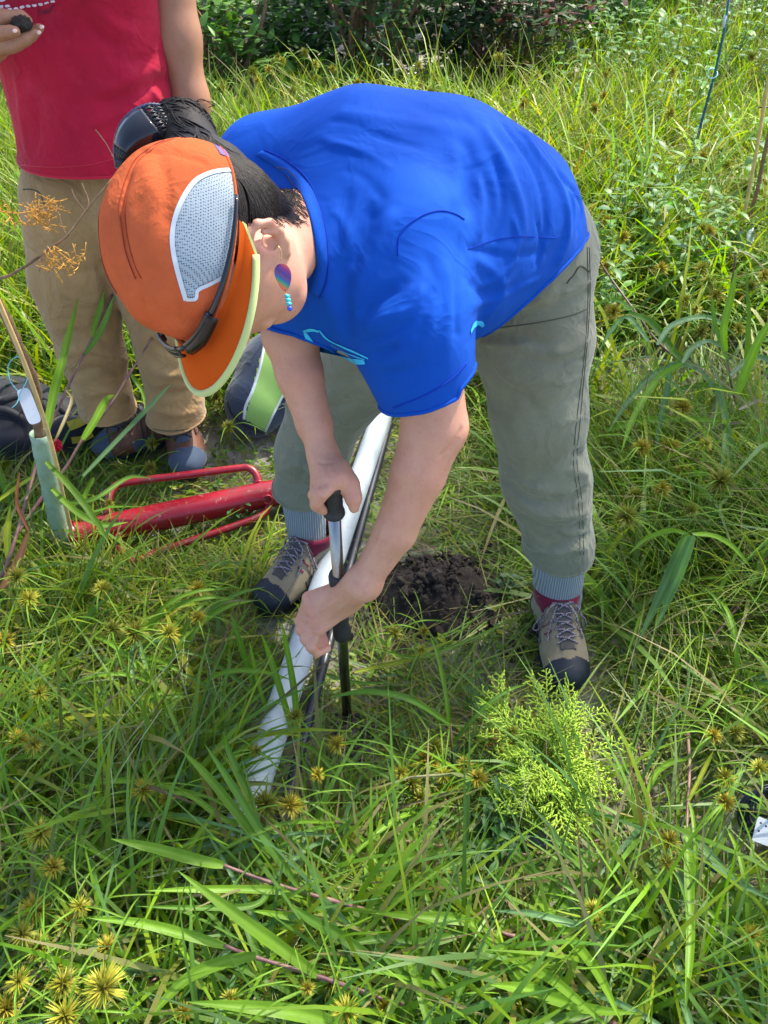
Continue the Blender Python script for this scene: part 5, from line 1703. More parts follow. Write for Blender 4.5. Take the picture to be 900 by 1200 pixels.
for k in range(5):
    q = rp_[1].lerp(rp_[3], 0.1 + 0.2 * k)
    MB().ell(q, RGT, UPV, FWD, 0.0066, 0.003, 0.0066, 10, 6).obj('guide', M['piping'], rod)
for q in (0.55,):
    MB().tube([rp_[3].lerp(rp_[5], q), rp_[3].lerp(rp_[5], q + .14)], 0.0056, 10).obj('white_band', M['piping'], rod)
b2_ = PH(868, 340, 0.0)
s2 = thing('staked_seedling', 'pale bamboo stake and grey-white tree tube at the right edge of the grass', 'seedling', b2_)
d2 = depth_of(b2_)
MB().tube([b2_ + Vector((-0.02, 0.02, 0)), K(870, 262, d2 - 0.14), K(886, 180, d2 - 0.34), K(903, 80, d2 - 0.56), K(914, 10, d2 - 0.7)], [0.0065, 0.0065, 0.006, 0.0055, 0.005], 10).obj('stake', M['tan_stake'], s2)
t = NT('pale_blue_grey_tube')
t.set(Base_Color=lin(176, 198, 206), Roughness=0.4)
o = MB().tube([b2_ + Vector((0.02, 0.0, 0)), K(873, 268, d2 - 0.13)], 0.029, 18, caps=False).obj('tree_tube', t.m, s2)
md = o.modifiers.new('wall', 'SOLIDIFY'); md.thickness = 0.002
MB().tube(spline([b2_ + Vector((0.02, 0, 0.01)), K(878, 262, d2 - 0.12), K(888, 220, d2 - 0.22), K(896, 180, d2 - 0.3), K(908, 130, d2 - .40)], 5), 0.0075, 8).obj('stem', M['bark'], s2)
for y in (126, 262):
    q = K(895 if y == 126 else 873, y, d2 - (0.45 if y == 126 else 0.145))
    MB().tube([q + RGT * 0.014 * math.cos(a) + UPV * 0.006 * math.sin(a) + FWD * 0.012 * math.sin(a) for a in np.linspace(0, 6.3, 14)], 0.0025, 6).obj('tie', M['black'], s2)
ws = PH(470, 112, 0.0)
mk = MB().tube([ws, K(463, 84, depth_of(ws) - 0.10)], 0.012, 10).obj('marker_stake', M['tag_white'])
tag(mk, 'short white marker stake standing in far grass just above the blue shirt', 'stake')
# ================================================================ vegetation
def leaf_mat(name, trans=0.45, rough=0.46, spec=0.38):
    t = NT(name)
    at = t.n('ShaderNodeAttribute', attribute_name='tint')
    f = t.noise(35, 3)
    c = t.mix(t.math('MULTIPLY', f, 0.22), at.outputs['Color'], (0.03, 0.07, 0.01, 1), 'MIX')
    t.set(Base_Color=c, Roughness=rough)
    t.b.inputs['Specular IOR Level'].default_value = spec
    tr = t.n('ShaderNodeBsdfTranslucent')
    hs = t.n('ShaderNodeHueSaturation')
    hs.inputs['Hue'].default_value = 0.495
    hs.inputs['Saturation'].default_value = 1.15
    hs.inputs['Value'].default_value = 1.25
    t.l(c, hs.inputs['Color']); t.l(hs.outputs['Color'], tr.inputs['Color'])
    mx = t.n('ShaderNodeMixShader')
    mx.inputs[0].default_value = trans
    t.l(t.b.outputs[0], mx.inputs[1]); t.l(tr.outputs[0], mx.inputs[2]); t.l(mx.outputs[0], t.out.inputs['Surface'])
    return t.m
M['leaf'] = leaf_mat('grass_leaf')
M['leaf_shrub'] = leaf_mat('shrub_leaf', 0.3, 0.45)

# leaf colours (by kind)
G_BRIGHT, G_MID, G_BLUE, G_YEL, G_OLIVE, STRAW, PURPLE = [np.array(c) for c in
    ((0.180, 0.350, 0.020), (0.105, 0.235, 0.020), (0.100, 0.225, 0.070), (0.330, 0.400, 0.024), (0.160, 0.190, 0.018), (0.380, 0.310, 0.140), (0.095, 0.040, 0.055))]

class Blades:
    def __init__(self):
        self.V, self.F, self.C, self.n = [], [], [], 0
    def add(self, P, az, th0, bend, L, W, col, seg=4, tipcol=None, twist=0.6, profile=0):
        """P (n,3) roots; az heading; th0 lean from upright; bend extra lean towards the tip"""
        n = len(P)
        if n == 0: return
        s = np.linspace(0, 1, seg + 1)
        th = th0[:, None] + bend[:, None] * s[None] ** 1.3
        ds = L[:, None] / seg
        hx = np.sin(th) * ds; hz = np.cos(th) * ds
        rx = np.concatenate([np.zeros((n, 1)), np.cumsum((hx[:, :-1] + hx[:, 1:]) / 2, 1)], 1)
        rz = np.concatenate([np.zeros((n, 1)), np.cumsum((hz[:, :-1] + hz[:, 1:]) / 2, 1)], 1)
        rz = np.maximum(rz, 0.002 + 0.004 * s[None] - P[:, 2:3] * 0)
        ca, sa = np.cos(az)[:, None], np.sin(az)[:, None]
        cx = P[:, 0:1] + rx * ca; cy = P[:, 1:2] + rx * sa; cz = P[:, 2:3] + rz
        side = az + np.pi / 2 + rng.normal(0, twist, n)
        w = W[:, None] * (np.array([0.75, 1.0, 0.92, 0.62, 0.10])[None] if seg == 4 and profile == 0 else np.interp(s, [0, .15, .6, .85, 1], [.6, 1, .9, .5, .06])[None]) * 0.5
        sx, sy = np.cos(side)[:, None] * w, np.sin(side)[:, None] * w
        v = np.empty((n, seg + 1, 2, 3), np.float32)
        v[:, :, 0, 0] = cx - sx; v[:, :, 0, 1] = cy - sy; v[:, :, 0, 2] = cz
        v[:, :, 1, 0] = cx + sx; v[:, :, 1, 1] = cy + sy; v[:, :, 1, 2] = cz
        b = (np.arange(n) * (seg + 1) * 2 + self.n)[:, None] + np.arange(seg)[None] * 2
        f = np.stack([b, b + 1, b + 3, b + 2], -1).reshape(-1, 4)
        c = np.ones((n, seg + 1, 2, 4), np.float32)
        tc = col * 1.15 if tipcol is None else tipcol
        base = col * np.array([1.15, 0.95, 0.9])
        mixv = s[None, :, None]
        c[..., :3] = (base[:, None] * (1 - mixv) + tc[:, None] * mixv)[:, :, None, :]
        self.V.append(v.reshape(-1, 3)); self.F.append(f); self.C.append(c.reshape(-1, 4)); self.n += n * (seg + 1) * 2
    def build(self, name, mat, parent=None, kind='stuff'):
        V, F, C = np.concatenate(self.V), np.concatenate(self.F), np.concatenate(self.C)
        me = bpy.data.meshes.new(name)
        fast_mesh(me, V, F)
        a = me.attributes.new('tint', 'FLOAT_COLOR', 'POINT')
        a.data.foreach_set('color', np.clip(C, 0, 1).astype(np.float32).ravel())
        me.polygons.foreach_set('use_smooth', np.ones(len(F), dtype=bool))
        me.materials.append(mat)
        o = bpy.data.objects.new(name, me)
        link(o, parent)
        if kind: o['kind'] = kind
        return o

def vfield(x, y, seed, sc):
    r = np.random.default_rng(seed)
    s = np.zeros_like(x)
    for k in range(6):
        a = r.random() * 6.28; q = sc * (0.6 + r.random())
        s += np.sin((x * np.cos(a) + y * np.sin(a)) * q + r.random() * 6.28)
    return s / 3.0

# places where nothing grows: (x, y, radius)
def gxy(px, py): p = PH(px, py, 0); return p.x, p.y
DISCS = [(*gxy(669, 790), .075), (*gxy(672, 825), .06), (*gxy(320, 735), .05), (*gxy(660, 740), .06), (*gxy(655, 705), .06), (*gxy(310, 705), .055), (*gxy(335, 670), .06), (*gxy(360, 640), .06),
         (*gxy(502, 694), .15), (*gxy(470, 720), .07), (*gxy(545, 690), .07), (*gxy(890, 1010), .09), (*gxy(895, 1060), .07), (*gxy(800, 1000), .05), (*gxy(610, 1012), .06), (*gxy(665, 1020), .06), (*gxy(560, 985), .04), (*gxy(720, 905), .05), (*gxy(130, 815), .05), (*gxy(225, 835), .05), (*gxy(235, 750), .045), (*gxy(285, 1010), .07), (*gxy(255, 1040), .05), (*gxy(303, 1058), .05), (*gxy(298, 1085), .04), (*gxy(412, 858), .05), (*gxy(408, 890), .04), (*gxy(222, 548), .07), (*gxy(212, 520), .06), (*gxy(120, 515), .07),
         (*gxy(40, 520), .16), (*gxy(-40, 520), .16), (*gxy(100, 520), .07), (*gxy(325, 500), .10), (*gxy(380, 470), .12), (*gxy(890, 962), .12), (*gxy(835, 960), .05), (*gxy(840, 1022), .08), (*gxy(870, 1030), .07), (*gxy(855, 1075), .06)]
CAPS = [(gxy(268, 1012), gxy(466, 432), .050), (gxy(458, 505), gxy(292, 1112), .035), (gxy(82, 628), gxy(352, 571), .045)]
def clear(x, y, k=1.0):
    m = np.ones(len(x), bool)
    for cx, cy, r in DISCS:
        m &= (x - cx) ** 2 + (y - cy) ** 2 > (r * k) ** 2
    for (ax, ay), (bx, by), r in CAPS:
        dx, dy = bx - ax, by - ay
        t_ = np.clip(((x - ax) * dx + (y - ay) * dy) / (dx * dx + dy * dy), 0, 1)
        m &= (x - ax - t_ * dx) ** 2 + (y - ay - t_ * dy) ** 2 > (r * k) ** 2
    return m
# bare sandy patches
BARE0 = [(*gxy(280, 520), .20, .10), (*gxy(560, 985), .16, .07), (*gxy(640, 1010), .12, .07), (*gxy(720, 890), .09, .09), (*gxy(220, 830), .14, .05), (*gxy(120, 810), .10, .05), (*gxy(860, 440), .30, .22), (*gxy(770, 430), .22, .16), (*gxy(330, 600), .12, .06),
        (*gxy(245, 745), .07, .04), (*gxy(850, 960), .10, .08), (*gxy(600, 800), .08, .05), (*gxy(640, 1110), .10, .04), (*gxy(880, 740), .14, .08), (*gxy(520, 760), .12, .05)]
BARE = [(a, b, c * 1.35, d * 1.5) for a, b, c, d in BARE0]
def bare(x, y):
    b = np.zeros(len(x))
    for cx, cy, rx, ry in BARE:
        b = np.maximum(b, np.exp(-(((x - cx) / rx) ** 2 + ((y - cy) / ry) ** 2) * 1.2))
    return b
def gz_arr(x, y):
    return 0.012 * np.sin(x * 5.1 + 1.3) * np.cos(y * 4.3) + 0.008 * np.sin(x * 11 + y * 7) + 0.05 * np.maximum(0, y - 2.4) * 0.6 * (0.5 + 0.5 * np.sin(x * 0.7 + y * 0.4)) - 0.012

def inview(x, y, m=0.35):
    return np.abs(x) < 0.52 * (y * 0.707 + 1.06) + m

def trampled(x, y):
    """0 = standing grass, 1 = trodden flat"""
    t_ = np.exp(-(((x - 0.12) / 0.50) ** 2 + ((y - 1.10) / 0.42) ** 2) ** 2)
    t_ = np.maximum(t_, np.exp(-(((x + 0.45) / 0.50) ** 2 + ((y - 1.55) / 0.30) ** 2) ** 2))
    t_ = np.maximum(t_, np.exp(-(((x - 0.0) / 0.35) ** 2 + ((y - 1.75) / 0.35) ** 2) ** 2))
    t_ = np.maximum(t_, 0.8 * np.exp(-(((x + 0.05) / 0.16) ** 2 + ((y - 0.78) / 0.22) ** 2) ** 2))
    return t_

def palette(n, w):
    cols = np.stack([G_BRIGHT, G_MID, G_BLUE, G_YEL, G_OLIVE, STRAW])
    k = rng.choice(6, n, p=np.array(w) / sum(w))
    c = cols[k] * rng.uniform(0.72, 1.28, (n, 1)) * rng.uniform(0.9, 1.1, (n, 3))
    return c

def tufts(B, nclump, per, xr, yr, L, W, th, bend, w, spread=0.025, dens=None, standing=True, seg=4, lean=None, clr=1.0, maxbare=0.5):
    cx = rng.uniform(*xr, nclump); cy = rng.uniform(*yr, nclump)
    m = inview(cx, cy)
    if dens is not None: m &= rng.random(nclump) < dens(cx, cy)
    m &= bare(cx, cy) < rng.uniform(maxbare * 0.15, maxbare * 1.1, nclump)
    cx, cy = cx[m], cy[m]; nc = len(cx)
    if nc == 0: return
    k = rng.poisson(per, nc) + 2
    idx = np.repeat(np.arange(nc), k); n = len(idx)
    x = cx[idx] + rng.normal(0, spread, n); y = cy[idx] + rng.normal(0, spread, n)
    az = np.arctan2(y - cy[idx], x - cx[idx]) + rng.normal(0, 0.7, n)
    if lean is not None:
        az = lean[0] + rng.normal(0, lean[1], n)
    hs = rng.uniform(0.75, 1.25, nc)[idx]
    Ln = rng.uniform(*L, n) * hs
    t0 = rng.uniform(*th, n); bd = rng.uniform(*bend, n)
    tr = trampled(x, y)
    if standing:
        Ln *= 1 - 0.45 * tr; t0 = t0 + tr * 0.65
    keep = clear(x, y, clr)
    cc = palette(nc, w)[idx] * 0.55 + palette(n, w) * 0.45
    P = np.stack([x, y, gz_arr(x, y) - 0.004], 1)
    q = keep
    dead = rng.random((n, 1))
    tipc = np.where(dead < .10, STRAW[None] * .8, np.where(dead < .16, np.array([[.16, .09, .05]]), cc * 1.15))
    B.add(P[q], az[q], t0[q], bd[q], Ln[q], rng.uniform(*W, n)[q], cc[q], seg, tipcol=tipc[q])

w_near = (4.6, 2.6, 2.0, 1.6, 0.6, 0.5)
w_left = (3.8, 1.6, 0.8, 3.6, 0.8, 0.5)
w_far = (4.2, 2.2, 0.9, 2.4, 0.6, 0.3)
B = Blades()
# short sward everywhere near
tufts(B, 3700, 7, (-1.6, 1.6), (0.15, 2.5), (0.06, 0.18), (0.003, 0.0070), (0.15, 0.95), (0.3, 1.5), w_near, 0.03)
# thin wiry blades
tufts(B, 1300, 7, (-1.6, 1.6), (0.15, 2.4), (0.12, 0.30), (0.0016, 0.0032), (0.2, 0.9), (0.4, 1.7), w_near, 0.025, dens=lambda x, y: 1 - 0.75 * trampled(x, y))
# yellower grass at the left
tufts(B, 700, 9, (-1.5, -0.2), (0.5, 1.6), (0.10, 0.26), (0.003, 0.0065), (0.1, 0.8), (0.4, 1.5), w_left, 0.03, dens=lambda x, y: 1 - 0.7 * trampled(x, y))
# lying, trodden blades and straw
tufts(B, 1900, 7, (-1.2, 1.2), (0.5, 2.2), (0.10, 0.30), (0.002, 0.0055), (1.25, 1.55), (-0.05, 0.25), (3.2, 2.6, 1.4, 1.6, 0.8, 1.5), 0.05, dens=lambda x, y: 0.25 + 0.75 * trampled(x, y), standing=False)
tufts(B, 1000, 5, (-1.2, 1.2), (0.2, 1.2), (0.15, 0.36), (0.002, 0.005), (1.2, 1.52), (-0.05, 0.25), (2.6, 2.0, 1.8, 1.4, 0.6, 1.8), 0.05, standing=False)
# foreground, taller
tufts(B, 520, 7, (-0.95, 0.95), (0.12, 0.74), (0.18, 0.42), (0.0055, 0.0120), (0.1, 0.95), (0.5, 1.6), (4.6, 2.2, 2.6, 1.2, 0.4, 0.25), 0.03, dens=lambda x, y: np.where((x > 0.0) & (y > 0.5) & (x < 0.4), 0.35, 1.0))
tag(B.build('grass', M['leaf']), 'fine green and yellow grass covering the ground', kind='stuff')
B = Blades()
tufts(B, 130, 6, (0.75, 2.3), (1.5, 3.4), (0.32, 0.62), (0.010, 0.022), (0.15, 0.8), (0.7, 1.8), (4.5, 1.6, 1.8, 1.4, .1, .2), 0.03, maxbare=0.9)
# fine bright tussock at the right, and broad arching blades through it
tufts(B, 120, 6, (0.42, 1.6), (1.0, 2.9), (0.26, 0.55), (0.008, 0.018), (0.2, 0.8), (0.6, 1.7), (3.5, 2.0, 2.6, .8, .1, .2), 0.03, maxbare=0.9)
tufts(B, 210, 5, (-1.6, -0.2), (0.35, 2.6), (0.18, 0.38), (0.007, 0.015), (0.2, 0.8), (0.5, 1.6), (4, 2.0, 1.2, 2.2, .1, .2), 0.03, dens=lambda x, y: 1 - trampled(x, y))
tufts(B, 66, 40, (0.62, 1.15), (0.95, 1.75), (0.26, 0.50), (0.0022, 0.0044), (0.15, 0.8), (0.5, 1.5), (5.5, 2.0, 0.6, 1.6, .4, .2), 0.05, maxbare=0.9)
tufts(B, 26, 30, (0.75, 1.15), (0.55, 0.95), (0.18, 0.34), (0.0014, 0.0026), (0.3, 0.9), (0.5, 1.5), (4.5, 2.4, 0.9, 1.4, .6, .4), 0.05, maxbare=0.9)
tag(B.build('tussock_grass', M['leaf']), kind='stuff')
B = Blades()
# meadow behind
tufts(B, 2300, 8, (-2.8, 2.8), (2.0, 4.2), (0.16, 0.44), (0.005, 0.013), (0.05, 0.6), (0.4, 1.7), w_far, 0.05)
tufts(B, 1300, 8, (-3.4, 3.4), (3.8, 5.0), (0.10, 0.24), (0.005, 0.010), (0.05, 0.6), (0.3, 1.2), w_far, 0.07)
tufts(B, 900, 8, (0.8, 4.2), (3.8, 6.6), (0.20, 0.42), (0.005, 0.010), (0.05, 0.55), (0.3, 1.2), w_far, 0.07)
sunny = lambda x, y: np.exp(-(((x - 0.6) / 0.7) ** 2 + ((y - 3.2) / 1.0) ** 2))  # sunlit patch put into the leaf colour: yellow blades gather here
tufts(B, 1600, 8, (-1.0, 2.4), (2.2, 5.6), (0.25, 0.55), (0.005, 0.013), (0.05, 0.5), (0.4, 1.6), (4.2, 0.6, 0.2, 5.0, 0.6, 0.4), 0.05, dens=sunny)
tufts(B, 420, 10, (-1.9, -0.45), (2.1, 3.8), (0.25, 0.5), (0.004, 0.008), (0.05, 0.5), (0.3, 1.2), (4, 3, 0.8, 1.4, 0.6, 0.3), 0.05)
tag(B.build('meadow_grass', M['leaf']), kind='stuff')

# seed heads: pale hair-thin branching grass flowers
def panicle(mb, p, az, L, th):
    up = Vector((math.cos(az) * math.sin(th), math.sin(az) * math.sin(th), math.cos(th)))
    tip = p + up * L + Vector((math.cos(az), math.sin(az), -0.4)) * (L * 0.22)
    mid = p + up * (L * 0.6)
    pts = spline([p, mid, tip], 5)
    mb.tube(pts, 0.0005, 3, caps=False)
    for k in range(3):
        b = pts[5 + k * 1]
        d = (tip - mid).normalized() + Vector((rnd.gauss(0, .5), rnd.gauss(0, .5), rnd.gauss(0, .3)))
        d.normalize()
        ln = rnd.uniform(0.05, 0.11)
        q = [b, b + d * ln * 0.5 + Vector((0, 0, 0.004)), b + d * ln]
        mb.tube(q, 0.0004, 3, caps=False)
        for j in range(7):
            s_ = q[0].lerp(q[2], 0.15 + 0.12 * j)
            e = (d + Vector((rnd.gauss(0, .35), rnd.gauss(0, .35), rnd.gauss(0, .35)))).normalized()
            mb.tube([s_, s_ + e * 0.005], [0.0007, 0.0003], 3, caps=False)
mb = MB()
for k in range(60):
    if k < 36: px, py = rnd.uniform(20, 330), rnd.uniform(780, 1180)
    else: px, py = rnd.choice([(rnd.uniform(560, 880), rnd.uniform(980, 1190)), (rnd.uniform(180, 420), rnd.uniform(330, 460)), (rnd.uniform(700, 900), rnd.uniform(600, 900))])
    p = PH(px, py + 30, 0.02)
    panicle(mb, p, rnd.uniform(0, 6.28), rnd.uniform(0.12, 0.26), rnd.uniform(0.3, 1.0))
for (x, y, x2, y2) in ((40, 980, 215, 760), (150, 1050, 130, 900), (95, 995, 190, 830), (160, 430, 150, 350), (180, 420, 195, 330)):
    a = PH(x, y, 0.06)
    b = K(x2, y2, depth_of(a) - 0.18)
    mb.tube(spline([a, a.lerp(b, .5) + Vector((0, 0, .02)), b], 5), 0.0007, 3, caps=False)
tag(mb.obj('grass_seed_heads', plain('pale_seed_stems', lin(168, 178, 128), 0.8, var=.2)), kind='stuff')

# small ground leaves
Bl = Blades()
n = 2600
x = rng.uniform(-1.3, 1.3, n); y = rng.uniform(0.25, 2.4, n)
m = clear(x, y) & inview(x, y) & (vfield(x, y, 5, 9) > 0.1)
x, y = x[m], y[m]; n = len(x)
k = rng.integers(3, 6, n); idx = np.repeat(np.arange(n), k); nn = len(idx)
P = np.stack([x[idx] + rng.normal(0, .006, nn), y[idx] + rng.normal(0, .006, nn), gz_arr(x[idx], y[idx]) + rng.uniform(0.0, 0.04, n)[idx]], 1)
Bl.add(P, rng.uniform(0, 6.28, nn), rng.uniform(0.7, 1.3, nn), rng.uniform(0, .6, nn), rng.uniform(.012, .03, nn), rng.uniform(.006, .013, nn), palette(nn, (3, 4, 2.5, .8, .6, .1)), 4, profile=1)
tag(Bl.build('ground_leaves', M['leaf']), kind='stuff')
# straw litter lying on the soil
Bl = Blades()
n = 5200
x = rng.uniform(-1.3, 1.3, n); y = rng.uniform(0.25, 2.4, n)
m = clear(x, y, .9) & inview(x, y, .1)
x, y = x[m], y[m]; n = len(x)
P = np.stack([x, y, gz_arr(x, y) + rng.uniform(.001, .006, n)], 1)
cc = np.where(rng.random((n, 1)) < .5, np.array([[.26, .20, .12]]), np.array([[.10, .07, .05]])) * rng.uniform(.6, 1.4, (n, 1))
Bl.add(P, rng.uniform(0, 6.28, n), np.full(n, 1.54), np.zeros(n), rng.uniform(.02, .12, n), rng.uniform(.001, .004, n), cc, 2)
tag(Bl.build('straw_litter', M['leaf']), kind='stuff')

# ---------------------------------------------------------------- single leaves and stalks of the big grasses
def tint_obj(name, V, F, C, mat, parent):
    o = meshobj(name, np.array(V, dtype=np.float32), np.array(F), mat, parent)
    a = o.data.attributes.new('tint', 'FLOAT_COLOR', 'POINT')
    C = np.array(C, dtype=np.float32)
    a.data.foreach_set('color', np.clip(C, 0, 1).ravel())
    return o
def big_leaf(parent, pts, wid, col, name='leaf', tip=None, roll=0.0):
    sp = spline(pts, 7)
    n = len(sp); V, C = [], []
    col = np.array(col) * rnd.uniform(0.85, 1.15)
    tip = np.array(tip) if tip is not None else col * 1.1
    for i, p in enumerate(sp):
        t_ = (sp[min(i + 1, n - 1)] - sp[max(i - 1, 0)]).normalized()
        s_ = i / (n - 1)
        view = (CAMP - p).normalized() + Vector((0, 0, 0.9)) + RGT * roll
        sd = t_.cross(view).normalized()
        nr = sd.cross(t_).normalized()
        w = wid * 0.5 * float(np.interp(s_, [0, .12, .45, .75, .92, 1], [.55, .85, 1, .78, .34, .03]))
        rip = 0.12 * w * math.sin(s_ * 17 + wid * 900)
        V += [p - sd * w + nr * (w * .25 + rip), p - sd * (w * .5) + nr * w * .04, p - nr * w * .18, p + sd * (w * .5) + nr * w * .04, p + sd * w + nr * (w * .25 - rip)]
        c = col * (1 - s_) + tip * s_
        mid = c * 1.25 + 0.015
        for q in (c, c * .94, mid, c * .94, c):
            C.append((*q, 1))
    F = [(5 * i + k, 5 * i + k + 1, 5 * i + k + 6, 5 * i + k + 5) for i in range(n - 1) for k in range(4)]
    return tint_obj(name, [v[:] for v in V], F, C, M['leaf'], parent)
t = NT('purple_grass_stem')
f = t.noise(28, 4, stretch=(1, 1, 1))
t.set(Base_Color=t.ramp(f, [(0.35, lin(92, 58, 66)), (0.55, lin(124, 92, 84)), (0.75, lin(120, 128, 66))]), Roughness=0.5)
M['pstem'] = t.m
def big_stem(parent, pts, r, mat='pstem'):
    sp = spline(pts, 6)
    n = len(sp)
    rr = [r * (1 - 0.45 * i / (n - 1)) * (1.28 if i % 6 == 0 else 1.0) for i in range(n)]
    return MB().tube(sp, rr, 8).obj('stem', M[mat], parent)
def lift(pts, h0, h1):
    n = len(pts)
    return [PH(x, y, h0 + (h1 - h0) * i / max(1, n - 1)) for i, (x, y) in enumerate(pts)]
def stalk(label, stem, leaves, group=None, r=0.0045, name='grass_stalk', cat='grass stalk', ws=1.0, dh=0.0):
    sp = lift(*stem)
    leaves = [(p, a + dh, b + dh, w * ws, c) for p, a, b, w, c in leaves]
    root = thing(name, label, cat, sp[0], group)
    big_stem(root, sp, r)
    for pts, h0, h1, w, col in leaves:
        big_leaf(root, lift(pts, h0, h1), w, col)
    return root
gB, gM, gL, gY = tuple(G_BRIGHT), tuple(G_MID), (.14, .27, .11), tuple(G_YEL)
stalk('broad-leaved grass stalk with long purple stem arching beside the pale tree tube',
      ([(-10, 700), (12, 650), (38, 560), (52, 515), (78, 457), (108, 395), (132, 345)], 0.10, 0.50),
      [([(53, 513), (63, 463), (74, 420), (92, 346)], .34, .52, .022, gB), ([(78, 457), (84, 470), (70, 505), (62, 520)], .40, .34, .008, tuple(STRAW)),
       ([(108, 395), (113, 375), (118, 360), (122, 340)], .44, .52, .016, gB), ([(100, 415), (120, 385), (134, 345)], .44, .54, .014, gM),
       ([(54, 541), (87, 576), (112, 610), (128, 636)], .33, .22, .016, gB), ([(9, 654), (9, 625), (12, 592)], .16, .24, .016, gY),
       ([(2, 690), (22, 655), (34, 622)], .16, .24, .018, (.42, .18, .08)), ([(34, 622), (20, 590), (23, 552)], .26, .34, .008, (.36, .12, .05)), ([(38, 559), (14, 575), (-20, 600)], .30, .24, .010, gY)])
stalk('broad-leaved grass stalk leaning right across the khaki trouser legs',
      ([(10, 640), (48, 585), (76, 550), (97, 515), (130, 474), (152, 438), (178, 396)], 0.10, 0.42),
      [([(97, 515), (112, 492), (124, 470), (134, 463)], .28, .35, .020, gB), ([(97, 558), (150, 503), (176, 476), (202, 448)], .20, .36, .013, gL),
       ([(152, 438), (160, 448), (168, 462), (170, 480)], .36, .30, .010, gB), ([(60, 572), (90, 600), (120, 615), (150, 612)], .24, .16, .016, gB), ([(70, 590), (110, 585), (150, 560), (178, 560)], .2, .2, .012, gM),
       ([(110, 560), (100, 590), (130, 640)], .2, .1, .012, gB)])
stalk('tall dark-stemmed grass with long arching blades at the right beside the grey trousers',
      ([(838, 470), (826, 446), (800, 425), (772, 402), (742, 362), (710, 318), (698, 298)], 0.03, 0.42),
      [([(826, 438), (800, 427), (765, 440), (735, 472), (714, 504)], .22, .12, .017, gL), ([(760, 400), (735, 372), (716, 388), (702, 412)], .30, .20, .012, gL),
       ([(737, 367), (765, 380), (795, 418), (826, 432)], .32, .20, .018, gM), ([(785, 428), (782, 455), (774, 492), (768, 530)], .24, .08, .014, gL),
       ([(712, 504), (750, 494), (800, 491), (858, 494)], .10, .16, .017, gB), ([(800, 425), (812, 408), (832, 400), (850, 410)], .28, .22, .012, gL), ([(742, 362), (722, 352), (700, 356), (684, 372)], .34, .24, .010, gM), ([(800, 426), (770, 445), (742, 490), (728, 530)], .26, .14, .014, gB), ([(826, 440), (846, 470), (850, 520), (842, 560)], .22, .1, .013, gL), ([(770, 404), (790, 380), (830, 372), (862, 392)], .30, .26, .013, gL)], ws=1.25, dh=.07)
stalk('upright dark-stemmed grass with bright green blades at the right edge',
      ([(886, 520), (872, 500), (860, 462), (852, 420), (848, 385), (858, 330), (862, 300)], 0.02, 0.55),
      [([(850, 412), (848, 385), (856, 350), (864, 312)], .34, .52, .016, gB), ([(864, 462), (876, 430), (890, 398), (912, 362)], .24, .42, .020, gB),
       ([(852, 420), (838, 380), (834, 345)], .32, .44, .010, gM), ([(870, 495), (840, 500), (800, 520), (770, 545)], .18, .08, .010, (.28, .24, .16)), ([(866, 480), (890, 470), (915, 478)], .2, .15, .010, (.28, .24, .18)),
       ([(860, 462), (835, 452), (800, 455), (775, 470)], .26, .14, .014, gM), ([(856, 440), (880, 420), (900, 422), (918, 440)], .28, .28, .014, gL)], ws=1.2, dh=.05)
stalk('pale green broad blades standing in the fine tussock at the right',
      ([(820, 660), (816, 640), (812, 626)], 0.02, 0.22),
      [([(806, 625), (795, 650), (775, 695), (748, 752)], .24, .06, .020, (.12, .24, .07)), ([(812, 628), (800, 660), (788, 690), (768, 738)], .24, .07, .019, (.12, .24, .07)), ([(812, 626), (835, 628), (858, 640), (880, 665)], .24, .12, .011, gB), ([(808, 628), (788, 622), (760, 630), (736, 650)], .24, .16, .010, gB)], ws=1.15, dh=.10)
stalk('single yellow-green blade at the right trouser cuff',
      ([(694, 690), (698, 684)], 0.01, 0.03),
      [([(692, 680), (710, 655), (724, 632), (738, 618)], .03, .16, .015, gY)], r=0.003)
# foreground: purple stalks crossing the lower edge
stalk('lowest purple grass stalk crossing the bottom left with long pale blades',
      ([(470, 1178), (450, 1171), (375, 1145), (300, 1122), (262, 1108)], 0.10, 0.24),
      [([(264, 1109), (220, 1096), (165, 1082), (105, 1076)], .24, .30, .015, gB), ([(372, 1143), (325, 1108), (280, 1075), (208, 1020)], .18, .34, .020, gB), ([(452, 1136), (400, 1098), (368, 1080), (342, 1062)], .14, .24, .018, gM),
       ([(402, 1202), (360, 1190), (310, 1182), (218, 1174)], .18, .26, .021, gB), ([(300, 1120), (260, 1128), (215, 1150), (168, 1200)], .22, .22, .018, gB), ([(440, 1168), (390, 1192), (350, 1215)], .14, .14, .012, gM)])
stalk('purple grass stalk just above with a blade pointing left',
      ([(470, 1078), (430, 1067), (388, 1055), (320, 1035), (262, 1014)], 0.08, 0.22),
      [([(262, 1014), (232, 1008), (180, 994), (130, 983)], .22, .28, .018, gB), ([(388, 1055), (330, 1044), (250, 1042), (170, 1044)], .14, .26, .013, gB), ([(320, 1035), (300, 1060), (240, 1064), (160, 1062)], .18, .24, .010, gM),
       ([(450, 1072), (400, 1080), (340, 1074), (290, 1066)], .10, .2, .014, gB), ([(430, 1067), (470, 1050), (510, 1044)], .12, .16, .014, gM)])
stalk('grass stalk with paired dark blades in front of the lower end of the white pipe',
      ([(375, 1066), (350, 1042), (318, 1004), (284, 964), (262, 935), (244, 915)], 0.06, 0.22),
      [([(318, 1004), (285, 962), (245, 912), (214, 880)], .16, .28, .016, gB), ([(350, 1040), (312, 985), (275, 925), (240, 872)], .14, .30, .015, gM), ([(284, 964), (262, 960), (222, 932), (190, 930)], .18, .22, .011, gB),
       ([(300, 985), (290, 930), (268, 880), (262, 858)], .16, .26, .012, gM)])
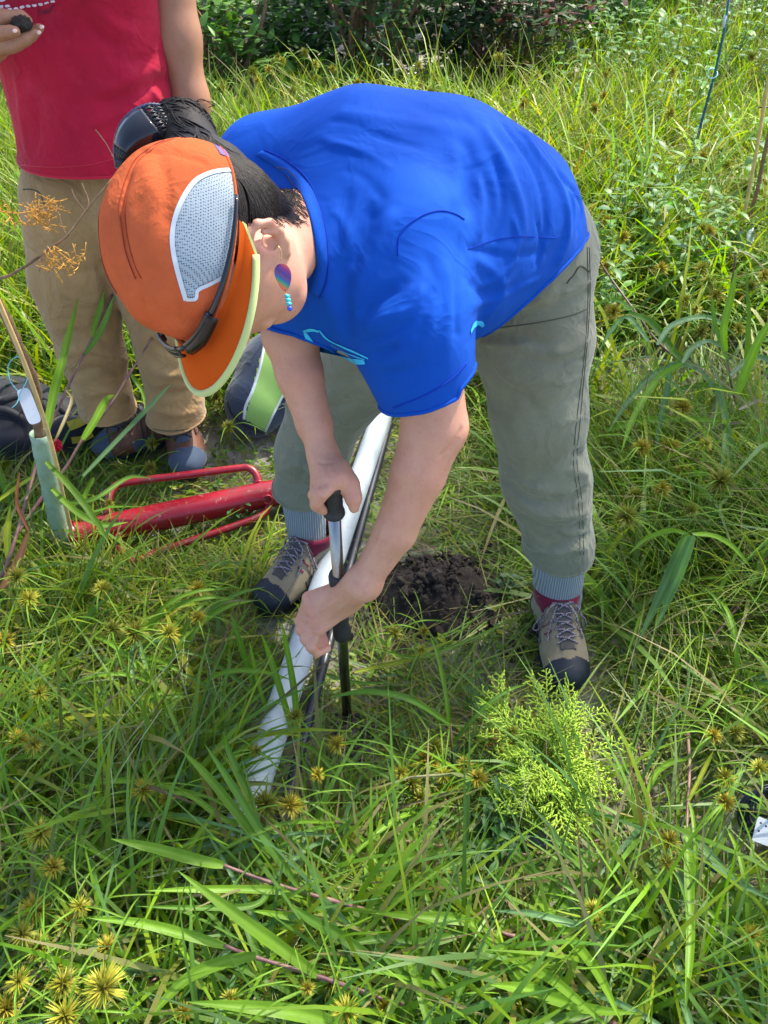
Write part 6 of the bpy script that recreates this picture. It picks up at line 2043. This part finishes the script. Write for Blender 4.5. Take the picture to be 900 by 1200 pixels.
stalk('two bright upright blades in front of the middle of the white pipe',
      ([(352, 905), (350, 890), (346, 868)], 0.01, 0.06),
      [([(346, 868), (332, 820), (318, 775), (306, 742)], .05, .24, .014, gB), ([(348, 872), (346, 820), (338, 770), (330, 728)], .05, .26, .014, gB), ([(350, 880), (368, 915), (378, 960), (386, 985)], .06, .05, .010, gM), ([(348, 870), (372, 882), (400, 915), (420, 950)], .06, .06, .010, gB)])
stalk('dark green blades leaning left in front of the near hiking shoe',
      ([(322, 850), (312, 832), (300, 815)], 0.01, 0.06),
      [([(300, 815), (290, 780), (280, 750), (270, 718)], .05, .22, .013, gM), ([(305, 822), (270, 790), (238, 770), (205, 762)], .06, .14, .010, gM), ([(312, 832), (300, 790), (292, 750)], .06, .18, .009, gB), ([(322, 850), (280, 830), (236, 800), (200, 784)], .06, .14, .009, gM)])
stalk('long purple reed lying across the sandy patch at the bottom centre',
      ([(420, 978), (520, 992), (600, 1002), (680, 990), (742, 972)], 0.03, 0.05),
      [([(450, 1010), (500, 1002), (560, 988), (612, 980)], .08, .08, .013, gB), ([(600, 1002), (640, 1040), (690, 1090), (742, 1150)], .08, .16, .013, gM), ([(460, 968), (500, 950), (540, 962), (560, 990)], .06, .06, .013, gM), ([(560, 1000), (520, 1020), (470, 1040), (430, 1078)], .08, .12, .010, gB)], r=0.0035)
stalk('leafy grass shoot with blades fanning left at the bottom centre',
      ([(640, 1105), (606, 1098), (572, 1090), (530, 1082), (470, 1068)], 0.06, 0.12),
      [([(572, 1090), (540, 1078), (490, 1074), (440, 1070)], .12, .18, .018, gB), ([(560, 1086), (500, 1105), (450, 1100), (400, 1108)], .12, .16, .016, gM), ([(570, 1092), (600, 1120), (650, 1150), (720, 1210)], .12, .22, .018, gB), ([(575, 1096), (560, 1130), (540, 1160), (528, 1200)], .12, .2, .010, gM),
       ([(626, 1048), (660, 1088), (700, 1140), (728, 1198)], .12, .26, .016, gB), ([(572, 1090), (610, 1150), (680, 1180), (750, 1188)], .12, .18, .018, gB), ([(596, 990), (640, 1030), (690, 1078)], .06, .12, .011, gM)])
stalk('leafy shoot at the bottom edge with broad pale-edged blades',
      ([(760, 1215), (720, 1200), (690, 1185)], 0.06, 0.12),
      [([(690, 1185), (650, 1168), (610, 1158), (574, 1154)], .12, .2, .018, gB), ([(700, 1190), (650, 1196), (600, 1206), (560, 1210)], .12, .16, .018, gM), ([(480, 1190), (510, 1170), (470, 1140), (440, 1112)], .08, .2, .014, gM), ([(450, 1118), (486, 1140), (500, 1170)], .16, .1, .014, gB)])
stalk('purple vertical reed right of the cedar seedling',
      ([(762, 1205), (776, 1140), (775, 1060), (768, 980), (758, 920), (748, 875)], 0.02, 0.10),
      [([(772, 1010), (752, 1050), (745, 1100), (740, 1160)], .10, .10, .009, gM), ([(768, 980), (742, 1010), (730, 1060), (722, 1120)], .10, .08, .010, gL), ([(758, 930), (770, 905), (790, 892), (806, 890)], .10, .14, .011, gB), ([(775, 1060), (790, 1110), (800, 1160), (800, 1210)], .1, .1, .010, gL),
       ([(770, 990), (756, 1030), (762, 1090), (756, 1150)], .08, .08, .007, gB), ([(764, 960), (735, 1000), (712, 1060), (705, 1130)], .08, .06, .007, gM)], r=0.0038)
stalk('straight purple stalk with one broad bright blade pointing down at the lower right',
      ([(806, 860), (808, 900), (806, 940), (805, 972)], 0.10, 0.16),
      [([(805, 968), (807, 1020), (809, 1100), (803, 1190)], .16, .20, .016, gB), ([(805, 970), (830, 1000), (860, 1030), (905, 1056)], .14, .2, .014, gL), ([(806, 940), (826, 900), (836, 880)], .14, .18, .008, gY)], r=0.0036)
stalk('purple stalk lying up the lower right corner beside the probe',
      ([(852, 1210), (862, 1160), (862, 1110), (858, 1080)], 0.02, 0.08),
      [([(858, 1080), (880, 1110), (900, 1150)], .08, .12, .010, gM), ([(860, 1120), (838, 1100), (820, 1060)], .06, .12, .010, gB), ([(905, 1040), (870, 1064), (830, 1070), (790, 1080)], .08, .1, .007, gM)], r=0.0036)
stalk('purple stalk leaning over the sandy ground at the right edge',
      ([(905, 640), (880, 690), (850, 730), (836, 750), (834, 790), (870, 850), (905, 880)], 0.12, 0.04),
      [([(880, 690), (898, 640), (915, 600)], .12, .2, .012, gB), ([(905, 720), (870, 725), (842, 752)], .08, .05, .007, (.4, .38, .3))], r=0.0036)
stalk('long yellow-green blade crossing in front of the soil heap',
      ([(412, 790), (418, 786)], 0.01, 0.03),
      [([(415, 788), (470, 775), (500, 762), (530, 750)], .04, .05, .011, gY), ([(440, 760), (490, 770), (560, 745), (625, 712)], .05, .05, .007, gB), ([(380, 790), (420, 800), (460, 800)], .04, .04, .007, gM)], r=0.002)
stalk('purple grass stems crossing low at the bottom left corner',
      ([(0, 945), (60, 1010), (120, 1060), (200, 1130), (320, 1172)], 0.06, 0.05),
      [([(60, 1000), (72, 960), (66, 930)], .1, .2, .012, gM), ([(62, 1058), (85, 1020), (110, 985), (134, 958)], .08, .22, .010, gB), ([(0, 1000), (20, 1020), (36, 1060)], .1, .08, .014, gM), ([(0, 912), (30, 915), (56, 918)], .12, .12, .008, gL), ([(-6, 970), (14, 990), (30, 1022)], .14, .16, .012, gB)])
# random broader blades filling the foreground (each shoot a plant of its own)
for k in range(46):
    for _ in range(30):
        px, py = rnd.uniform(-20, 920), rnd.uniform(760, 1230)
        if 250 < px < 470 and py < 960: continue
        if 540 < px < 760 and py < 1010: continue
        if px > 790 and 900 < py < 1130: continue
        if 420 < px < 590 and py < 900: continue
        break
    g0 = PH(px, py, 0)
    root = thing('grass_shoot', 'green broad-bladed grass shoot among the thick foreground grass', 'grass shoot', g0, 'broad grass shoots in the foreground')
    lean = rnd.uniform(0, 6.28)
    hh = rnd.uniform(.05, .12)
    top = g0 + Vector((math.cos(lean) * hh * .5, math.sin(lean) * hh * .5, hh))
    MB().tube([g0, top], [0.0026, 0.0018], 6).obj('stem', M['pstem'], root)
    for j in range(rnd.randint(3, 4)):
        a = lean + rnd.uniform(-1.4, 1.4); L = rnd.uniform(.12, .26)
        s0 = g0.lerp(top, rnd.uniform(.3, 1))
        d = Vector((math.cos(a), math.sin(a), 0))
        big_leaf(root, [s0, s0 + d * L * .35 + Vector((0, 0, L * .35)), s0 + d * L * .7 + Vector((0, 0, L * .42)), s0 + d * L + Vector((0, 0, L * .3))], rnd.uniform(.007, .013), rnd.choice([gB, gM, gM, gL, gB]))

# ---------------------------------------------------------------- spiky sedges
M['spike'] = leaf_mat('sedge_spikelet', 0.25, 0.6)
def sedge_head(seed, R_, col, tip):
    r = np.random.default_rng(seed)
    n = 120
    d = r.normal(size=(n, 3)); d[:, 2] += 0.35; d /= np.linalg.norm(d, axis=1)[:, None]
    L = R_ * r.uniform(0.72, 1.1, n)
    V, F, C = [], [], []
    for i in range(n):
        a = np.cross(d[i], [0.3, 0.5, 0.8]); a /= np.linalg.norm(a); b = np.cross(d[i], a)
        w = R_ * 0.052
        k = len(V)
        c0 = d[i] * R_ * 0.10; c1 = d[i] * L[i] * 0.55; c2 = d[i] * L[i]
        for q in range(3):
            t_ = 2.094 * q
            V.append(c0 + (a * math.cos(t_) + b * math.sin(t_)) * w * .7)
        for q in range(3):
            t_ = 2.094 * q
            V.append(c1 + (a * math.cos(t_) + b * math.sin(t_)) * w)
        V.append(c2)
        for q in range(3):
            F.append((k + q, k + (q + 1) % 3, k + 3 + (q + 1) % 3, k + 3 + q)); F.append((k + 3 + q, k + 3 + (q + 1) % 3, k + 6, k + 6))
        f = r.uniform(.8, 1.2)
        C += [(*(np.array(col) * f), 1)] * 3 + [(*((np.array(col) * .4 + np.array(tip) * .6) * f), 1)] * 3 + [(*(np.array(tip) * f), 1)]
    me = bpy.data.meshes.new('spike_head')
    me.from_pydata([tuple(v) for v in V], [], [f if f[2] != f[3] else f[:3] for f in F])
    a = me.attributes.new('tint', 'FLOAT_COLOR', 'POINT')
    a.data.foreach_set('color', np.clip(np.array(C, dtype=np.float32), 0, 1).ravel())
    me.materials.append(M['spike'])
    return me
OL, OT = (0.26, 0.23, 0.024), (0.60, 0.58, 0.06)
HM = [sedge_head(1, 1, OL, OT), sedge_head(2, 1, (0.18, 0.16, 0.02), (0.40, 0.42, 0.05)), sedge_head(3, 1, (0.26, 0.19, 0.022), (0.60, 0.52, 0.05))]
HY = sedge_head(4, 1, (0.34, 0.30, 0.03), (0.62, 0.60, 0.07))
def sedge(label, group, px, py, R_, h, me, n=1):
    c = PH(px, py, h)
    g = Vector((c.x + rnd.gauss(0, .03), c.y + rnd.gauss(0, .02) + 0.02, 0.0))
    root = thing('sedge', label, 'sedge', g, group)
    top = c
    MB().tube(spline([g, g.lerp(top, .55) + Vector((rnd.gauss(0, .008), rnd.gauss(0, .008), 0)), top], 3), 0.0013, 5).obj('stem', M['sstem'], root)
    for k in range(n):
        o = bpy.data.objects.new('spike_head', me)
        link(o, root)
        o.matrix_parent_inverse = Matrix.Identity(4)
        q = c + (Vector((rnd.gauss(0, 1), rnd.gauss(0, 1), rnd.uniform(-.3, .6))) * R_ * 0.9 if k else Vector((0, 0, 0)))
        o.location = q - g
        o.rotation_euler = (rnd.uniform(-.4, .4), rnd.uniform(-.4, .4), rnd.uniform(0, 6.28))
        o.scale = (R_,) * 3 if k == 0 else (R_ * .75,) * 3
    for k in range(4):
        a = rnd.uniform(0, 6.28); L = rnd.uniform(.05, .13)
        d = Vector((math.cos(a), math.sin(a), 0))
        big_leaf(root, [c, c + d * L * .4 + Vector((0, 0, L * .2)), c + d * L * .8 + Vector((0, 0, L * .1)), c + d * L + Vector((0, 0, -L * .05))], rnd.uniform(.002, .0035), gB, 'bract')
M['sstem'] = plain('sedge_stem', (0.14, 0.22, 0.04, 1), 0.6)
LAB, GRP = 'thin-stemmed sedge with an olive-yellow spiky seed head among the grass', 'spiky olive sedges in the grass'
for px, py, rp in [(47, 976, 20), (62, 1016, 15), (41, 1066, 20), (80, 1082, 17), (46, 1110, 18), (94, 1062, 13), (26, 1095, 15), (8, 1182, 20), (22, 1150, 16), (74, 1152, 17), (92, 1066, 14), (125, 1110, 13), (66, 1132, 13),
                   (198, 742, 16), (158, 742, 18), (132, 738, 14), (232, 724, 12), (22, 866, 17), (40, 872, 14), (34, 702, 16), (20, 676, 13), (46, 812, 13), (6, 752, 14),
                   (312, 942, 18), (340, 944, 18), (168, 926, 14), (196, 936, 15), (395, 872, 17), (372, 908, 12), (346, 840, 13), (170, 852, 12), (290, 1045, 12),
                   (785, 524, 17), (744, 580, 13), (776, 574, 16), (800, 552, 15), (844, 564, 17), (734, 606, 17), (810, 598, 12), (752, 524, 14), (800, 478, 13), (826, 520, 11),
                   (850, 912, 15), (880, 1096, 18), (784, 986, 18), (782, 1012, 14), (890, 900, 16), (862, 858, 16), (836, 862, 12), (898, 826, 12), (695, 1066, 14), (696, 1082, 11),
                   (500, 892, 18), (520, 908, 16), (482, 918, 18), (545, 896, 15), (510, 876, 13), (492, 936, 14), (462, 742, 10), (494, 762, 10), (497, 740, 9), (470, 906, 13), (560, 912, 13), (536, 930, 12),
                   (388, 1150, 18), (405, 1185, 16), (360, 1158, 12), (450, 1180, 15), (216, 1186, 13), (270, 1170, 12), (520, 1170, 10), (850, 940, 12), (600, 858, 11),
                   (300, 880, 12), (120, 690, 12), (96, 640, 11), (232, 690, 11), (128, 590, 9), (178, 520, 10), (176, 548, 9), (254, 466, 9), (268, 500, 9), (330, 470, 8)]:
    dist = (1.5) / math.sin(math.radians(45) + math.atan((py - 600) / FPX))
    h = rnd.uniform(.13, .24) if py > 640 else rnd.uniform(.06, .12)
    if 430 < px < 560 and 700 < py < 960: h = rnd.uniform(.05, .10)
    if px < 140 and py > 940: h += .07
    if px > 690 and 450 < py < 640: h = rnd.uniform(.18, .30)
    sedge(LAB, GRP, px, py, rp * rnd.uniform(.8, 1.2) * (dist - h * 1.2) * 0.97 / FPX, h, rnd.choice(HM), 1)
sedge('bright lemon-yellow spiky sedge head, larger and higher one near the bottom left corner', None, 121, 1158, 0.036, .30, HY)
sedge('bright lemon-yellow spiky sedge head cut by the bottom edge at the left', None, 76, 1190, 0.030, .28, HY)
for k in range(60):
    px, py = rnd.choice([(rnd.uniform(440, 720), rnd.uniform(60, 130)), (rnd.uniform(640, 900), rnd.uniform(60, 330)), (rnd.uniform(700, 900), rnd.uniform(180, 400)), (rnd.uniform(240, 420), rnd.uniform(60, 110))])
    sedge(LAB, GRP, px, py, rnd.uniform(.022, .034), rnd.uniform(.25, .45), rnd.choice(HM), 1)

# ---------------------------------------------------------------- cedar seedling
t = leaf_mat('cedar_spray', 0.35, 0.5)
cg = PH(642, 950, 0.0)
ced = thing('cedar_seedling', 'bright yellow-green feathery cedar seedling in front of the near hiking shoe', 'seedling', cg)
top = PH(640, 880, 0.12)
MB().tube(spline([cg, cg.lerp(top, .5), top, PH(641, 846, 0.14)], 5), [0.004, .0035, .003, .0028, .0026, .0024, .0022, .002, .0018, .0016, .0014, .0012, .001, .0009, .0008, .0008][:16], 8).obj('stem', plain('cedar_bark', lin(118, 86, 66), .8), ced)
def spray(parent, p0, d0, L, nrm, col):
    """a flat scale-leaved spray: axis, side twigs, twiglets - all thin three-sided scale strings"""
    mb = MB(); C = []
    def scale_string(a, b, r, f):
        n0 = len(mb.v)
        mid = a.lerp(b, .5)
        mb.tube([a, mid, b + (b - a) * .25], [r, r * 1.05, r * .75], 4)
        C.extend([(*(np.array(col) * f), 1)] * (len(mb.v) - n0))
    sd = d0.cross(nrm).normalized()
    p = p0.copy(); d = d0.copy()
    n = max(4, int(L / 0.0065))
    for i in range(n):
        q = p + d * (L / n)
        d = (d + Vector((rnd.gauss(0, .15), rnd.gauss(0, .15), rnd.gauss(0, .12) - .03))).normalized()
        scale_string(p, q, 0.0017, rnd.uniform(.8, 1.0))
        s_ = 1 if i % 2 else -1
        l2 = (L * 0.42) * (1 - (i / n) * .75) * rnd.uniform(.4, 1.25)
        e = (d * .75 + sd * s_ * .75 + nrm * rnd.gauss(0, .12)).normalized()
        m_ = max(2, int(l2 / 0.0055))
        a = q
        for j in range(m_):
            b = a + e * (l2 / m_)
            scale_string(a, b, 0.0016, rnd.uniform(.85, 1.15))
            s2 = 1 if j % 2 else -1
            l3 = l2 * .38 * (1 - j / m_ * .6)
            if l3 > 0.0025:
                e3 = (e * .8 + sd.cross(nrm).normalized() * 0 + (d if s2 > 0 else sd * s_) * .7 + nrm * rnd.gauss(0, .15)).normalized()
                scale_string(b, b + e3 * max(l3, .006), 0.0015, rnd.uniform(1.0, 1.3))
            e = (e + Vector((rnd.gauss(0, .18), rnd.gauss(0, .18), rnd.gauss(0, .14)))).normalized()
            a = b
        p = q
    o = tint_obj('spray', [v for v in mb.v], [f + (f[-1],) * 0 if len(f) == 4 else f for f in mb.f if len(f) == 4], C, t, parent)
    return o
cc_ = (0.46, 0.64, 0.075)
for k in range(84):
    a = rnd.uniform(0, 6.28); rr_ = abs(rnd.gauss(0, .5)) 
    h = rnd.uniform(.03, .17)
    base = cg.lerp(top, min(1, h / .16)) + Vector((0, 0, 0))
    reach = 0.085 * (1.1 - .5 * h / .17)
    d = Vector((math.cos(a), math.sin(a) * .8, rnd.uniform(.05, .6))).normalized()
    st = base + d * rnd.uniform(.01, .05)
    spray(ced, st, d, rnd.uniform(.05, .10), (Vector((0, -0.4, 1)) + Vector((rnd.gauss(0, .3), rnd.gauss(0, .3), 0))).normalized(), np.array(cc_) * rnd.uniform(.8, 1.15))
for k, (x, y, x2, y2) in enumerate([(640, 830, 622, 790), (642, 820, 630, 782), (644, 826, 662, 806), (650, 850, 690, 812), (600, 850, 560, 812), (590, 842, 566, 796), (660, 850, 712, 830), (690, 880, 740, 868), (600, 870, 570, 840), (690, 905, 735, 920), (650, 930, 660, 985), (600, 930, 610, 968)]):
    a = PH(x, y, .10); b = PH(x2, y2, .12)
    spray(ced, a, (b - a).normalized(), (b - a).length, Vector((0, -.5, 1)).normalized(), np.array(cc_))
# dull orange dead sprays inside
for k in range(7):
    a = PH(rnd.uniform(585, 640), rnd.uniform(850, 900), .05)
    spray(ced, a, Vector((rnd.gauss(0, 1), rnd.gauss(0, 1), .2)).normalized(), .05, Vector((0, -.3, 1)).normalized(), np.array((0.42, .20, .04)))

# ---------------------------------------------------------------- leafy plants
def leafy(label, group, name, g, h, nst, nleaf, ll, lw, cols, droop=0.3, cat='plant', spread=.35, mat='leaf'):
    root = thing(name, label, cat, g, group)
    V, F, C = [], [], []
    for s_ in range(nst):
        a = rnd.uniform(0, 6.28)
        top = g + Vector((math.cos(a) * h * spread * rnd.random(), math.sin(a) * h * spread * rnd.random(), h * rnd.uniform(.7, 1)))
        sp = spline([g, g.lerp(top, .5) + Vector((rnd.gauss(0, .01), rnd.gauss(0, .01), 0)), top], 4)
        MB().tube(sp, [max(.0008, h * .008 * (1 - k / len(sp))) for k in range(len(sp))], 5).obj('stem', M['sstem'], root)
        for k in range(nleaf):
            q = (k + 1.2) / (nleaf + .4)
            p = g.lerp(top, q)
            for side in (0, 1):
                az = a + k * 1.57 + side * math.pi + rnd.gauss(0, .3)
                d = Vector((math.cos(az), math.sin(az), rnd.uniform(.1, .7))).normalized()
                L = ll * rnd.uniform(.7, 1.2) * (1 - .35 * q)
                sd = d.cross(Vector((0, 0, 1))).normalized()
                W = lw * L / ll
                c = np.array(rnd.choice(cols)) * rnd.uniform(.8, 1.2)
                k0 = len(V)
                for t_, w in ((0, .08), (.25, .8), (.5, 1), (.78, .62), (1, .03)):
                    m_ = p + d * (L * t_) + Vector((0, 0, -droop * L * t_ * t_))
                    V += [m_ - sd * W * w * .5 + Vector((0, 0, W * w * .12)), m_, m_ + sd * W * w * .5 + Vector((0, 0, W * w * .12))]
                    C += [(*c, 1), (*(c * 1.15 + .008), 1), (*c, 1)]
                for j in range(4):
                    for u_ in range(2):
                        i0 = k0 + j * 3 + u_
                        F.append((i0, i0 + 1, i0 + 4, i0 + 3))
    o = tint_obj('foliage', [v[:] for v in V], F, C, M[mat], root)
    o['kind'] = 'stuff'
    return root
leafy('dark green leafy plant with narrow pointed leaves just left of the cedar seedling', None, 'leafy_plant', PH(572, 985, 0), .15, 7, 6, .055, .016, [(.035, .125, .022), (.05, .16, .026)], .35, spread=.9)
leafy('small dark green leafy weed at the foot of the post driver loop', None, 'leafy_weed', PH(290, 605, 0), .07, 3, 3, .032, .018, [(.05, .14, .03)], .3, spread=.8)
leafy('small round-leaved weed beside the soil heap near the grey trouser cuff', None, 'leafy_weed', PH(588, 690, 0), .06, 3, 3, .035, .020, [(.06, .15, .05)], .3, spread=.9)
leafy('low feathery green weed left of the cedar seedling', None, 'leafy_weed', PH(552, 830, 0), .08, 5, 5, .022, .006, [(.07, .20, .04)], .2, spread=1.0)
for k in range(56):
    px, py = rnd.choice([(rnd.uniform(620, 900), rnd.uniform(15, 190)), (rnd.uniform(700, 900), rnd.uniform(100, 420)), (rnd.uniform(240, 620), rnd.uniform(60, 95)), (rnd.uniform(640, 900), rnd.uniform(20, 120))])
    g = PH(px, py, 0)
    leafy('green leafy weed standing in the sunny meadow behind', 'leafy weeds in the meadow', 'leafy_weed', g, rnd.uniform(.32, .6), 3, 8, rnd.uniform(.06, .11), rnd.uniform(.024, .055), [(.09, .24, .03), (.13, .30, .035), (.08, .20, .06)], .3)
# clumps of little white flowers
M['petal'] = plain('white_petals', lin(236, 238, 226), .7, var=.05)
for k, (px, py) in enumerate([(448, 92), (476, 98), (410, 124)]):
    g = PH(px, py + 40, 0)
    root = thing('white_flower', 'small clump of white flowers in the meadow above the blue shirt', 'flower', g, 'white flowers in the meadow')
    mb = MB(); ms = MB()
    for j in range(5):
        p = g + Vector((rnd.gauss(0, .05), rnd.gauss(0, .05), rnd.uniform(.16, .26)))
        ms.tube([g, p], 0.002, 4)
        for q in range(5):
            a = 2 * math.pi * q / 5
            mb.ell(p + Vector((math.cos(a), math.sin(a), 0)) * .0055, RGT, Vector((0, 1, 0)), Vector((0, 0, 1)), .0045, .0045, .002, 6, 4)
    tag(ms.obj('stems', M['sstem'], root), kind='stuff')
    tag(mb.obj('flower_heads', M['petal'], root), kind='stuff')

# ---------------------------------------------------------------- shrubs at the wood's edge
def bush(label, c, rx, ry, rz, n, cols, ll, group=None):
    root = thing('shrub', label, 'shrub', Vector((c[0], c[1], 0)), group)
    mb = MB()
    for k in range(16):
        a = rnd.uniform(0, 6.28)
        e = Vector((c[0] + math.cos(a) * rx * rnd.random() * .85, c[1] + math.sin(a) * ry * rnd.random() * .85, c[2] + rz * rnd.uniform(.1, .85)))
        b = Vector((c[0] + rnd.gauss(0, .1), c[1] + rnd.gauss(0, .1), 0))
        mb.tube(spline([b, b.lerp(e, .5) + Vector((rnd.gauss(0, .08), rnd.gauss(0, .08), .08)), e], 3), [.018, .016, .014, .012, .010, .008, .005], 5)
    tag(mb.obj('branches', M['bark'], root), kind='stuff')
    nc = 46
    cl = rng.normal(size=(nc, 3)); cl /= np.linalg.norm(cl, axis=1)[:, None]
    cl *= rng.uniform(.45, 1.0, (nc, 1)) * np.array([rx, ry, rz]); cl[:, 2] = np.abs(cl[:, 2]) * 1.0 if c[2] < rz * .6 else cl[:, 2]
    idx = rng.integers(0, nc, n)
    P = cl[idx] + rng.normal(0, 1, (n, 3)) * np.array([rx, ry, rz]) * .17
    P += np.array(c)
    ok = P[:, 2] > 0.03; P = P[ok]; idx = idx[ok]; n = len(P)
    B = Blades()
    col = np.array(cols)[rng.integers(0, len(cols), nc)][idx] * rng.uniform(.75, 1.25, (n, 1))
    B.add(P, rng.uniform(0, 6.28, n), rng.uniform(.6, 1.7, n), rng.uniform(0, .7, n), rng.uniform(.6, 1.2, n) * ll, rng.uniform(.38, .55, n) * ll, col, 4, profile=1, twist=.5)
    B.build('foliage', M['leaf_shrub'], root)
dk = [(.045, .125, .030), (.060, .150, .040), (.035, .095, .035)]
md_ = [(.08, .21, .04), (.11, .26, .045)]
rd_ = [(.10, .045, .04), (.03, .075, .03), (.035, .09, .03)]
for args in [('leafy green shrub at the meadow edge behind the hanging bare arm', (-1.0, 5.15, .30), .62, .45, .42, 2600, md_, .085), ('dark shrub behind the woman at the top centre', (-.1, 5.2, .44), .62, .45, .60, 3200, dk, .075),
             ('reddish-leaved low shrub at the top centre right', (.68, 5.1, .34), .5, .4, .42, 2200, rd_, .07), ('mid green shrub at the top left, just right of the red shirt', (-1.75, 5.1, .4), .65, .45, .6, 2800, md_, .08),
             ('tallest dark shrub far behind the top centre', (.2, 6.9, .8), 1.4, .6, 1.1, 4600, dk, .10), ('dark shrub mass far behind the top left', (-2.0, 6.9, .8), 1.4, .6, 1.1, 4600, dk, .10),
             ('mid green shrub at the top right', (2.3, 7.0, .5), 1.0, .6, .7, 2800, md_, .08), ('broad-leaved green shrub far at the top right corner', (3.6, 7.4, .6), 1.1, .7, .9, 2800, md_, .09), ('leafy green shrub between the dark thicket and the blue rod', (1.3, 5.9, .30), .55, .45, .38, 2000, md_, .08),
             ('dark shrub far behind the top right', (3.0, 9.4, 1.0), 1.9, .8, 1.5, 3600, dk, .11), ('dark shrub at far left beyond the standing person', (-3.6, 7.0, .7), 1.3, .7, 1.0, 3000, dk, .10)]:
    bush(*args)

# ---------------------------------------------------------------- unseen tree, placed and thinned so its crown throws broken shade over the diggers
def shade_tree(label, base, crown, rx, ry, rz, n, seed):
    root = thing('tree', label, 'tree', Vector((base[0], base[1], 0)))
    top = Vector((base[0] * .8 + crown[0] * .2, base[1] * .8 + crown[1] * .2, crown[2] * .72))
    b = Vector((base[0], base[1], -.05))
    sp = spline([b, b.lerp(top, .5) + Vector((.08, -.05, 0)), top, top.lerp(Vector(crown), .6) + Vector((0, 0, .3))], 6)
    MB().tube(sp, [.13 - .085 * k / (len(sp) - 1) for k in range(len(sp))], 12).obj('trunk', M['bark'], root)
    r = random.Random(seed); g = np.random.default_rng(seed)
    cl = []
    for k in range(26):
        a = r.uniform(0, 6.28); q = math.sqrt(r.random())
        e = Vector((crown[0] + math.cos(a) * q * rx, crown[1] + math.sin(a) * q * ry, crown[2] + r.uniform(-.5, .7) * rz))
        s0 = sp[r.randint(9, len(sp) - 1)]
        ln = spline([s0, s0.lerp(e, .5) + Vector((r.gauss(0, .12), r.gauss(0, .12), .15)), e], 4)
        MB().tube(ln, [.035 - .029 * j / (len(ln) - 1) for j in range(len(ln))], 6).obj('limb', M['bark'], root)
        cl.append(e); cl.append(ln[6])
    cl = np.array([c[:] for c in cl])
    idx = g.integers(0, len(cl), n)
    P = cl[idx] + g.normal(0, 1, (n, 3)) * np.array([.24, .24, .16])
    B = Blades()
    col = palette(n, (1.5, 3, .5, .2, .3, 0)) * .8
    B.add(P, g.uniform(0, 6.28, n), g.uniform(.9, 1.9, n), g.uniform(0, .5, n), g.uniform(.09, .15, n), g.uniform(.045, .07, n), col, 4, profile=1, twist=.4)
    B.build('crown', M['leaf_shrub'], root)
shade_tree('unseen broadleaf tree placed at the right to throw broken shade on the diggers', (4.2, 4.3), (2.15, 3.25, 4.5), 1.50, 1.35, .8, 700, 21)
